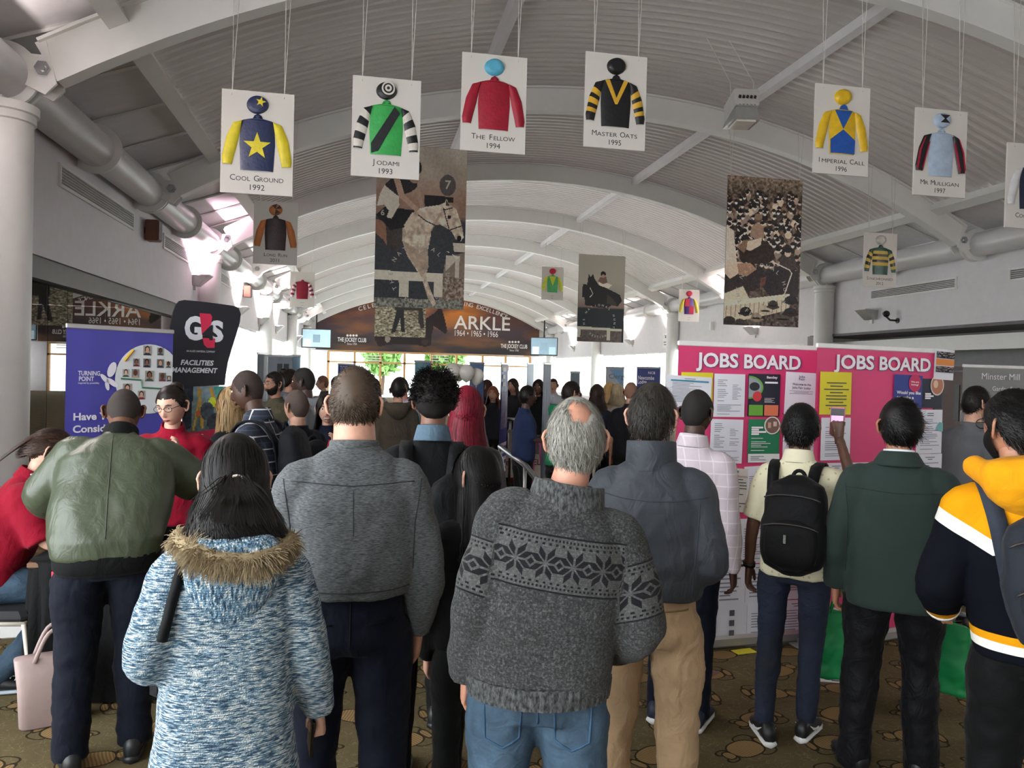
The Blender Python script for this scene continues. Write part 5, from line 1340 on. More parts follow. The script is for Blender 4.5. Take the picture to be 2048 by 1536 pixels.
P_, f, loc, yaw = folk(868, 742, 3.38, -4, 'tall man with afro hair in a black jumper over denim collar', '#0b0c0e', ('#080707', '#191513'), '#7d5744', style='none', hi=True, trouser='#0d0e12', head=(-4, 0, 6), girth=1.06)
collar_ring(f, P_, denim('#3c5062', '#5f788a'), 'fold', 'denim_collar', 1.485, (.066, .068), .034)
N = 2600; d_ = rng.normal(size=(N, 3)); d_ /= np.linalg.norm(d_, axis=1, keepdims=True); d_ = d_[(d_[:, 2] > -.35) & ((d_[:, 1] < .55) | (d_[:, 2] > .45))]
mb = MB(); mb.ell((0, -.012, .030), (.088, .100, .108), 24, 16); pts = d_*np.array([.086, .098, .106])+np.array([0, -.012, .030]); n = len(pts)
pa = np.empty((n, 7, 3)); ph = rng.uniform(0, 6.28, n); L = rng.uniform(.012, .034, n)
for s in range(7): t = s/6; pa[:, s] = pts+d_*(L*t)[:, None]+.006*np.stack([np.cos(ph+t*9), np.sin(ph+t*9), np.cos(ph*2+t*7)], 1)*t
hair_obj(P_, f.Mh, cap_mesh(lambda q: np.full(len(q), .018), 0, True, amp=.002), [ribbons(pa, .0045, .5, np.repeat(np.roll(d_, 1, 1)[:, None], 7, 1))], hair_mat('#080707', '#1b1512', .7))
backpack(f, loc, yaw, 'black backpack hanging off the man with afro hair', m_blk2, (.13, .08, .23), (.12, -.22, 1.12), zips=False)
P_, f, loc, yaw = folk(933, 770, 3.95, -6, 'woman with long crimson dyed hair in a black leather jacket', mat('#111216', .35, bump=.2, bscale=15), ('#4a0c18', '#9c1f38'), sex='f', style='long', hi=True, fall=.30, shirtname='leather_jacket', head=(0, 0, 10))
P_, f, loc, yaw = folk(962, 897, 2.95, 10, 'short woman with long black hair in black clothes', '#0a0a0b', ('#070707', '#171413'), '#d6a58f', sex='f', style='long', hi=True, fall=.30, shirtname='coat', head=(-6, 0, 32), girth=1.15)
P_, f, loc, yaw = folk(472, 772, 5.3, 40, 'woman with long blonde hair behind the bald man', '#15171c', ('#7b6242', '#b79a6c'), sex='f', style='long', fall=.22)
P_, f, loc, yaw = folk(600, 779, 5.35, 30, 'man with cropped greying hair in a dark jacket', '#101219', ('#4d4039', '#6d5c50'), style='buzz', hi=True, shirtname='jacket', head=(-4, 0, 8))
backpack(f, loc, yaw, 'dark backpack with a red tag worn by cropped haired man', cloth('#14151a', .7), (.14, .08, .2), (.02, -.22, 1.2), zips=False)
mb = MB(); mb.box(tuple(f.T((.04, -.335, 1.33*f.k))), (.035, .012, .13), Euler((0, R(14), 0))); o = mb.build('luggage_tag', mat('#c21838', .5)); o.location = loc; o.rotation_euler = (0, 0, yaw); tag(o, 'red fabric tag on the back of the cropped haired man', 'tag')
folk(658, 788, 6.15, 165, 'laughing dark haired woman with her hand at her chin', '#141829', ('#120d0c', '#2a1d19'), '#dcae98', sex='f', style='long', hi=True, fall=.20, smile=True, head=(-2, 4, 12), arms={'l': ((.05, .06, -.26), (-.10, .14, .20)), 'r': ((.06, 0, -.28), (0, .1, -.2))}, hd={'l': ((-.2, 0, 1), (0, -1, 0))})
folk(553, 743, 8.0, 150, 'bearded man with glasses in an olive jumper', '#4e4d3c', ('#120e0c', '#221a16'), '#b98a72', extras=('glasses', 'beard'), hi=True, head=(0, 0, -30))
folk(574, 737, 8.8, -60, 'dark haired woman with a bun behind the bearded man', '#6a6f78', ('#15100e', '#2b211c'), sex='f', style='bun')
P_, f, loc, yaw = folk(617, 733, 6.6, 68, 'man in a light grey hooded top with a black backpack strap', '#7d8287', ('#15100e', '#241b17'), '#3f2b23', style='buzz', hi=True, hood_c='#7d8287', head=(-6, 0, 0), shirtname='hooded_top')
mb = MB(); mb.tube([f.T((.10, -.16, 1.2)), f.T((.12, -.12, 1.45)), f.T((.12, 0, 1.50)), f.T((.12, .14, 1.38))], .022, 8, flat=.5); o = mb.build('bag_strap', m_blk2, None, True); o.location = loc; o.rotation_euler = (0, 0, yaw); tag(o, 'black bag strap over the light grey hooded top', 'strap')
folk(797, 757, 8.3, 0, 'person in a khaki hooded top seen from behind', '#4a443a', ('#0c0b0b', '#1a1817'), style='short', hood_c='#4a443a', shirtname='hooded_top')
folk(822, 752, 8.9, 120, 'man with pink cheeks bending towards the khaki top', '#c5c9d8', ('#1e1613', '#3a2c25'), '#d18f80', head=(-16, 0, 0), lean=10)
folk(690, 746, 11.5, 170, 'man in a pale blue shirt at the far stand', '#7fa3c4', ('#16110f', '#2d231e'), minus=0)
folk(676, 752, 10.8, 20, 'dark haired person in a navy jacket seen from behind, far stand', '#131a2b', ('#0d0b0a', '#1f1a17'))
folk(712, 757, 10.2, -20, 'woman with dark curls and a mustard checked coat', '#8a6a38', ('#100c0b', '#2a201b'), sex='f', style='long', fall=.12)
folk(650, 752, 13, 90, 'person in a grey coat by the blue TODAY sign', '#4a4d52', ('#5a3c2c', '#7e5a44'), sex='f', style='short')
folk(750, 757, 12.5, 180, 'man in white shirt far off beside the tall blue banner', '#d6d9de', ('#14100e', '#2a211c'))
folk(1050, 771, 8.6, -70, 'woman in a navy tee shirt carrying things by the railing', '#1d2a4a', ('#0a0908', '#191513'), '#4a3128', sex='f', style='short', upto=.45, shirtname='tee_shirt', arms={'l': ((.05, .05, -.26), (-.02, .24, .03)), 'r': ((.05, .05, -.26), (-.02, .24, .03))}, girth=1.15)
folk(978, 759, 13.0, 60, 'woman with dark hair in black near the slim blue banner', '#131417', ('#2a1712', '#4a2a20'), sex='f', style='long', fall=.15)
folk(988, 772, 11.5, 170, 'woman with copper hair behind the railing', '#1d1d22', ('#6e3a22', '#94553a'), sex='f', style='long', fall=.15)
folk(1029, 756, 12.2, 150, 'woman with wavy dark hair and dark patterned coat', '#2a2a2e', ('#120e0c', '#2c221d'), sex='f', style='long', fall=.2)
folk(1079, 758, 11.6, 165, 'woman with curly hair and a pink skirt', '#141416', ('#0f0b0a', '#241b17'), '#6b4536', sex='f', style='long', fall=.15, trouser='#d76a9b')
folk(1126, 760, 7.8, -50, 'man in an emerald green hooded top', '#0f6b45', ('#17110f', '#30251f'), '#c4937b', hi=True, hood_c='#0f6b45', head=(-14, 0, -6), shirtname='hooded_top', lean=8)
folk(1149, 769, 9.0, 10, 'person in a maroon beanie and dusky pink coat', '#8a5a5c', ('#3a1420', '#3a1420'), sex='f', style='beanie', shirtname='coat')
folk(1108, 757, 14, 170, 'man in white far behind the green hooded top', '#cfd3d8', ('#2b211c', '#4a3a30'))
folk(1196, 768, 9.4, 8, 'woman with shoulder length dark brown hair in a navy coat', '#1c2230', ('#1c1411', '#38281f'), sex='f', style='long', fall=.12, shirtname='coat')
folk(1219, 764, 10.6, -10, 'woman with straight golden blonde hair seen from behind', '#3b332c', ('#a98350', '#d3b077'), sex='f', style='long', fall=.22)
folk(1237, 767, 9.8, 4, 'woman with ash blonde bob in a pale grey top', '#b9b4ae', ('#8f7f62', '#b8a988'), sex='f', style='long', fall=.06)
folk(1262, 763, 9.0, -6, 'balding man in a black tee shirt', '#14151a', ('#8a6552', '#8a6552'), '#cf9c84', style='buzz', upto=.45, shirtname='tee_shirt')
P_, f, loc, yaw = folk(1945, 771, 5.7, -42, 'man in a mid grey jumper before the silver banner', '#5f6165', ('#100d0c', '#272120'), '#c99a82', hi=True, head=(-4, 0, -8), girth=1.0)
mb = MB(); f.torso(mb, [(.885*f.k, .198*f.k, .132*f.k, 0), (.915*f.k, .199*f.k, .133*f.k, 0)], 28); mb.build('belt', m_black, P_)
# ================================================================== HANGING CARDS WITH RACING SILKS
class Canvas:
    def __init__(s, W, H, col): s.W, s.H = W, H; s.a = np.zeros((H, W, 3)); s.a[:] = s.c(col); s.Y, s.X = np.mgrid[0:H, 0:W]; s.u = (s.X+.5)/W; s.v = (s.Y+.5)/H
    @staticmethod
    def c(h): h = h.lstrip('#'); return np.array([int(h[i:i+2], 16)/255 for i in (0, 2, 4)])
    def put(s, m, col, a=1.): s.a[m] = s.a[m]*(1-a)+s.c(col)*a
    def poly(s, pts, col, a=1.):
        m = np.zeros(s.u.shape, bool); n = len(pts)
        for i in range(n):
            (x0, y0), (x1, y1) = pts[i], pts[(i+1) % n]
            if y0 == y1: continue
            c = ((s.v >= min(y0, y1)) & (s.v < max(y0, y1))); xi = x0+(s.v-y0)*(x1-x0)/(y1-y0); m ^= c & (s.u < xi)
        s.put(m, col, a); return m
    def ell(s, cx, cy, rx, ry, col, a=1.): m = ((s.u-cx)/rx)**2+((s.v-cy)/ry)**2 < 1; s.put(m, col, a); return m
    def line(s, pts, w_, col):
        asp = s.H/s.W
        for (x0, y0), (x1, y1) in zip(pts[:-1], pts[1:]):
            dx, dy = x1-x0, (y1-y0)*asp; L = dx*dx+dy*dy+1e-9; t = np.clip(((s.u-x0)*dx+((s.v-y0)*asp)*dy)/L, 0, 1)
            s.put(((s.u-x0-t*dx)**2+((s.v-y0)*asp-t*dy)**2) < (w_/2)**2, col)
    def grad(s, stops):
        v = [p for p, _ in stops]; cs = np.array([s.c(c) for _, c in stops]); s.a = np.stack([np.interp(s.v, v, cs[:, i]) for i in range(3)], -1)
    def fbm(s, sx, sy, seed=0, oct=4):
        r = np.random.default_rng(seed); out = np.zeros(s.u.shape); amp = 1.
        for o in range(oct):
            gx, gy = int(sx*2**o)+2, int(sy*2**o)+2; g = r.random((gy+1, gx+1)); x = s.u*(gx-1); y = s.v*(gy-1); i, j = x.astype(int), y.astype(int); fx, fy = x-i, y-j; fx = fx*fx*(3-2*fx); fy = fy*fy*(3-2*fy)
            out += amp*((g[j, i]*(1-fx)+g[j, i+1]*fx)*(1-fy)+(g[j+1, i]*(1-fx)+g[j+1, i+1]*fx)*fy); amp *= .5
        return out/2
    def noise(s, amt, m=None, seed=0, sx=30, sy=30):
        n = (s.fbm(sx, sy, seed, 3)-.45)*amt*2
        s.a = np.clip(s.a+(n if m is None else n*m)[..., None], 0, 1)

CW, CH = .68, 1.0
m_card = mat('#d9d5cd', .6, var=.02); m_ink = mat('#26242a', .7, var=0)
def silk(c): return mat(c, .45, var=.12, vscale=14, bump=.5, bscale=16)
def pillow(mb, L, Rr, mis, y=0., t=.022):
    """puffed strip between two edge lines"""
    n = len(L)
    for i in range(n-1):
        q = []
        for (lx, lz), (rx, rz) in ((L[i], Rr[i]), (L[i+1], Rr[i+1])):
            for k, d in ((0, .003), (.14, t), (.5, t*1.25), (.86, t), (1, .003)): q.append((lx+(rx-lx)*k, y-d, lz+(rz-lz)*k))
        mb.add(q, [(a, a+1, a+6, a+5) for a in range(4)], mis[i])
def lerp_edge(pts, n):
    d = [0]
    for a, b in zip(pts[:-1], pts[1:]): d.append(d[-1]+math.dist(a, b))
    t = np.linspace(0, d[-1], n); return list(zip(np.interp(t, d, [p[0] for p in pts]), np.interp(t, d, [p[1] for p in pts])))
def puff_poly(mb, poly, y, t, mi):
    cx = sum(p[0] for p in poly)/len(poly); cz = sum(p[1] for p in poly)/len(poly); n = len(poly)
    rings = [[(cx+(x-cx)*k, y-d, cz+(z-cz)*k) for x, z in poly] for k, d in ((1, 0), (.9, t*.75), (.6, t))]
    a = sum(poly[i][0]*poly[(i+1) % n][1]-poly[(i+1) % n][0]*poly[i][1] for i in range(n))
    if a < 0: rings = [r[::-1] for r in rings]
    mb.loft(rings, mi, cap=False); o = len(mb.v); mb.v.append((cx, y-t*1.1, cz)); r = rings[-1]; k = len(mb.v); mb.v.extend(r)
    for i in range(n): mb.f.append((k+i, k+(i+1) % n, o)); mb.m.append(mi)
def star(cx, cz, r, rot=0.): return [(cx+(r if i % 2 == 0 else r*.4)*math.sin(i*math.pi/5+rot), cz+(r if i % 2 == 0 else r*.4)*math.cos(i*math.pi/5+rot)) for i in range(10)]
def ellp(cx, cz, rx, rz, n=24): return [(cx+rx*math.cos(2*math.pi*i/n), cz+rz*math.sin(2*math.pi*i/n)) for i in range(n)]
def grow(mb): mb.v = [(x*1.06, y, .215+(z-.205)*1.1) for x, y, z in mb.v]
def silk_card(loc, label, name, year, torso, sleeve, cap, cols, overlays=(), cap_over=(), legible=True, wires=4, group='hanging racing silk cards'):
    """torso(t), sleeve(t) give a colour index; overlays are (polygon, colour index)"""
    t = thing('silk_card', label, 'hanging sign', loc, 0, group)
    mb = MB(); mb.box((0, 0, CH/2), (CW, .022, CH)); mb.build('card', m_card, t)
    ms = [silk(c) for c in cols]; y = -.0112
    j = MB(); n = 33
    Lh = lerp_edge([(-.145, .215), (-.158, .45), (-.152, .57), (-.138, .655)], n); pillow(j, Lh, [(-x, z) for x, z in Lh], [torso(i/(n-1)) for i in range(n-1)], y, .02)
    puff_poly(j, [(-.138, .655), (-.05, .668), (-.032, .705), (0, .722), (.032, .705), (.05, .668), (.138, .655)], y, .02, torso(1))
    grow(j); j.build('jersey_body', ms, t, True)
    for sd in (-1, 1):
        s = MB(); a = lerp_edge([(sd*.137, .654), (sd*.215, .632), (sd*.275, .50), (sd*.310, .32), (sd*.302, .262)], n); b = lerp_edge([(sd*.138, .640), (sd*.150, .57), (sd*.172, .46), (sd*.208, .32), (sd*.222, .258)], n)
        pillow(s, b if sd > 0 else a, a if sd > 0 else b, [sleeve(i/(n-1)) for i in range(n-1)], y, .022); grow(s); s.build('jersey_sleeve', ms, t, True)
    if overlays:
        for poly, mi in overlays: o = MB(); o.prism(poly, y-.015, y-.0275, mi); grow(o); o.build('applique', ms, t)
    if cap is not None:
        c = MB(); pts = [(.0+.10*math.cos(a)*(1+.10*max(0, math.cos(a-R(215)))), .872+.086*math.sin(a)*(1+.12*max(0, math.cos(a-R(215))))) for a in [2*math.pi*i/28 for i in range(28)]]
        puff_poly(c, pts, y, .045, cap)
        for k, (poly, mi) in enumerate(cap_over): poly = [(x, z+.027) for x, z in poly]; c.prism(poly, y-.03, y-.050-.003*k, mi)
        c.build('jockey_cap', ms, t, True if not cap_over else False)
    L = LB()
    if legible: smallcaps(L, name, 0, .150, .080, y-.001); text(L, year, 0, .062, .078, y-.001)
    else:
        text(L, '......', 0, .14, .08, y-.001, bold=.01); text(L, '....', 0, .07, .08, y-.001, bold=.01)
    L.build('caption', m_ink, t)
    for sx in (-1, 1):
        x = sx*CW*.36; top_ = ZC+math.sqrt((RB+.425)**2-(loc[0]+x-XC)**2)-loc[2]
        for q in ((-.012, .10), (.012, -.02))[:max(1, wires//2)]: mb = MB(); mb.tube([(x, -.013, CH-.05), (x, 0, CH), (x+q[1]*.6, q[0]+.05, top_)], .0042, 5); mb.build('wire', m_wire, t)
    return t
def card_loc(px, pyb, Y): p = atY(px, pyb, Y); return (p.x, p.y, p.z)
Y1, Y2, Y3 = 8.03, 13.03, 23.1
C = lambda i: (lambda t: i)
silk_card(card_loc(513, 389, Y1), 'hanging card with navy jersey and yellow star, COOL GROUND 1992', 'COOL GROUND', '1992', C(0), C(1), 0, ['#18244a', '#dccb2a'], [(star(0, .43, .125), 1)], [(star(.03, .86, .05, .2), 1)])
silk_card(card_loc(770, 356, Y1), 'hanging card with green jersey and black sash, JODAMI 1993', 'JODAMI', '1993', C(0), lambda t: 1 if int(t*6.2) % 2 == 0 else 2, 1, ['#34a34e', '#14161c', '#d9d4ca'], [([(.075, .655), (.125, .60), (-.07, .245), (-.135, .225), (-.14, .31)], 1)], [(ellp(.012, .855, .066, .066), 2), (ellp(.012, .855, .050, .050), 1), (ellp(.012, .855, .034, .034), 2), (ellp(.012, .855, .015, .015), 1)])
silk_card(card_loc(985, 305, Y1), 'hanging card with plain red jersey and pale blue cap, THE FELLOW 1994', 'THE FELLOW', '1994', C(0), C(0), 1, ['#9c0f2c', '#58aecb'])
silk_card(card_loc(1228, 298, Y1), 'hanging card with black jersey and gold chevron, MASTER OATS 1995', 'MASTER OATS', '1995', C(0), lambda t: 1 if 0.28 < t < .9 and int((t-.28)*9.5) % 2 == 0 else 0, 0, ['#141519', '#d8a82e'], [([(-.118, .655), (-.075, .662), (0, .49), (.075, .662), (.118, .655), (.012, .43), (-.012, .43)], 1)])
silk_card(card_loc(1680, 350, Y1), 'hanging card with yellow and blue jersey, IMPERIAL CALL 1996', 'IMPERIAL CALL', '1996', C(1), C(1), 1, ['#1f56ab', '#e2b81c'], [([(-.10, .658), (.10, .658), (0, .47)], 0), ([(-.137, .222), (.137, .222), (.142, .36), (0, .465), (-.142, .36)], 0), ([(-.05, .668), (-.032, .705), (0, .722), (.032, .705), (.05, .668)], 0)])
silk_card(card_loc(1877, 393, Y1), 'hanging card with pale blue jersey, MR MULLIGAN 1997', 'MR MULLIGAN', '1997', C(0), C(1), 0, ['#aebfd4', '#15151a', '#b0163a'], [([(sx*.20, .618), (sx*.212, .61), (sx*.272, .48), (sx*.300, .30), (sx*.288, .27), (sx*.282, .31), (sx*.256, .48)], 2) for sx in (-1, 1)]+[([(sx*.150, .57), (sx*.165, .56), (sx*.238, .29), (sx*.232, .27), (sx*.222, .30)], 2) for sx in (-1, 1)], [([(-.05, .90), (.07, .90), (.02, .855), (.07, .81), (-.05, .81), (.0, .855)], 1)])
silk_card(card_loc(2058, 458, Y1), 'hanging card with navy jersey and white sleeves cut by the frame', 'COOL DAWN', '1998', C(0), C(1), 0, ['#161d38', '#d6d6d8'])
silk_card(card_loc(550, 529, Y2), 'hanging card with dark maroon jersey and orange sleeves, LONG RUN 2011', 'LONG RUN', '2011', C(0), C(1), 1, ['#2b161c', '#bb6f30'], cap_over=[([(0, .845), (-.06, .90), (.02, .93)], 0), ([(0, .845), (.07, .80), (-.01, .765)], 0), ([(0, .845), (.085, .86), (.06, .91)], 0)])
silk_card(card_loc(1758, 574, Y2), 'hanging card with green and gold hooped jersey, SYNCHRONISED 2012', 'SYNCHRONISED', '2012', lambda t: 1 if int(t*9) in (3, 5, 7) else (2 if int(t*9) in (4, 6) else 0), lambda t: 1 if int(t*8) in (2, 4, 6) else (2 if int(t*8) in (3, 5) else 0), 3, ['#0f4439', '#cbb04a', '#16140f', '#cfcbc4'])
silk_card(card_loc(604, 614, Y3), 'small far card with crimson jersey near the glazed side', '', '', C(0), lambda t: 1 if int(t*8) % 2 else 0, None, ['#8c1030', '#d9c9cc'], legible=False, wires=2)
silk_card(card_loc(1104, 600, Y3), 'small far card with green and yellow jersey and red cap', '', '', C(0), C(1), 2, ['#52b06a', '#c9cf3c', '#b51838'], [([(-.1, .655), (.1, .655), (0, .4)], 1)], legible=False, wires=2)
silk_card(card_loc(1377, 643, Y3), 'small far card with purple and red quartered jersey', '', '', lambda t: 0, C(1), 2, ['#3a1a66', '#cfc03a', '#b51838'], [([(-.14, .44), (0, .44), (0, .655), (-.128, .655)], 2), ([(0, .225), (.135, .225), (.142, .44), (0, .44)], 2)], legible=False, wires=2)

# ================================================================== HANGING PHOTOGRAPH BANNERS
def photo_banner(loc, label, cv, w_, h_, ring=None, wires=True, extra=None):
    t = thing('photo_banner', label, 'hanging picture', loc, 0)
    mb = MB(); mb.box((0, 0, h_/2), (w_, .018, h_)); mb.build('board', mat('#7d776c', .6), t)
    raster('photograph', np.clip(cv.a*1.22+.02, 0, 1), w_*.998, h_*.998, t, -.0095, z0=h_*.001)
    L = LB()
    if ring:
        cx, cz, r, sz, parts = ring
        for s, a0, a1, inw in parts: arc_text(L, s, (cx-.5)*w_, (1-cz)*h_, r*w_, a0, a1, sz*w_, -.0115, 0, .006, inw)
    if extra: extra(L)
    if L.v or L.done: L.build('lettering', mat('#cfccc0', .6, var=0), t)
    if wires:
        for sx in (-1, 1):
            x = sx*w_*.46; top_ = ZC+math.sqrt((RB+.425)**2-(loc[0]+x-XC)**2)-loc[2]
            for q in (-.06, .06): mb = MB(); mb.tube([(x, -.01, h_-.05), (x, 0, h_), (x+q, 0, top_)], .0045, 5); mb.build('wire', m_wire, t)
    return t
PW, PH = 1.48, 2.66
# grey horse clearing a rail
cv = Canvas(132, 236, '#8a8074'); cv.grad([(0, '#a19a8e'), (.18, '#9d9184'), (.32, '#8f7363'), (.42, '#83685a'), (.46, '#34363a'), (1, '#2e3236')])
cv.a = np.clip(cv.a+(cv.fbm(4, 6, 2)-.5)[..., None]*.22*(cv.v < .46)[..., None], 0, 1)
q = lambda pts: [((x-90)/672, (y-32)/1198) for x, y in pts]
cv.poly(q([(620, 840), (770, 800), (770, 1240), (560, 1240)]), '#7b6d60'); cv.poly(q([(80, 1165), (770, 1165), (770, 1240), (80, 1240)]), '#6f7066')
cv.noise(.35, ((cv.v > .80) & (cv.u > .76)) | (cv.v > .945), 4, 60, 90)
cv.poly(q([(78, 962), (600, 968), (600, 1030), (78, 1030)]), '#c9c3b2'); cv.poly(q([(270, 1030), (345, 1030), (345, 1155), (275, 1155)]), '#c4beac'); cv.poly(q([(532, 1030), (600, 1030), (600, 1145), (532, 1145)]), '#c4beac')
cv.poly(q([(670, 735), (765, 730), (765, 800), (680, 800)]), '#bdb4a6'); cv.poly(q([(620, 830), (725, 830), (720, 990), (690, 990), (690, 870), (620, 950)]), '#b7afa0')
cv.poly(q([(620, 800), (720, 840), (700, 855), (640, 800)]), '#c9c4b6')
cv.poly(q([(90, 590), (170, 600), (175, 780), (150, 740), (90, 690)]), '#84634f')
cv.poly(q([(445, 385), (665, 392), (665, 432), (600, 440), (520, 480), (450, 475)]), '#1d1b1c')
hm = cv.poly(q([(385, 500), (440, 480), (560, 455), (600, 435), (612, 405), (632, 440), (690, 480), (735, 600), (752, 690), (725, 720), (690, 705), (660, 650), (620, 625), (570, 600), (525, 610), (505, 650), (497, 720), (482, 800), (490, 920), (470, 985), (500, 1070), (525, 1130), (553, 1195), (530, 1215), (488, 1150), (468, 1090), (440, 1005), (400, 950), (330, 850), (290, 740), (278, 640), (330, 570)]), '#c2b3a0')
cv.noise(.28, hm, 7, 22, 40); cv.poly(q([(300, 740), (410, 800), (470, 960), (440, 1000), (380, 900), (320, 820)]), '#8d7a69', .55); cv.poly(q([(480, 700), (500, 650), (560, 520), (590, 500), (540, 600)]), '#9a7f6a', .6); cv.poly(q([(420, 820), (480, 790), (490, 900), (470, 960)]), '#8a7767', .5)
cv.poly(q([(160, 610), (290, 620), (290, 740), (250, 830), (180, 740)]), '#3d3835'); cv.poly(q([(150, 495), (380, 505), (300, 640), (180, 640), (90, 560)]), '#1a1a1d'); cv.poly(q([(300, 620), (360, 520), (375, 560), (320, 690)]), '#c8baa6')
cv.poly(q([(118, 400), (150, 330), (255, 410), (262, 475), (200, 590), (165, 580), (185, 520), (150, 480), (95, 490)]), '#cbc4b6'); cv.poly(q([(165, 570), (260, 590), (300, 640), (190, 665)]), '#191819'); cv.poly(q([(148, 335), (220, 258), (390, 255), (388, 340), (345, 372), (255, 412)]), '#222124')
cv.poly(q([(215, 285), (262, 285), (300, 400), (412, 495), (385, 520), (255, 412)]), '#a98f7c'); cv.poly(q([(378, 335), (405, 340), (448, 480), (418, 490)]), '#9c8474'); cv.ell(*q([(370, 270)])[0], .06, .03, '#8f7767'); cv.ell(*q([(385, 190)])[0], .055, .045, '#232226')
cv.line(q([(592, 480), (640, 640), (735, 600)]), .012, '#241f1d'); cv.line(q([(600, 490), (660, 470)]), .012, '#241f1d'); cv.line(q([(405, 540), (460, 580), (530, 608)]), .012, '#2a2422'); cv.ell(*q([(637, 542)])[0], .022, .012, '#1b1716'); cv.ell(*q([(716, 697)])[0], .024, .018, '#14110f'); cv.poly(q([(606, 405), (640, 455), (610, 460)]), '#4a423c')
cv.ell(*q([(620, 305)])[0], .092, .066, '#4f4a48'); cv.noise(.06, None, 9, 60, 100)
NAT = lambda cx, cz, r, sz: (cx, cz, r, sz, [('THE NATIONAL HUNT', 212, -28, False), ('FESTIVAL', 232, 308, True)])
def ex(L): text(L, '7', (620-426)/672*PW, (1-(305-32)/1198)*PH, .20, -.012, 0, .02); text(L, '6', (140-426)/672*PW, (1-(540-32)/1198)*PH, .13, -.012, 0, .02)
p_ = atY(838, 616, Y2)
photo_banner((p_.x, Y2, p_.z), 'hanging picture of a grey horse and jockey over a white rail, number 7', cv, PW, PH, NAT(.495, .79, .315, .066), extra=ex)
# crowd round a horse
cv = Canvas(140, 250, '#4a3f38'); cv.grad([(0, '#7a6a5a'), (.12, '#4d4238'), (.2, '#75604f'), (1, '#4a413c')]); cv.noise(.3, None, 3, 40, 70)
q = lambda pts: [((x-105)/685, (y-105)/1350) for x, y in pts]
rr = np.random.default_rng(5); tones = ['#ecdcc8', '#d3c1ae', '#e3d2c0', '#c4ad99']; dk = ['#141213', '#1f1b1a', '#2c2624', '#18171a']
for i in range(230):
    vv = .10+.52*(i/230); uu = rr.uniform(-.03, 1.03); s_ = .030+.022*vv
    cv.ell(uu, vv+s_*.75, s_*1.25, s_*.62, ['#1a1818', '#262221', '#8f7d6e', '#cbbba9', '#3a3330', '#a5907f'][rr.integers(6)]); cv.ell(uu, vv, s_*.62, s_*.42, tones[rr.integers(4)]); cv.ell(uu, vv-s_*.25, s_*.85, s_*.24, dk[rr.integers(4)]); cv.ell(uu, vv-s_*.38, s_*.55, s_*.28, dk[rr.integers(4)])
cv.poly(q([(100, 560), (170, 600), (210, 900), (100, 940)]), '#cdbfae'); cv.poly(q([(215, 760), (260, 680), (420, 660), (520, 720), (560, 830), (470, 900), (330, 890), (230, 840)]), '#2a211e'); cv.poly(q([(215, 760), (260, 685), (330, 670), (270, 800)]), '#7a604c')
cv.poly(q([(320, 640), (330, 560), (380, 515), (440, 545), (450, 650), (400, 680)]), '#957a66'); cv.ell(*q([(390, 480)])[0], .055, .028, '#5d4b40'); cv.ell(*q([(392, 462)])[0], .05, .022, '#7f6a59'); cv.poly(q([(300, 690), (430, 650), (420, 720), (330, 775), (290, 770)]), '#cdbba7')
cv.poly(q([(590, 830), (640, 780), (720, 790), (770, 900), (700, 940), (600, 880)]), '#3b3432'); cv.ell(*q([(672, 775)])[0], .045, .028, '#c8b6a4'); cv.ell(*q([(672, 750)])[0], .06, .018, '#17151a')
cv.poly(q([(90, 920), (250, 890), (390, 900), (470, 960), (480, 1090), (300, 1160), (90, 1180)]), '#2c2726'); cv.poly(q([(90, 900), (240, 880), (300, 910), (210, 1000), (150, 1040), (90, 980)]), '#cbb69f'); cv.poly(q([(210, 900), (330, 885), (390, 940), (300, 1010), (230, 1000)]), '#9c7a62')
cv.poly(q([(470, 960), (560, 900), (780, 940), (780, 1180), (520, 1180), (440, 1090)]), '#262225'); cv.poly(q([(430, 1020), (480, 1000), (470, 1080), (420, 1120)]), '#8a5548', .6); cv.line(q([(545, 870), (690, 930), (715, 960), (655, 1150)]), .014, '#d3ccc0')
cv.poly(q([(70, 1190), (270, 1100), (330, 1210), (330, 1260), (70, 1290)]), '#cfc3aa'); cv.poly(q([(70, 1250), (700, 1150), (700, 1200), (70, 1300)]), '#d6cbb4'); cv.poly(q([(70, 1300), (700, 1200), (700, 1300), (400, 1380), (70, 1460)]), '#c9bda4')
for i in range(16): x = 85+i*42; cv.line(q([(x, 1290-i*6), (x-6, 1400-i*6)]), .007, '#5a5146')
for x, y, w_, c in ((155, 1420, 55, '#2a2624'), (300, 1330, 50, '#1f1c1c'), (400, 1380, 48, '#8a7a66'), (480, 1310, 45, '#b9ab96'), (550, 1260, 45, '#3a342f'), (640, 1380, 60, '#4b443d'), (715, 1210, 60, '#1c1b1d'), (715, 1320, 62, '#232022'), (250, 1440, 50, '#3a3532')):
    cv.ell(*q([(x, y+18)])[0], w_*1.35/685, 16/1350, c); cv.ell(*q([(x, y)])[0], w_/685, 42/1350, c); cv.ell(*q([(x, y+8)])[0], w_/685, 8/1350, '#191718')
cv.noise(.10, None, 8, 70, 130)
p_ = atY(1522, 652, Y2)
photo_banner((p_.x, Y2, p_.z), 'hanging sepia picture of a hatted crowd round a racehorse', cv, PW*.985, PH, (.49, .765, .315, .070, [('THE NATIONAL HUNT', 205, -22, False), ('FEST', 232, 268, True)]))
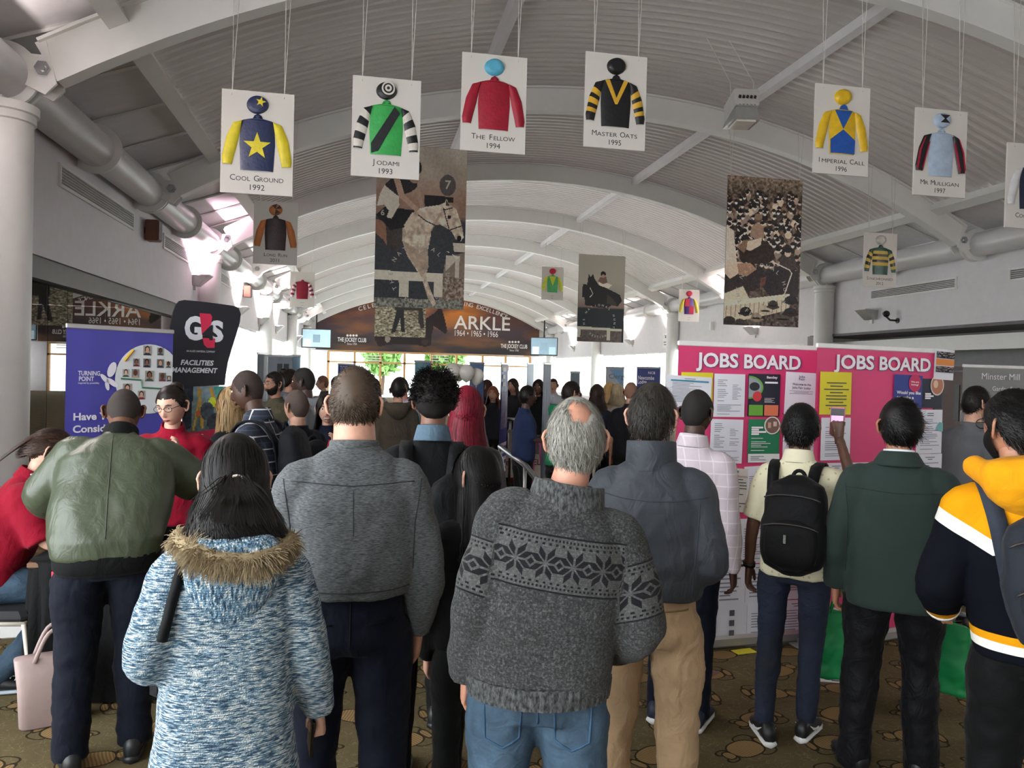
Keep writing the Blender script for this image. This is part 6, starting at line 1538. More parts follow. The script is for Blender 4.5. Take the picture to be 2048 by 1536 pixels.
# dark horse and rider
cv = Canvas(80, 146, '#86837a'); cv.grad([(0, '#8a877c'), (.3, '#8d897d'), (.5, '#7d776c'), (.6, '#6d5a54'), (.62, '#24292b'), (1, '#20262a')]); q = lambda pts: [((x-175)/615, (y-110)/1180) for x, y in pts]
cv.poly(q([(150, 1100), (770, 1120), (770, 1300), (150, 1300)]), '#4d4642'); cv.noise(.1, cv.v > .8, 2, 40, 60)
cv.poly(q([(230, 560), (240, 510), (290, 520), (300, 440), (310, 375), (335, 415), (365, 370), (385, 430), (440, 510), (560, 560), (650, 600), (730, 640), (760, 720), (700, 800), (640, 770), (560, 830), (270, 800), (260, 690), (230, 690)]), '#1f2021'); cv.poly(q([(440, 470), (520, 470), (620, 510), (570, 560), (450, 520)]), '#b9b4a6'); cv.poly(q([(430, 470), (460, 410), (540, 400), (560, 480), (500, 500)]), '#5f4a42'); cv.ell(*q([(500, 365)])[0], .055, .032, '#1a1a1b'); cv.ell(*q([(500, 392)])[0], .035, .02, '#8d7263')
cv.line(q([(330, 560), (370, 640), (330, 690)]), .014, '#b9b3a6'); cv.poly(q([(150, 1085), (765, 1105), (765, 1135), (150, 1125)]), '#a8a698'); cv.poly(q([(160, 1120), (225, 1120), (215, 1230), (165, 1230)]), '#a3a193'); cv.poly(q([(565, 1130), (615, 1130), (610, 1265), (570, 1265)]), '#a3a193'); cv.poly(q([(560, 640), (640, 700), (700, 780), (640, 790), (560, 760)]), '#35302d')
p_ = atY(1200, 684, Y3)
photo_banner((p_.x, Y3, p_.z), 'hanging picture of a dark horse with rider behind a hedge', cv, PW, PH, (.47, .76, .33, .062, [('THE NATIONAL HUNT', 205, -20, False), ('FESTIVAL', 235, 305, True)]))
# legs on sand, mostly hidden
cv = Canvas(74, 132, '#8a8472'); cv.noise(.5, None, 3, 30, 110); q = lambda pts: [((x-75)/400, 1-(1440-y)/720) for x, y in pts]
cv.poly(q([(245, 1225), (300, 1225), (312, 1400), (285, 1405), (272, 1290), (235, 1410), (205, 1410)]), '#2e2f32'); cv.poly(q([(415, 1225), (450, 1225), (465, 1360), (440, 1370), (415, 1310)]), '#3c3a3a'); cv.poly(q([(180, 720), (420, 720), (450, 1225), (230, 1225)]), '#3a3733')
p_ = atY(800, 674, Y3)
photo_banner((p_.x, Y3, p_.z), 'hanging picture of legs on sand showing below the grey horse picture', cv, PW, PH)

# ================================================================== CEILING HEATER, WALL FIXTURES
def heater():
    p = atY(1487, 215, 10.6); t = thing('ceiling_heater', 'white slotted heater unit hanging on chains from the roof', 'heater', (p.x, p.y, p.z-.2), R(-8))
    mb = MB(); mb.box((0, .1, .26), (.36, .5, .26), Euler((R(-12), 0, 0)), bev=.015); mb.build('casing', mat('#c9c7c2', .5), t)
    mb = MB(); mb.prism([(-.20, -.02), (.20, -.02), (.15, .16), (-.15, .16)], .32, -.14); mb.build('reflector', m_alu, t)
    mb = MB(); mb.box((0, .06, -.03), (.28, .40, .03)); mb.build('lamp_glass', mat('#efeade', .3), t)
    for r_ in range(2):
        for k in range(5): mb = MB(); mb.box((-.11+k*.055, -.155-.008*r_, .21+r_*.09), (.034, .012, .045), Euler((R(-12), R(15), 0))); mb.build('slot', m_dark, t)
    for k in range(4): mb = MB(); mb.box((0, -.14+k*.01, .40), (.36, .012, .012), None); mb.v = [(a, b+k*.1, c) for a, b, c in mb.v]; mb.build('guard_bar', m_wire, t)
    for sx in (-.16, .16): mb = MB(); mb.tube([(sx, .1, .38), (sx*1.1, .1, .6), (sx-.4, .1, 1.25)], .006, 5); mb.build('chain', m_wire, t)
heater()
def uplighter(x, side, y, z, label, power, col, lit=True):
    t = thing('wall_uplighter', label, 'wall light', (x, y, z), 0, 'wedge uplighters on the walls')
    s = side
    mb = MB(); mb.add([(0, -.2, .22), (0, .2, .22), (s*.34, .2, .22), (s*.34, -.2, .22), (0, -.17, 0), (0, .17, 0), (s*.10, .17, 0), (s*.10, -.17, 0)], [(4, 5, 1, 0), (5, 6, 2, 1), (6, 7, 3, 2), (7, 4, 0, 3), (7, 6, 5, 4)]); mb.build('shade', m_alu, t)
    mb = MB(); mb.box((s*.17, 0, .235), (.36, .43, .02)); mb.build('rim', m_white, t)
    mb = MB(); mb.box((s*.02, 0, -.04), (.05, .10, .1)); mb.build('bracket', m_white, t)
    if lit:
        mb = MB(); mb.box((s*.17, 0, .25), (.26, .3, .008)); mb.build('lamp_glass', mat(col, .4, emit=3.), t)
        l = bpy.data.lights.new('uplight', 'AREA'); l.shape = 'RECTANGLE'; l.size = .26; l.size_y = .3; l.energy = power*2.2; l.color = lin(col); l.spread = R(135)
        o = link('uplight', l, t); o.location = (s*.22, 0, .27); o.rotation_euler = (math.pi, -s*R(32), 0)
    return t
for k, (px, py, pw, c, lab) in enumerate(((388, 572, 120, '#ffd9ec', 'lit pink white wedge uplighter by the second column'),)):
    p = atX(px, py, WXL); uplighter(WXL, 1, p.y, p.z, lab, pw, c)
for k, y in enumerate((23.3, 28.0, 33.3, 43.3)): uplighter(WXL, 1, y, 3.2, ['lit wedge uplighter, second along the glazed side', 'lit wedge uplighter, third along the glazed side', 'lit wedge uplighter, fourth along the glazed side', 'lit wedge uplighter, farthest on the glazed side'][k], 110, '#fff0f2')
p = atX(1745, 640, WXR); uplighter(WXR, -1, p.y, p.z, 'grey wedge uplighter beside the security camera', 40, '#fff4ea', False)
uplighter(WXR, -1, 22.2, 3.12, 'wedge uplighter above the first pink job board', 110, '#fff0ee')
for k, y in enumerate((28.6, 33.4, 43.3)): uplighter(WXR, -1, y, 3.15, ['wedge uplighter above the first far window', 'wedge uplighter above the second far window', 'wedge uplighter above the last far window'][k], 110, '#fff4ee')
uplighter(WXL, 1, 6.2, 3.2, 'wedge uplighter hidden behind the nearest column', 90, '#fff2f0')
uplighter(WXR, -1, 9.0, 3.2, 'wedge uplighter on the wall just past the frame edge', 90, '#fff4ee')
def wall_speaker(px, py, label):
    p = atX(px, py, WXL); t = thing('wall_speaker', label, 'loudspeaker', (WXL, p.y, p.z-.17))
    mb = MB(); mb.box((.13, 0, .17), (.20, .24, .34), bev=.01); mb.build('cabinet', mat('#6b3f2f', .5), t)
    mb = MB(); mb.box((.236, 0, .17), (.012, .21, .30)); mb.build('grille_cloth', m_black, t); mb = MB(); mb.box((.02, 0, .17), (.05, .08, .1)); mb.build('bracket', m_black, t)
wall_speaker(290, 461, 'brown box loudspeaker on the wall under the tube'); wall_speaker(486, 583, 'small brown box loudspeaker farther along the wall')
p = atX(1793, 630, WXR); t = thing('security_camera', 'black dome security camera on the pale wall', 'camera', (WXR, p.y, p.z-.1))
mb = MB(); mb.ell((-.22, .05, .12), (.075, .075, .075), 16, 12); mb.build('camera_head', m_black, t, True); mb = MB(); mb.tube([(-.22, .05, .06), (-.16, 0, -.02), (0, -.05, -.03)], .022, 8); mb.build('arm', m_black, t, True); mb = MB(); mb.cyl((-.02, -.05, -.03), (0, -.05, -.03), .06); mb.build('mount', m_black, t); mb = MB(); mb.cyl((-.30, .05, .12), (-.27, .05, .12), .03); mb.build('lens', mat('#2a3036', .1), t)
p = atX(1305, 650, WXR); mb = MB(); mb.box((WXR-.06, 25.2, 3.55), (.12, .16, .30), bev=.01); o = mb.build('wall_box', m_white); tag(o, 'small white box fitting high on the far wall', 'wall fitting')
# hanging information sign over the far window
t = thing('wall_notice', 'small white information sign above the far window', 'sign', (WXR-.03, 29.4, 3.0), R(-90))
mb = MB(); mb.box((0, 0, .2), (.55, .02, .6)); mb.build('plate', mat('#e4e2de', .5), t); mb = MB(); mb.rect(-.06, .06, .3, .42, -.0115); mb.rect(-.2, .2, .12, .15, -.0115); mb.rect(-.15, .15, .02, .05, -.0115); mb.build('print', m_ink, t)
# ================================================================== END WALL PRINT
YB = YE-.06
def ew_xy(px, py): p = atY(px, py, YB); return p.x, p.z
eb = thing('end_wall_banner', 'huge arched sunset banner with ARKLE lettering on the far end wall', 'banner', (0, YB, 0))
cv = Canvas(250, 64, '#4a3a3a'); n1 = cv.fbm(5, 5, 11, 5); n2 = cv.fbm(9, 14, 4, 4)
cv.grad([(0, '#7a4a30'), (.35, '#6b4a45'), (.6, '#54454b'), (.85, '#3d3638'), (1, '#332e30')])
glow = np.exp(-((cv.u-.55)/.25)**2-((cv.v-.2)/.3)**2); k_ = np.clip((n1-.42)*4, 0, 1)[..., None]*(.35+.65*glow)[..., None]
cv.a = cv.a*(1-k_)+np.array([.86, .52, .22])*k_; k_ = np.clip((n2-.55)*4, 0, 1)[..., None]*.45; cv.a = cv.a*(1-k_)+np.array([.30, .25, .28])*k_
x0, z0 = -3.05, 2.9; bw, bh = 14.3, 3.75
U = lambda px, py: ((ew_xy(px, py)[0]-x0)/bw, 1-(ew_xy(px, py)[1]-z0)/bh)
cv.poly([U(*q) for q in ((748, 655), (790, 640), (850, 638), (870, 625), (880, 613), (884, 618), (890, 640), (895, 662), (890, 668), (880, 660), (868, 652), (862, 672), (862, 690), (850, 694), (835, 690), (800, 688), (770, 690), (758, 694), (750, 680))], '#241d1d')
cv.ell(*U(775, 678), .012, .06, '#8d8078'); cv.ell(*U(850, 684), .016, .05, '#3a2f2c')
vs, fs, cs = [], [], []; H_, W_ = cv.a.shape[:2]
def inside(x, z): return (x-XC)**2+(z-ZC)**2 < (RB+.17)**2 and (-3.02 < x < 11.2)
for j in range(H_):
    for i in range(W_):
        xa, xb = x0+bw*i/W_, x0+bw*(i+1)/W_; zb, za = z0+bh*(1-j/H_), z0+bh*(1-(j+1)/H_)
        if inside((xa+xb)/2, (za+zb)/2): o = len(vs); vs += [(xa, 0, za), (xb, 0, za), (xb, 0, zb), (xa, 0, zb)]; fs.append((o, o+1, o+2, o+3)); cs += [(*lin(cv.a[j, i]), 1)]*4
me = bpy.data.meshes.new('print'); me.from_pydata(vs, [], fs); a_ = me.color_attributes.new('Col', 'FLOAT_COLOR', 'CORNER'); a_.data.foreach_set('color', np.array(cs).ravel()); me.materials.append(attr_mat()); link('print', me, eb)
L = LB(); ws = mat('#efeae4', .6, var=0)
def etext(s, px, py, h_px, wpx=None, bold=0.):
    x, z = ew_xy(px, py); k = YB/F_PX*1.02; text(L, s, x, z, h_px*k*1.38, -.02, 0, bold, width=None if wpx is None else wpx*k)
etext('ARKLE', 965, 648, 27, 112, .01); etext('1964 • 1965 • 1966', 952, 668, 12, 86)
for px, py in ((704, 680), (1028, 693)):
    etext('THE JOCKEY CLUB', px, py, 8, 54, .02)
    for q in range(4): x, z = ew_xy(px-9+q*6, py-9); L.prism(ellp(x, z, .075, .075, 8), -.015, -.02)
    etext('Since 1750', px, py+8, 4, 18)
arc_text(L, 'CELEBRATING', XC, ZC, RB-.10, 108.7, 97.3, .36, -.02, 0, .01); arc_text(L, 'ING EXCELLENCE', XC, ZC, RB-.08, 81.0, 69.3, .36, -.02, 0, .01)
L.build('lettering', ws, eb)
mb = MB(); n = 40; mb.loft([[(arc(RB+.13, -TH*.97+2*TH*.97*i/n)[0], -.03, arc(RB+.13, -TH*.97+2*TH*.97*i/n)[1]) for i in range(n+1)], [(arc(RB+.30, -TH*.98+2*TH*.98*i/n)[0], -.05, arc(RB+.30, -TH*.98+2*TH*.98*i/n)[1]) for i in range(n+1)]], cap=False, closed=False); mb.build('white_edge', m_white, eb)
# menu lettering on the far glazing, trees outside
L = MB()
for px in (745, 880, 1030):
    x, z = ew_xy(px, 716)
    for k in range(3): L.rect(x-.55, x+.55, z+.12-k*.16, z+.17-k*.16, YE-.12)
L.build('glass_lettering', ws, ew)
def tree(x, y, s, label):
    t = thing('tree', label, 'tree', (x, y, 0)); mb = MB(); mb.tube([(0, 0, 0), (.1, 0, 1.2*s), (0, 0, 2.4*s)], [.16*s, .12*s, .05*s], 8); mb.build('trunk', mat('#4a3a2c', .9), t)
    r = np.random.default_rng(int(x*7)); N = 900; d = r.normal(size=(N, 3)); d /= np.linalg.norm(d, axis=1, keepdims=True); c = d*r.uniform(.5, 1, (N, 1))*np.array([1.3, 1.0, 1.3])*s+np.array([0, 0, 2.6*s]); a, b = r.normal(size=(N, 3))*.13*s, r.normal(size=(N, 3))*.13*s
    v = np.stack([c-a, c+b, c+a, c-b], 1).reshape(-1, 3); o = link('foliage', np_mesh('foliage', v, np.arange(N*4).reshape(-1, 4), mats=[mat('#5f8a3c', .7, var=.3)], smooth=False), t); o['kind'] = 'stuff'
tree(1.2, 54.5, 1.0, 'green tree outside the far glazing beside the left doors'); tree(5.6, 55.2, 1.1, 'green tree outside the far glazing behind the balloons')
# televisions
def tv(px, py, Y, rz, label, col):
    p = atY(px, py, Y); t = thing('television', label, 'television', (p.x, p.y, p.z-.55), rz)
    mb = MB(); mb.box((0, 0, .55), (1.65, .07, 1.1), bev=.02); mb.build('casing', m_black, t)
    mb = MB(); mb.box((0, -.04, .56), (1.55, .01, 1.0)); mb.build('screen', mat(col, .12, emit=.35), t)
    for k in range(3): mb = MB(); mb.box((-.5+k*.5, -.048, .3+.25*(k % 2)), (.4, .006, .45)); mb.build('screen_image', mat(['#cfe3ee', '#7d95a3', '#a9c3d2'][k], .15, emit=.3), t)
    mb = MB(); mb.tube([(0, .04, .8), (0, .3, 1.2), (0, .3, ZC+math.sqrt((RB+.425)**2-(p.x-XC)**2)-p.z+.55)], .04, 6); mb.build('bracket', m_black, t)
tv(633, 677, 46, R(6), 'wall television showing pale blue picture at the left of the end banner', '#a6c4cf'); tv(1088, 693, 46, R(-12), 'wall television at the right of the end banner', '#7f98a6')

# ================================================================== BANNERS NEAR THE VIEWER
class Panel:
    """upright board given by its two top corners in the picture and their depths"""
    def __init__(s, a, da, b, db, ztop=None):
        A, B = at(*a, da), at(*b, db); s.ztop = ztop or (A.z+B.z)/2; A = Vector((A.x, A.y, 0)); B = Vector((B.x, B.y, 0))
        s.mid = (A+B)/2; s.w = (B-A).length; s.xd = (B-A).normalized(); s.rz = math.atan2(s.xd.y, s.xd.x); s.n = Vector((s.xd.y, -s.xd.x, 0))
    def uv(s, px, py):
        d = ray(px, py); t = (s.mid-EYE).dot(s.n)/d.dot(s.n); p = EYE+d*t; return (p-s.mid).dot(s.xd), p.z
def rollup(P_, name, label, colr, rail=m_alu, group=None, back=.0, foot=True):
    t = thing(name, label, 'banner', P_.mid, P_.rz, group); w_, h_ = P_.w, P_.ztop
    n = 24; mb = MB(); f_, b_ = [], []
    for i in range(n+1):
        x = -w_/2+w_*i/n; f_.append([(x, -.003+.004*math.sin(i*.9), .07), (x, -.003+.003*math.sin(i*.7+1), h_*.5), (x, -.003, h_-.01)])
    mb.loft(f_, cap=False, closed=False); mb.loft([[(p[0], p[1]+.003, p[2]) for p in r][::-1] for r in f_], cap=False, closed=False); mb.build('graphic_sheet', colr, t, True)
    mb = MB(); mb.box((0, 0, h_), (w_+.012, .022, .032), bev=.005); mb.build('top_rail', rail, t)
    mb = MB(); mb.box((0, .03, .045), (w_+.03, .13, .085), bev=.02); mb.build('base', m_alu, t)
    mb = MB(); mb.cyl((0, .03, .08), (0, .02, h_-.01), .012, n=8); mb.build('support_pole', m_alu, t)
    for sx in (-1, 1):
        if foot: mb = MB(); mb.box((sx*w_*.36, -.05, .008), (.05, .30, .012)); mb.build('foot', m_alu, t)
    return t
def paras(mb, x0, x1, z0, z1, y, lines, mi=0, seed=0, th=None, centred=False):
    r = np.random.default_rng(seed); p = (z1-z0)/lines; th = th or p*.32
    for i in range(lines):
        f_ = r.uniform(.45, 1.) if r.random() > .12 else 0
        if f_ == 0: continue
        L_ = (x1-x0)*f_; xa = x0 if not centred else (x0+x1-L_)/2; mb.rect(xa, xa+L_, z1-(i+.65)*p, z1-(i+.65)*p+th, y, mi)
# --- purple charity banner
PB = Panel((133, 651), 5.15, (346, 664), 5.75); w_ = PB.w
tp = rollup(PB, 'roll_up_banner', 'purple TURNING POINT roll up banner beside the big column', mat('#4c4aa6', .5, var=.04))
L = LB()
def put(P_, L, s, px, py, hp, d, mi=0, bold=0., align='CENTER', y=-.012, wpx=None, shear=0.):
    x, z = P_.uv(px, py); x2, _ = P_.uv(px+(wpx or 0)/2, py); x1, _ = P_.uv(px-(wpx or 0)/2, py)
    text(L, s, x, z, hp*d/F_PX*1.38, y, mi, bold, align, width=(x2-x1) if wpx else None, shear=shear)
put(PB, L, 'TURNING', 177, 747, 9, 5.4, bold=.02, wpx=44); put(PB, L, 'POINT', 171, 758, 9, 5.4, bold=.02, wpx=30); put(PB, L, 'inspired by possibility', 176, 766, 4, 5.4, wpx=42)
put(PB, L, 'Have You', 190, 833, 14, 5.4, bold=.03, wpx=88); put(PB, L, 'Considered', 198, 857, 14, 5.4, bold=.03, wpx=105)
x, z = PB.uv(213, 755)
for (dx, dz, rx, rz_, a) in ((.03, .055, .028, .055, -.35), (-.015, -.01, .016, .045, .75), (.035, -.035, .018, .05, -2.2), (.0, -.055, .014, .035, -2.9)):
    L.add([(x+dx+rx*math.cos(t)*math.cos(a)-rz_*math.sin(t)*math.sin(a), -.012, z+dz+rx*math.cos(t)*math.sin(a)+rz_*math.sin(t)*math.cos(a)) for t in np.linspace(0, 2*math.pi, 14, endpoint=False)], [tuple(range(14))])
L.build('lettering', mat('#e8e6f0', .6, var=0), tp)
cx, cz = PB.uv(298, 758); rr_ = PB.uv(345, 758)[0]-cx+.02
mb = MB(); pts = [(min(cx+rr_*1.25*math.cos(a), w_/2-.004), cz+rr_*1.25*math.sin(a)) for a in np.linspace(0, 2*math.pi, 40, endpoint=False)]; mb.add([(x, -.010, z) for x, z in pts], [tuple(range(40))]); mb.build('round_panel', mat('#dfe3e4', .6, var=0), tp)
r_ = np.random.default_rng(3)
for (px, py, s_) in ((293, 701, 10), (319, 703, 8), (271, 725, 8), (292, 726, 9), (319, 727, 9), (335, 729, 7), (250, 746, 8), (269, 747, 9), (297, 752, 11), (323, 754, 9), (253, 778, 11), (281, 790, 9), (336, 757, 6)):
    x, z = PB.uv(px, py); k = s_*5.4/F_PX; cvs = Canvas(10, 12, ['#8a8f93', '#b9b4ae', '#6d7478', '#a39c94'][r_.integers(4)])
    hc = ['#2a201b', '#15110f', '#6e4a2c', '#3a2a22'][r_.integers(4)]; cvs.ell(.5, .38, .34, .36, hc); cvs.ell(.5, .45, .24, .27, ['#d3a58e', '#8a5c46', '#e0b9a3', '#5a3a2c'][r_.integers(4)]); cvs.ell(.5, 1.0, .48, .28, ['#2b3140', '#7a2f3a', '#40504a', '#b4a48f'][r_.integers(4)])
    o = raster('portrait_print', cvs.a, 2*k*.86, 2*k, tp, -.0125, x0=x-k*.86, z0=z-k)
mb = MB(); mb.tube([(PB.uv(240, 757)[0], -.013, PB.uv(240, 757)[1]), (PB.uv(280, 760)[0], -.013, PB.uv(280, 760)[1]), (PB.uv(282, 775)[0], -.013, PB.uv(282, 775)[1]), (PB.uv(335, 778)[0], -.013, PB.uv(335, 778)[1])], .006, 5); mb.build('green_line', mat('#3f7a5c', .6), tp)
mb = MB(); mb.tube([(PB.uv(247, 722)[0], -.013, PB.uv(247, 722)[1]), (PB.uv(258, 708)[0], -.013, PB.uv(258, 708)[1]), (PB.uv(265, 700)[0], -.013, PB.uv(265, 700)[1])], .010, 5); mb.build('gold_ribbon', mat('#cfa93a', .5), tp)
# --- black flag banner with red panel
PG = Panel((338, 606), 6.05, (482, 614), 6.35); gt = thing('flag_banner', 'curved black G4S flag banner with photo and red vacancies panel', 'banner', PG.mid, PG.rz)
q = lambda px, py: PG.uv(px, py)
poly = [(341, 775), (338, 720), (337, 680), (341, 650), (346, 625), (351, 610), (358, 602), (368, 600), (400, 603), (440, 608), (468, 612), (477, 617), (481, 628), (479, 645), (471, 672), (462, 700), (455, 725), (451, 750), (449, 770)]
mb = MB(); mb.prism([q(*p) for p in poly], .02, -.012); mb.build('head_panel', mat('#14161f', .55, var=.05), gt)
xa, za = q(366, 772); xb, zb = q(452, 862); cvs = Canvas(40, 42, '#5d7b86'); cvs.grad([(0, '#7e98a4'), (.5, '#63756f'), (1, '#4c5a58')])
cvs.poly([(0, 0), (.22, 0), (.2, .9), (0, 1)], '#20262e'); cvs.line([(.35, .05), (.45, .9)], .07, '#b08a3c'); cvs.line([(.62, .05), (.95, .95)], .08, '#b08a3c'); cvs.line([(.25, .95), (.4, .1)], .05, '#a9853c'); cvs.ell(.66, .35, .08, .12, '#c7d53c'); cvs.ell(.55, .55, .16, .2, '#39424a'); cvs.ell(.75, .8, .2, .2, '#2d3238'); cvs.poly([(.7, 0), (.9, 0), (.95, .3), (.75, .25)], '#3f8a80'); cvs.ell(.35, .6, .06, .08, '#a3522f'); cvs.noise(.12, None, 2, 12, 12)
raster('photograph', cvs.a, xb-xa, za-zb, gt, -.006, x0=xa, z0=zb)
mb = MB(); mb.box(((xa+xb)/2, .006, 1.0), (xb-xa, .022, za*.999-.25)); mb.v = [(x, y, min(z, za)) for x, y, z in mb.v]; mb.build('lower_panel', mat('#8c1230', .55), gt)
xr0, zr0 = q(366, 856); mb = MB(); mb.prism([q(366, 868), q(456, 853), q(457, 980), q(366, 985)], .0, -.010); mb.build('red_panel', mat('#a3183c', .55), gt)
mb = MB(); mb.box(((xa+xb)/2, .02, .03), (.7, .35, .05), bev=.015); mb.build('base', m_black, gt); mb = MB(); mb.cyl(((xa+xb)/2, .03, .05), ((xa+xb)/2, .03, 2.2), .018, n=8); mb.build('pole', m_alu, gt)
L = MB(); gl = LB()
put(PG, gl, 'G', 387, 659, 44, 6.2, bold=.05, y=-.014, wpx=36); put(PG, gl, 'S', 432, 665, 40, 6.2, bold=.05, y=-.014, wpx=28); put(PG, gl, 'AN ALLIED UNIVERSAL COMPANY', 401, 703, 4, 6.2, y=-.014, wpx=57)
put(PG, gl, 'FACILITIES', 393, 726, 10, 6.2, bold=.03, y=-.014, wpx=66, shear=.2); put(PG, gl, 'MANAGEMENT', 388, 741, 10, 6.2, bold=.03, y=-.014, wpx=92, shear=.2)
put(PG, gl, 'HIRING', 386, 873, 9, 6.2, y=-.014, wpx=40); put(PG, gl, 'VACANCIES', 404, 886, 9, 6.2, y=-.014, wpx=66); put(PG, gl, '.COM/CAREERS', 402, 899, 9, 6.2, y=-.014, wpx=72)
gl.build('lettering', mat('#cfd0d6', .6, var=0), gt)
g = lambda pts: [q(x/3.94, 560+y/3.94) for x, y in pts]
mb = MB(); mb.prism(g([(1570, 262), (1655, 268), (1668, 292), (1660, 345), (1605, 440), (1588, 430)]), -.012, -.018); mb.prism(g([(1592, 456), (1690, 462), (1688, 535), (1632, 535), (1606, 512)]), -.012, -.018); put(PG, mb, '4', 416, 667, 30, 6.2, 1, .02, y=-.0205, wpx=24)
mb.build('red_numeral', [mat('#c42046', .5, var=0), mat('#14161f', .5, var=0)], gt)

# ================================================================== JOB BOARDS AND NOTICES
pink = mat('#dc4076', .5, var=.05, vscale=2); m_rail = mat('#e8e6e4', .4)
B1 = Panel((1357, 690), 5.02, (1635, 700), 5.30, 1.995); B2 = Panel((1634, 695), 5.06, (1868, 709), 5.50, 2.005)
b1 = rollup(B1, 'job_board', 'pink JOBS BOARD banner, the one crowded with notices', pink, m_rail, 'pink job boards'); b2 = rollup(B2, 'job_board', 'pink JOBS BOARD banner nearer the brown door', pink, m_rail, 'pink job boards')
mw = mat('#f3edf2', .5, var=0); mo = mat('#6d5f86', .5, var=0)
for P_, b, wds in ((B1, b1, (('JOBS', 1435, 722, 84), ('BOARD', 1543, 726, 113))), (B2, b2, (('JOBS', 1708, 726, 80), ('BOARD', 1808, 730, 102)))):
    for wd, px, py, wpx in wds:
        L = MB(); put(P_, L, wd, px, py, 27, 5.25, bold=.028, y=-.0115, wpx=wpx); L.build('lettering', mw, b)
        L = MB(); put(P_, L, wd, px+1, py+1, 27, 5.25, bold=.045, y=-.0095, wpx=wpx+3); L.build('lettering_shadow', mo, b)
m_paper, m_cream, m_yel = mat('#e6e6ee', .6, var=.02), mat('#dbd5cb', .6, var=.02), mat('#e6d733', .6, var=.03); m_txt, m_txt2 = mat('#8a8a96', .7, var=0), mat('#4e4e58', .7, var=0)
nk = [0]
def notice(P_, x0, y0, x1, y1, label, m=m_paper, rot=0., style='lines', yoff=.013, lines=16):
    a, za = P_.uv(x0, y0); b, zb = P_.uv(x1, y1); w_, h_ = b-a, za-zb; nk[0] += 1
    c = P_.mid+P_.xd*((a+b)/2)+P_.n*yoff; t = thing('notice', label, 'notice', (c.x, c.y, zb), 0, 'notices pinned on the job boards', (0, rot, P_.rz))
    mb = MB(); n = 6; rows = [[(-w_/2+w_*i/n, -.004*math.sin(math.pi*i/n)*(k/4) , h_*k/4) for i in range(n+1)] for k in range(5)]
    mb.loft(rows, cap=False, closed=False); mb.loft([[(x, y+.001, z) for x, y, z in r][::-1] for r in rows], cap=False, closed=False); mb.build('sheet', m, t, True)
    y = -.0062; L = MB(); s = nk[0]
    if style == 'lines':
        paras(L, -w_*.38, w_*.38, h_*.08, h_*.80, y, lines, 0, s); paras(L, -w_*.2, w_*.2, h_*.84, h_*.94, y, 2, 1, s, centred=True)
    elif style == 'table':
        paras(L, -w_*.40, -.05*w_, h_*.35, h_*.92, y, 13, 0, s); paras(L, .08*w_, w_*.38, h_*.4, h_*.8, y, 11, 0, s+50); paras(L, -w_*.4, w_*.4, h_*.05, h_*.3, y, 7, 0, s+9)
    elif style == 'centred': paras(L, -w_*.40, w_*.40, h_*.10, h_*.78, y, lines, 1, s, centred=True)
    elif style == 'none': L = None
    if L is not None and L.v: L.build('print', [m_txt, m_txt2], t)
    return t, w_, h_
def ptext(t, parts, m):
    L = LB()
    for s, x, z, sz, wd, bold in parts: text(L, s, x, z, sz, -.0068, 0, bold, width=wd)
    L.build('lettering', m, t)
def pcol(t, polys, name='graphic', y=-.0064):
    for k, (poly, col) in enumerate(polys): L = MB(); L.add([(x, y-.0003*k, z) for x, z in poly], [tuple(range(len(poly)))]); L.build(name, mat(col, .55, var=0), t)
def rc(x0, x1, z0, z1): return [(x0, z0), (x1, z0), (x1, z1), (x0, z1)]
notice(B1, 1361, 744, 1422, 836, 'yellow notice half hidden by the sheet with a teal bar', m_yel, style='centred', lines=9)
t, w_, h_ = notice(B1, 1329, 751, 1417, 816, 'white sheet with a teal bar overhanging the board edge', m_paper, R(2), yoff=.022); pcol(t, [(rc(-w_*.42, w_*.42, h_*.82, h_*.87), '#3f8fa8')])
notice(B1, 1427, 747, 1486, 834, 'white two column notice next to the yellow one', style='table')
t, w_, h_ = notice(B1, 1495, 747, 1556, 833, 'dark Bentley job poster with a red disc', mat('#232838', .5), style='none')
pcol(t, [([(-w_*.5, h_*.95)]+[(-w_*.5+w_*.46*math.cos(a), h_*.68+h_*.27*math.sin(a)) for a in np.linspace(1.57, -1.57, 14)]+[(-w_*.5, h_*.41)], '#6da84a'), ([(-w_*.5, h_*.90)]+[(-w_*.5+w_*.40*math.cos(a), h_*.68+h_*.23*math.sin(a)) for a in np.linspace(1.57, -1.57, 14)]+[(-w_*.5, h_*.45)], '#9aa2a8'), (ellp(-w_*.32, h_*.70, w_*.16, h_*.1), '#2a2f36'), (ellp(-w_*.23, h_*.47, w_*.14, w_*.14, 18), '#d23b44'), (rc(-w_*.48, -w_*.04, h_*.02, h_*.27), '#6cab3e'), (rc(.0, w_*.44, h_*.02, h_*.27), '#e07a56')])
ptext(t, [('Bentley', w_*.22, h_*.92, .022, w_*.34, .03)], mw); L = MB(); paras(L, 0, w_*.46, h_*.76, h_*.86, -.0068, 2, 0, 3, .012); paras(L, 0, w_*.44, h_*.32, h_*.44, -.0068, 5, 0, 4); L.build('print', mw, t)
t, w_, h_ = notice(B1, 1568, 744, 1627, 831, 'white Welcome to the Jobs Fair today notice', style='none', rot=R(1.5))
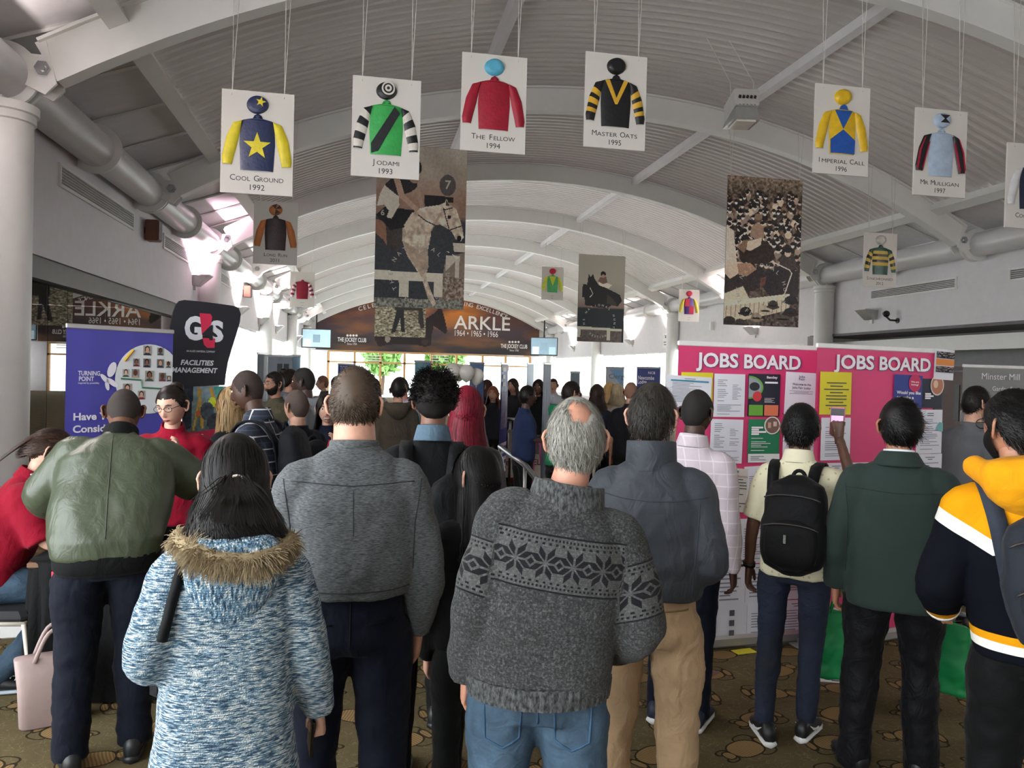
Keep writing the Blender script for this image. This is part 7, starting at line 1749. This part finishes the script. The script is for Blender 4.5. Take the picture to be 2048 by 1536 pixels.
ptext(t, [('Welcome to the', 0, h_*.72, .022, w_*.6, .01), ('Jobs Fair today', 0, h_*.64, .022, w_*.6, .01), ('Jobs', 0, h_*.90, .020, w_*.2, .01), ('Fair', 0, h_*.84, .020, w_*.2, .01), ('BOBOX', -.0, h_*.10, .020, w_*.5, .03)], m_txt2); L = MB(); paras(L, -w_*.4, w_*.4, h_*.46, h_*.58, -.0066, 4, 0, 7, centred=True); paras(L, -w_*.3, w_*.3, h_*.15, h_*.20, -.0066, 1, 0, 8, centred=True); L.build('print', m_txt, t)
notice(B1, 1419, 838, 1481, 926, 'white two column notice below the first white list', style='table', rot=R(1))
t, w_, h_ = notice(B1, 1495, 838, 1555, 924, 'green poster with a round photograph', mat('#1f7f57', .5), style='none')
pcol(t, [(rc(-w_*.5, w_*.5, 0, h_*.2), '#e9eaea'), (ellp(w_*.24, h_*.86, w_*.26, w_*.25, 20), '#e4e0da'), (ellp(w_*.24, h_*.86, w_*.22, w_*.22, 20), '#7a5f56'), (rc(w_*.1, w_*.2, h_*.80, h_*.93), '#c9a08c'), (rc(w_*.27, w_*.38, h_*.84, h_*.95), '#d9c1b4')]); L = MB(); paras(L, -w_*.42, w_*.05, h_*.62, h_*.82, -.008, 4, 0, 21, .012); paras(L, -w_*.42, w_*.25, h_*.26, h_*.58, -.008, 8, 0, 22); L.build('print', mw, t); L = MB(); paras(L, -w_*.42, w_*.1, h_*.04, h_*.16, -.008, 3, 0, 23); L.build('small_print', m_txt2, t)
notice(B1, 1565, 836, 1626, 920, 'white notice just behind the raised phone arm', style='lines', lines=13)
t, w_, h_ = notice(B1, 1434, 936, 1493, 1022, 'cream Pivotal Homes notice', m_cream, R(4), style='centred', lines=10); ptext(t, [('Pivotal Homes', 0, h_*.82, .026, w_*.75, .0)], mat('#a0554f', .6, var=0)); pcol(t, [(rc(-w_*.08, w_*.08, h_*.9, h_*.95), '#4f8f8c')])
notice(B1, 1491, 931, 1553, 1019, 'white letter pinned next to the cream notice', rot=R(-3), lines=15)
notice(B1, 1408, 1040, 1470, 1126, 'white letter below the cream notice', lines=13); notice(B1, 1478, 1037, 1536, 1124, 'white letter below the green poster', lines=14); notice(B1, 1540, 1030, 1600, 1120, 'white letter partly behind the cream polo', lines=12)
notice(B1, 1430, 1129, 1487, 1206, 'pale notice low on the board above the three squares', lines=7); notice(B1, 1490, 1128, 1545, 1206, 'pale notice low on the board beside the jeans', lines=8)
t, w_, h_ = notice(B1, 1430, 1207, 1490, 1286, 'white sheet with three small dark squares', style='none'); pcol(t, [(rc(-w_*.08, w_*.08, h_*q_, h_*(q_+.14)), '#5b5b64') for q_ in (.22, .46, .70)])
notice(B1, 1493, 1206, 1548, 1290, 'white sheet at the bottom edge of the board', lines=12); notice(B1, 1560, 1200, 1618, 1285, 'white sheet low down between the jeans legs', lines=12); notice(B1, 1560, 1115, 1618, 1195, 'white sheet behind the jeans', lines=12)
t, w_, h_ = notice(B1, 1386, 1205, 1428, 1272, 'purple leaflet with a grey photograph', mat('#8c2f5a', .5), style='none'); pcol(t, [([(-w_*.1, h_*.25), (w_*.5, h_*.15), (w_*.5, h), (-w_*.1, h_)] if False else [(-w_*.1, h_*.25), (w_*.5, h_*.15), (w_*.5, h_*.98), (-w_*.1, h_*.98)], '#8e9296'), (ellp(w_*.2, h_*.6, w_*.2, h_*.15), '#d3d6d8'), (ellp(w_*.3, h_*.4, w_*.15, h_*.1), '#3c4044')])
t, w_, h_ = notice(B2, 1638, 743, 1698, 829, 'bright yellow notice on the second board', m_yel, style='centred', lines=9)
notice(B2, 1640, 835, 1696, 919, 'white notice under the yellow one', style='lines', lines=15); notice(B2, 1640, 926, 1694, 1000, 'white notice mostly hidden by the backpack', lines=14); notice(B2, 1700, 925, 1760, 1000, 'white notice between the backpack and green overshirt', lines=12)
t, w_, h_ = notice(B2, 1785, 749, 1839, 829, 'blue Would you like to make a difference poster', mat('#26398c', .5), style='none', rot=R(1)); pcol(t, [(ellp(w_*.2, h_*.80, w_*.22, w_*.22, 18), '#c92a5c')]); ptext(t, [('Would you like', 0, h_*.55, .03, w_*.85, .03), ('to make a', -w_*.12, h_*.43, .03, w_*.6, .03), ('difference?', -w_*.1, h_*.31, .03, w_*.65, .03), ('We are', w_*.2, h_*.83, .016, w_*.28, .03), ('hiring!', w_*.2, h_*.76, .016, w_*.25, .03)], mw)
t, w_, h_ = notice(B2, 1842, 757, 1880, 816, 'small navy poster with a round photograph', mat('#161f33', .5), style='none'); pcol(t, [(ellp(w_*.2, h_*.78, w_*.34, w_*.36, 18), '#d9cdbf'), (ellp(w_*.2, h_*.78, w_*.29, w_*.31, 18), '#b5765a'), (ellp(w_*.12, h_*.82, w_*.12, w_*.14, 12), '#e0c0a8')]); L = MB(); paras(L, -w_*.4, w_*.2, h_*.28, h_*.5, -.0075, 3, 0, 31, .012); L.build('print', mw, t)
t, w_, h_ = notice(B2, 1831, 819, 1879, 906, 'white notice with a teal corner below the blue poster', style='lines', lines=17); pcol(t, [([(w_*.2, h_*.55), (w_*.5, h_*.5), (w_*.5, h_*.7), (w_*.35, h_*.72)], '#6fb0ad')])
notice(B2, 1830, 908, 1878, 985, 'white notice at the lower edge beside the overshirt', lines=12); notice(B2, 1660, 1215, 1720, 1300, 'white flyer at the foot of the second board', lines=10)
t, w_, h_ = notice(B2, 1864, 698, 1901, 760, 'white card with orange band clipped past the board edge', m_paper, R(2), style='none', yoff=.02); cvs = Canvas(16, 8, '#3c3438'); cvs.noise(1., None, 4, 9, 6); raster('photograph', cvs.a, w_*.92, h_*.22, t, -.0066, z0=h_*.70); raster('photograph', cvs.a[:, ::-1], w_*.92, h_*.2, t, -.0066, z0=h_*.24); pcol(t, [(rc(-w_*.46, w_*.46, h_*.47, h_*.68), '#e08a3c')])

# --- silver banner
PM = Panel((1926, 731), 8.0, (2112, 738), 8.3); mt_ = rollup(PM, 'roll_up_banner', 'silver grey Minster Mill roll up banner in the corner', mat('#7f7f7f', .45, var=.03), m_rail); L = LB()
put(PM, L, 'Minster Mill', 2000, 754, 13, 8.1, bold=.0, wpx=76); put(PM, L, 'Garden Spa', 2008, 778, 9, 8.1, wpx=50); L.build('lettering', mw, mt_)

# ================================================================== MIDDLE DISTANCE: RAILING, STAIR, FAR STANDS
DR = 11.7; pa_, pb_ = at(905, 838, DR), at(1345, 842, DR+.9); ang = math.atan2(pb_.y-pa_.y, pb_.x-pa_.x); LEN = (pb_-pa_).length
rl = thing('balustrade', 'stainless handrail with grey glazed panels around the stairwell', 'railing', (pa_.x, pa_.y, 0), ang); zr = pa_.z
mb = MB(); mb.cyl((0, 0, zr), (LEN, 0, zr), .035, n=12); mb.build('handrail', m_steel, rl, True)
for k in range(5): x = LEN*k/4; mb = MB(); mb.cyl((x, 0, 0), (x, 0, zr), .022, n=10); mb.build('post', m_steel, rl, True)
for k in range(4):
    xa, xb = LEN*k/4+.05, LEN*(k+1)/4-.05; mb = MB(); mb.box(((xa+xb)/2, 0, .70), (xb-xa, .015, .34)); mb.build('panel', mat('#7c8580', .2), rl)
mb = MB(); mb.box((LEN/2, 0, zr-.18), (LEN, .06, .05)); mb.build('rail', mat('#cfc4b4', .5), rl); mb = MB(); mb.box((LEN/2, 0, .50), (LEN, .06, .05)); mb.build('rail', mat('#cfc4b4', .5), rl)
for k in range(5): mb = MB(); mb.box((LEN*k/4, 0, .7), (.06, .06, .4)); mb.build('stile', mat('#cfc4b4', .5), rl)
mb = MB(); mb.box((LEN/2, .02, .32), (LEN, .03, .30)); mb.build('sign_board', mat('#d6cdbf', .6), rl); L = MB(); text(L, 'Welcome to CHELTENHAM', LEN*.32, .40, .13, -.0, 0, .01); L.v = [(x, .002, z) for x, y, z in L.v]; L.build('lettering', mat('#6a3a3a', .6, var=0), rl)
p0, p1 = at(1000, 893, 9.2), at(1050, 930, 8.2); mb = MB(); mb.tube([p0, p1, (p1.x+.3, p1.y-.8, .35)], .03, 10); o = mb.build('stair_rail', m_steel, None, True); tag(o, 'sloping chrome stair rail behind the nordic jumper', 'railing')
for q_ in (p0, p1): mb = MB(); mb.cyl((q_.x, q_.y, 0), tuple(q_), .02, n=8); mb.build('post', m_steel, o, True)

def far_banner(a, b, d, label, col, words=(), cat='banner', zt=None, extra=None, rail=m_alu, dd=0., name='roll_up_banner'):
    P_ = Panel(a, d, b, d+dd, zt); t = rollup(P_, name, label, mat(col, .5, var=.05), rail, foot=False); L = LB()
    for s, px, py, hp, wpx in words: put(P_, L, s, px, py, hp, d, bold=.02, y=-.013, wpx=wpx)
    if L.v or L.done: L.build('lettering', mw, t)
    if extra: extra(P_, t)
    return t
far_banner((1274, 735), (1321, 736), 13.5, 'navy Newcombe Lodge roll up banner by the window', '#3d4a86', (('NCB', 1303, 746, 5, 14), ('Newcombe', 1292, 756, 8, 32), ('Lodge', 1284, 764, 8, 18)))
def ex2(P_, t): xx, zz = P_.uv(1240, 742); L = MB(); L.add([(P_.w/2-.02, -.013, P_.ztop-.03), (P_.w/2-.02, -.013, P_.ztop-.35), (-.1, -.013, P_.ztop-.03)], [(0, 1, 2)]); L.build('graphic', mat('#7fa9c9', .5), t); L = MB(); text(L, 'Clergy', P_.w*.15, 1.75, .12, -.014); L.build('lettering', mat('#5b6b7c', .5, var=0), t)
far_banner((1212, 735), (1248, 736), 14, 'pale grey roll up banner with a blue corner by the window', '#b9bcbf', extra=ex2)
def ex3(P_, t):
    L = MB()
    for k in range(7): L.rect(-P_.w*.4, P_.w*.4, .15+k*.10, .20+k*.10, -.013)
    L.build('stripes', mw, t); L = MB(); L.rect(-P_.w*.5, P_.w*.5, P_.ztop-.1, P_.ztop-.02, -.012); L.build('graphic', mat('#7a2438', .5), t); L = MB(); paras(L, -P_.w*.3, P_.w*.3, 1.55, 1.85, -.013, 3, 0, 4, .06); L.build('print', mw, t); L = MB(); L.rect(-P_.w*.45, P_.w*.45, 1.0, 1.5, -.012); L.build('photo_block', mat('#8d86a6', .6, var=.4, vscale=12), t)
far_banner((1002, 727), (1016, 728), 10.6, 'slim blue banner with white stripes beside the red haired woman', '#2f3f8c', extra=ex3, dd=.55)
far_banner((1054, 727), (1067, 728), 13.2, 'slim pale blue banner turned nearly edge on', '#a9c9e4', dd=.6); far_banner((1087, 727), (1102, 728), 9.8, 'slim slate grey display panel turned nearly edge on', '#6f7d92', dd=.5, name='display_panel')
far_banner((830, 722), (862, 724), 11, 'turquoise and lilac tall banner behind the afro hair', '#6aa7b8', dd=.4); far_banner((940, 726), (968, 727), 10.5, 'sky blue display panel behind the balloons', '#7f9fc9', dd=.3, name='display_panel')
far_banner((676, 728), (711, 729), 15, 'blue TODAY sign near the far doors', '#2f56a8', (('TODAY', 693, 737, 9, 26),)); far_banner((1141, 744), (1160, 745), 12.6, 'small grey notice screen behind the green hooded top', '#6f7c84', name='display_panel')
# pop-up stand with grey curtain and photo
far_banner((515, 707), (535, 708), 11.6, 'grey fabric side of a pop up stand behind the bearded man', '#8d979c', name='display_panel', dd=.5); cvd = far_banner((536, 711), (585, 713), 12, 'grey photo panel of a pop up stand with chairs', '#8f98a3', name='display_panel')
for k, (x, z, w2, h2, c_) in enumerate(((.0, 1.6, .08, .22, '#3a4048'), (.1, 1.6, .08, .22, '#3a4048'), (-.1, 1.3, .1, .1, '#4a5560'))): mb = MB(); mb.rect(x-w2/2, x+w2/2, z, z+h2, -.014); mb.build('print', mat(c_, .6), cvd)
far_banner((585, 711), (601, 712), 12.3, 'pale blue panel at the end of the pop up stand', '#a3cbe0', name='display_panel')
# counters, tables behind the railing
for px, d, w2, c_, lab in ((985, 12.8, 1.2, '#8a1c34', 'red covered counter behind the railing'), (1135, 13.4, 1.1, '#d8d4e0', 'pale covered table behind the green hooded top'), (905, 10.0, 1.1, '#c9ccd2', 'white clothed table under the balloons')):
    p = at(px, 800, d); t = thing('exhibition_table', lab, 'table', (p.x, p.y, 0), R(-10)); mb = MB(); mb.box((0, 0, .73), (w2, .6, .03), bev=.008); mb.build('table_top', mat('#bdb6aa', .5), t)
    mb = MB(); n = 60; rings = []
    for z, k in ((.75, 1.0), (.74, 1.02), (.4, 1.03), (.02, 1.05)): rings.append([(px_*k*(1+(.012*math.sin(i*1.7) if z < .7 else 0)), py_*k*(1+(.02*math.sin(i*1.7) if z < .7 else 0)), z) for i, (px_, py_) in enumerate([(w2/2*math.copysign(abs(math.cos(a))**.25, math.cos(a)), .31*math.copysign(abs(math.sin(a))**.25, math.sin(a))) for a in np.linspace(0, 2*math.pi, n, endpoint=False)])])
    mb.loft(rings); mb.build('table_cloth', cloth(c_), t, True)
# balloons
for k, (px, py, c_, lab) in enumerate(((905, 746, '#d9d6cc', 'white balloon, leftmost of the cluster'), (918, 748, '#e2dfd6', 'pearl white balloon, second of the cluster'), (933, 749, '#dedbd0', 'pearl balloon, third of the cluster'), (953, 756, '#e6e2d8', 'pearl balloon, lowest and rightmost of the cluster'))):
    p = at(px, py, 9.6+.15*(k % 2)); t = thing('balloon', lab, 'balloon', p, 0, 'balloon cluster at the far stand'); mb = MB(); mb.lathe([(.002, -.10), (.03, -.085), (.07, -.05), (.095, 0), (.098, .03), (.088, .07), (.06, .105), (.02, .122), (.002, .124)], n=20); mb.build('skin', mat(c_, .15), t, True)
    mb = MB(); mb.lathe([(.003, -.10), (.012, -.112), (.002, -.113)], n=8); mb.build('knot', mat(c_, .3), t); mb = MB(); mb.tube([(0, 0, -.11), (.02, 0, -.4), (0, 0, .75-p.z)], .002, 4); mb.build('string', m_wire, t)
# ================================================================== TABLE, CHAIR, BAGS, SMALL THINGS
p = at(268, 1150, 4.3); rz = R(-2)
t = thing('table', 'table under a long black cloth behind the green bomber jacket', 'table', (p.x, p.y, 0), rz)
mb = MB(); mb.box((0, 0, .72), (.92, .42, .03), bev=.006); mb.build('table_top', mat('#6a4a32', .5), t)
for sx in (-1, 1):
    for sy in (-1, 1): mb = MB(); mb.cyl((sx*.40, sy*.16, 0), (sx*.40, sy*.16, .71), .018, n=8); mb.build('leg', m_steel, t)
mb = MB(); n = 80; rings = []
base = [(.47*math.copysign(abs(math.cos(a))**.3, math.cos(a)), .22*math.copysign(abs(math.sin(a))**.3, math.sin(a))) for a in np.linspace(0, 2*math.pi, n, endpoint=False)]
for z, k, wv in ((.738, .3, 0), (.740, 1., 0), (.73, 1.015, 0), (.45, 1.03, .012), (.015, 1.06, .022)): rings.append([(x*k+wv*math.sin(i*1.1), y*k+wv*math.cos(i*1.3), z) for i, (x, y) in enumerate(base)])
mb.loft(rings); mb.build('table_cloth', m_blk, t, True)
def flat_sheet(loc, w_, h_, rz, label, m, name='leaflet', cat='leaflet', cols=()):
    o = thing(name, label, cat, loc, rz); mb = MB(); mb.box((0, 0, .0015), (w_, h_, .002)); mb.build('sheet', m, o)
    for (x0, x1, y0, y1, c_) in cols: mb = MB(); mb.add([(x0*w_, y0*h_, .003), (x1*w_, y0*h_, .003), (x1*w_, y1*h_, .003), (x0*w_, y1*h_, .003)], [(0, 1, 2, 3)]); mb.build('print', mat(c_, .6, var=.1), o)
p2 = at(112, 1112, 4.28); flat_sheet((p2.x+.08, p2.y, .742), .21, .297, R(30), 'white form on the table under the writing hand', m_paper, 'paper_form', 'paper')
p2 = at(118, 1175, 4.0); t = thing('red_pouch', 'small red pouch with ribbon hanging at the table edge', 'pouch', (p2.x, p2.y, .60), R(10)); mb = MB(); mb.box((0, 0, .06), (.07, .03, .11), bev=.012); mb.build('pouch_body', mat('#b3213c', .5), t); mb = MB(); mb.tube([(0, 0, .11), (-.03, .03, .18), (.0, .06, .14), (.02, .0, .11)], .005, 6); mb.build('ribbon', mat('#c4304a', .5), t)
# chair under the seated woman
p = at(8, 1200, 4.2); t = thing('chair', 'chair with black padded seat and cream metal legs', 'chair', (p.x, p.y, 0), R(-95))
mb = MB(); mb.box((0, 0, .455), (.44, .44, .06), bev=.025); mb.build('seat', mat('#15161a', .7), t, False); mb = MB(); mb.box((0, -.23, .80), (.42, .05, .36), Euler((R(8), 0, 0)), bev=.02); mb.build('backrest', mat('#15161a', .7), t)
fr = mat('#cfc8ba', .35); mb = MB(); mb.tube([(-.20, -.20, .42), (.20, -.20, .42), (.20, .20, .42), (-.20, .20, .42), (-.20, -.20, .42)], .012, 8); mb.build('seat_frame', fr, t, True)
for sx in (-1, 1): mb = MB(); mb.tube([(sx*.20, .20, .42), (sx*.205, .23, .2), (sx*.21, .25, 0)], .012, 8); mb.build('leg', fr, t, True); mb = MB(); mb.tube([(sx*.21, -.28, 0), (sx*.205, -.24, .25), (sx*.20, -.20, .45), (sx*.20, -.235, .8), (sx*.20, -.255, .96)], .012, 8); mb.build('leg', fr, t, True)
# cream tote bag on the carpet
p = atZ(104, 1444, 0); t = thing('tote_bag', 'dusky pink leather tote bag standing on the carpet', 'bag', (p.x, p.y, 0), R(22)); tm = mat('#a08c88', .5, bump=.15, bscale=40)
mb = MB(); mb.loft([ring_pts((0, 0, z), w_, d_, 24, 5) for z, w_, d_ in ((0, .13, .055), (.01, .14, .065), (.2, .15, .06), (.335, .165, .045), (.34, .16, .04))]); mb.build('bag_body', tm, t, True)
for sy in (-1, 1): mb = MB(); mb.tube([(-.08+.16*q, sy*.05, .32+.15*math.sin(math.pi*q)) for q in np.linspace(0, 1, 12)], .010, 8, flat=.6); mb.build('handle', tm, t, True)
p = atZ(52, 1266, 0); t = thing('storage_box', 'white lidded box on the carpet beyond the chair', 'box', (p.x, p.y, 0), R(8)); mb = MB(); mb.box((0, 0, .09), (.26, .2, .18), bev=.01); mb.build('box_body', m_shwhite, t); mb = MB(); mb.box((0, 0, .19), (.28, .22, .035), bev=.008); mb.build('lid', m_shwhite, t)
p = atZ(4, 1270, 0); t = thing('waste_bin', 'dark red plastic tub beside the white box', 'bin', (p.x, p.y, 0)); mb = MB(); mb.lathe([(.07, 0), (.075, .02), (.09, .22), (.098, .225), (.098, .24), (.085, .24), (.07, .03)], n=24); mb.build('tub', mat('#8f1228', .35), t, True); mb = MB(); mb.lathe([(.10, .24), (.102, .255), (.06, .265), (.01, .268)], n=24); mb.build('lid', mat('#7a0f22', .35), t, True)
# leaflets dropped near the boards
p = atZ(1396, 1341, 0); flat_sheet(p, .15, .21, R(30), 'colourful leaflet lying near the navy trainers', mat('#5a3a34', .5), cols=((-.45, .1, -.4, .3, '#b5552f'), (.0, .45, -.1, .45, '#3f5a8c'), (-.3, .3, .1, .3, '#d9b04a')))
p = atZ(1668, 1358, 0); flat_sheet(p, .24, .12, R(-18), 'white printed leaflet lying by the jeans', m_paper, cols=((-.4, .4, .2, .3, '#8a8a92'), (-.4, .1, -.1, 0, '#8a8a92'), (-.1, .4, -.35, -.2, '#5a5a62')))
p = atZ(1488, 1303, 0); flat_sheet(p, .15, .08, R(10), 'small yellow leaflet at the foot of the board', m_yel)
# somebody hidden behind the green overshirt, carrying green bags
P_, f, loc, yaw = folk(1800, 905, 4.2, 0, 'person in light jeans standing beyond the green overshirt', '#15171c', ('#120e0c', '#251d19'), '#6b4536', sex='m', style='short', hi=False, head=(-10, 0, 0), arms={'l': ((.10, 0, -.27), (.0, .05, -.22)), 'r': ((.08, .02, -.27), (.0, .10, -.2))})
for o in list(P_.children):
    if o.name.startswith('trousers'): o.data.materials.clear(); o.data.materials.append(denim('#35597e', '#6f94b8'))
    if o.name.startswith('shoe'):
        o.data.materials.clear(); o.data.materials.append(mat('#a8906f', .6))
        for q_ in o.children: q_.data.materials.clear(); q_.data.materials.append(m_shwhite)
gb = mat('#12904e', .5, bump=.1, bscale=20)
for side, dz, lab, mm in ((-1, 0, 'green carrier bag hanging beside the overshirt sleeve', gb), (1, 0, 'green carrier bag beyond the yellow hooded top', gb)):
    wv = f.wri[side]; M_ = Matrix.Translation(loc) @ Matrix.Rotation(yaw, 4, 'Z'); q_ = M_ @ (wv+Vector((side*.06, .02, -.09)))
    t = thing('carrier_bag', lab, 'bag', (q_.x, q_.y, q_.z-.50), yaw+R(14 if side < 0 else -30), 'green carrier bags')
    mb = MB(); mb.loft([ring_pts((0, 0, z), w_, d_, 26, 4) for z, w_, d_ in ((0, .13, .04), (.01, .14, .05), (.18, .15, .05), (.37, .15, .03), (.375, .145, .02))]); me = remesh(mb, .012, 2, 'bag_body', wrinkle=(.006, 26), seed=5, mats=[mm]); link('bag_body', me, t)
    for sy in (-1, 1): mb = MB(); mb.tube([(-.05+.10*q, sy*.02, .36+.14*math.sin(math.pi*q)) for q in np.linspace(0, 1, 10)], .006, 6); mb.build('handle', mm, t, True)
# black handbag between the two men
p = at(852, 1300, 3.05); t = thing('handbag', 'shiny black handbag hanging behind the grey sweatshirt hand', 'bag', p, R(-20)); bm = mat('#0d0d0f', .3)
mb = MB(); mb.loft([ring_pts((0, 0, z), w_, d_, 24, 3) for z, w_, d_ in ((0, .07, .035), (.015, .085, .05), (.09, .09, .05), (.15, .075, .035), (.158, .06, .02))]); mb.build('bag_body', bm, t, True)
mb = MB(); mb.tube([(-.055, 0, .14), (-.045, 0, .30), (.06, -.02, .42), (.05, 0, .30), (.055, 0, .14)], .007, 8); mb.build('handle', bm, t, True); mb = MB(); mb.box((0, -.05, .10), (.03, .006, .02)); mb.build('clasp', m_steel, t)
# printed panel seen through the dark glazing
t = thing('information_panel', 'dark brown text panel standing behind the glazing by the column', 'panel', (-4.15, 9.1, 0), R(-68)); mb = MB(); mb.box((0, 0, 1.2), (.9, .03, 2.4)); mb.build('board', mat('#33281f', .6), t)
L = MB(); paras(L, -.38, .38, .2, 1.35, -.017, 20, 0, 5, .02); paras(L, -.3, .3, 1.5, 1.6, -.017, 1, 0, 6, .05); L.build('print', mat('#a8977e', .6, var=0), t)
# ================================================================== LINK EVERYTHING
for o in _pending: COL.objects.link(o)
bpy.context.view_layer.update()
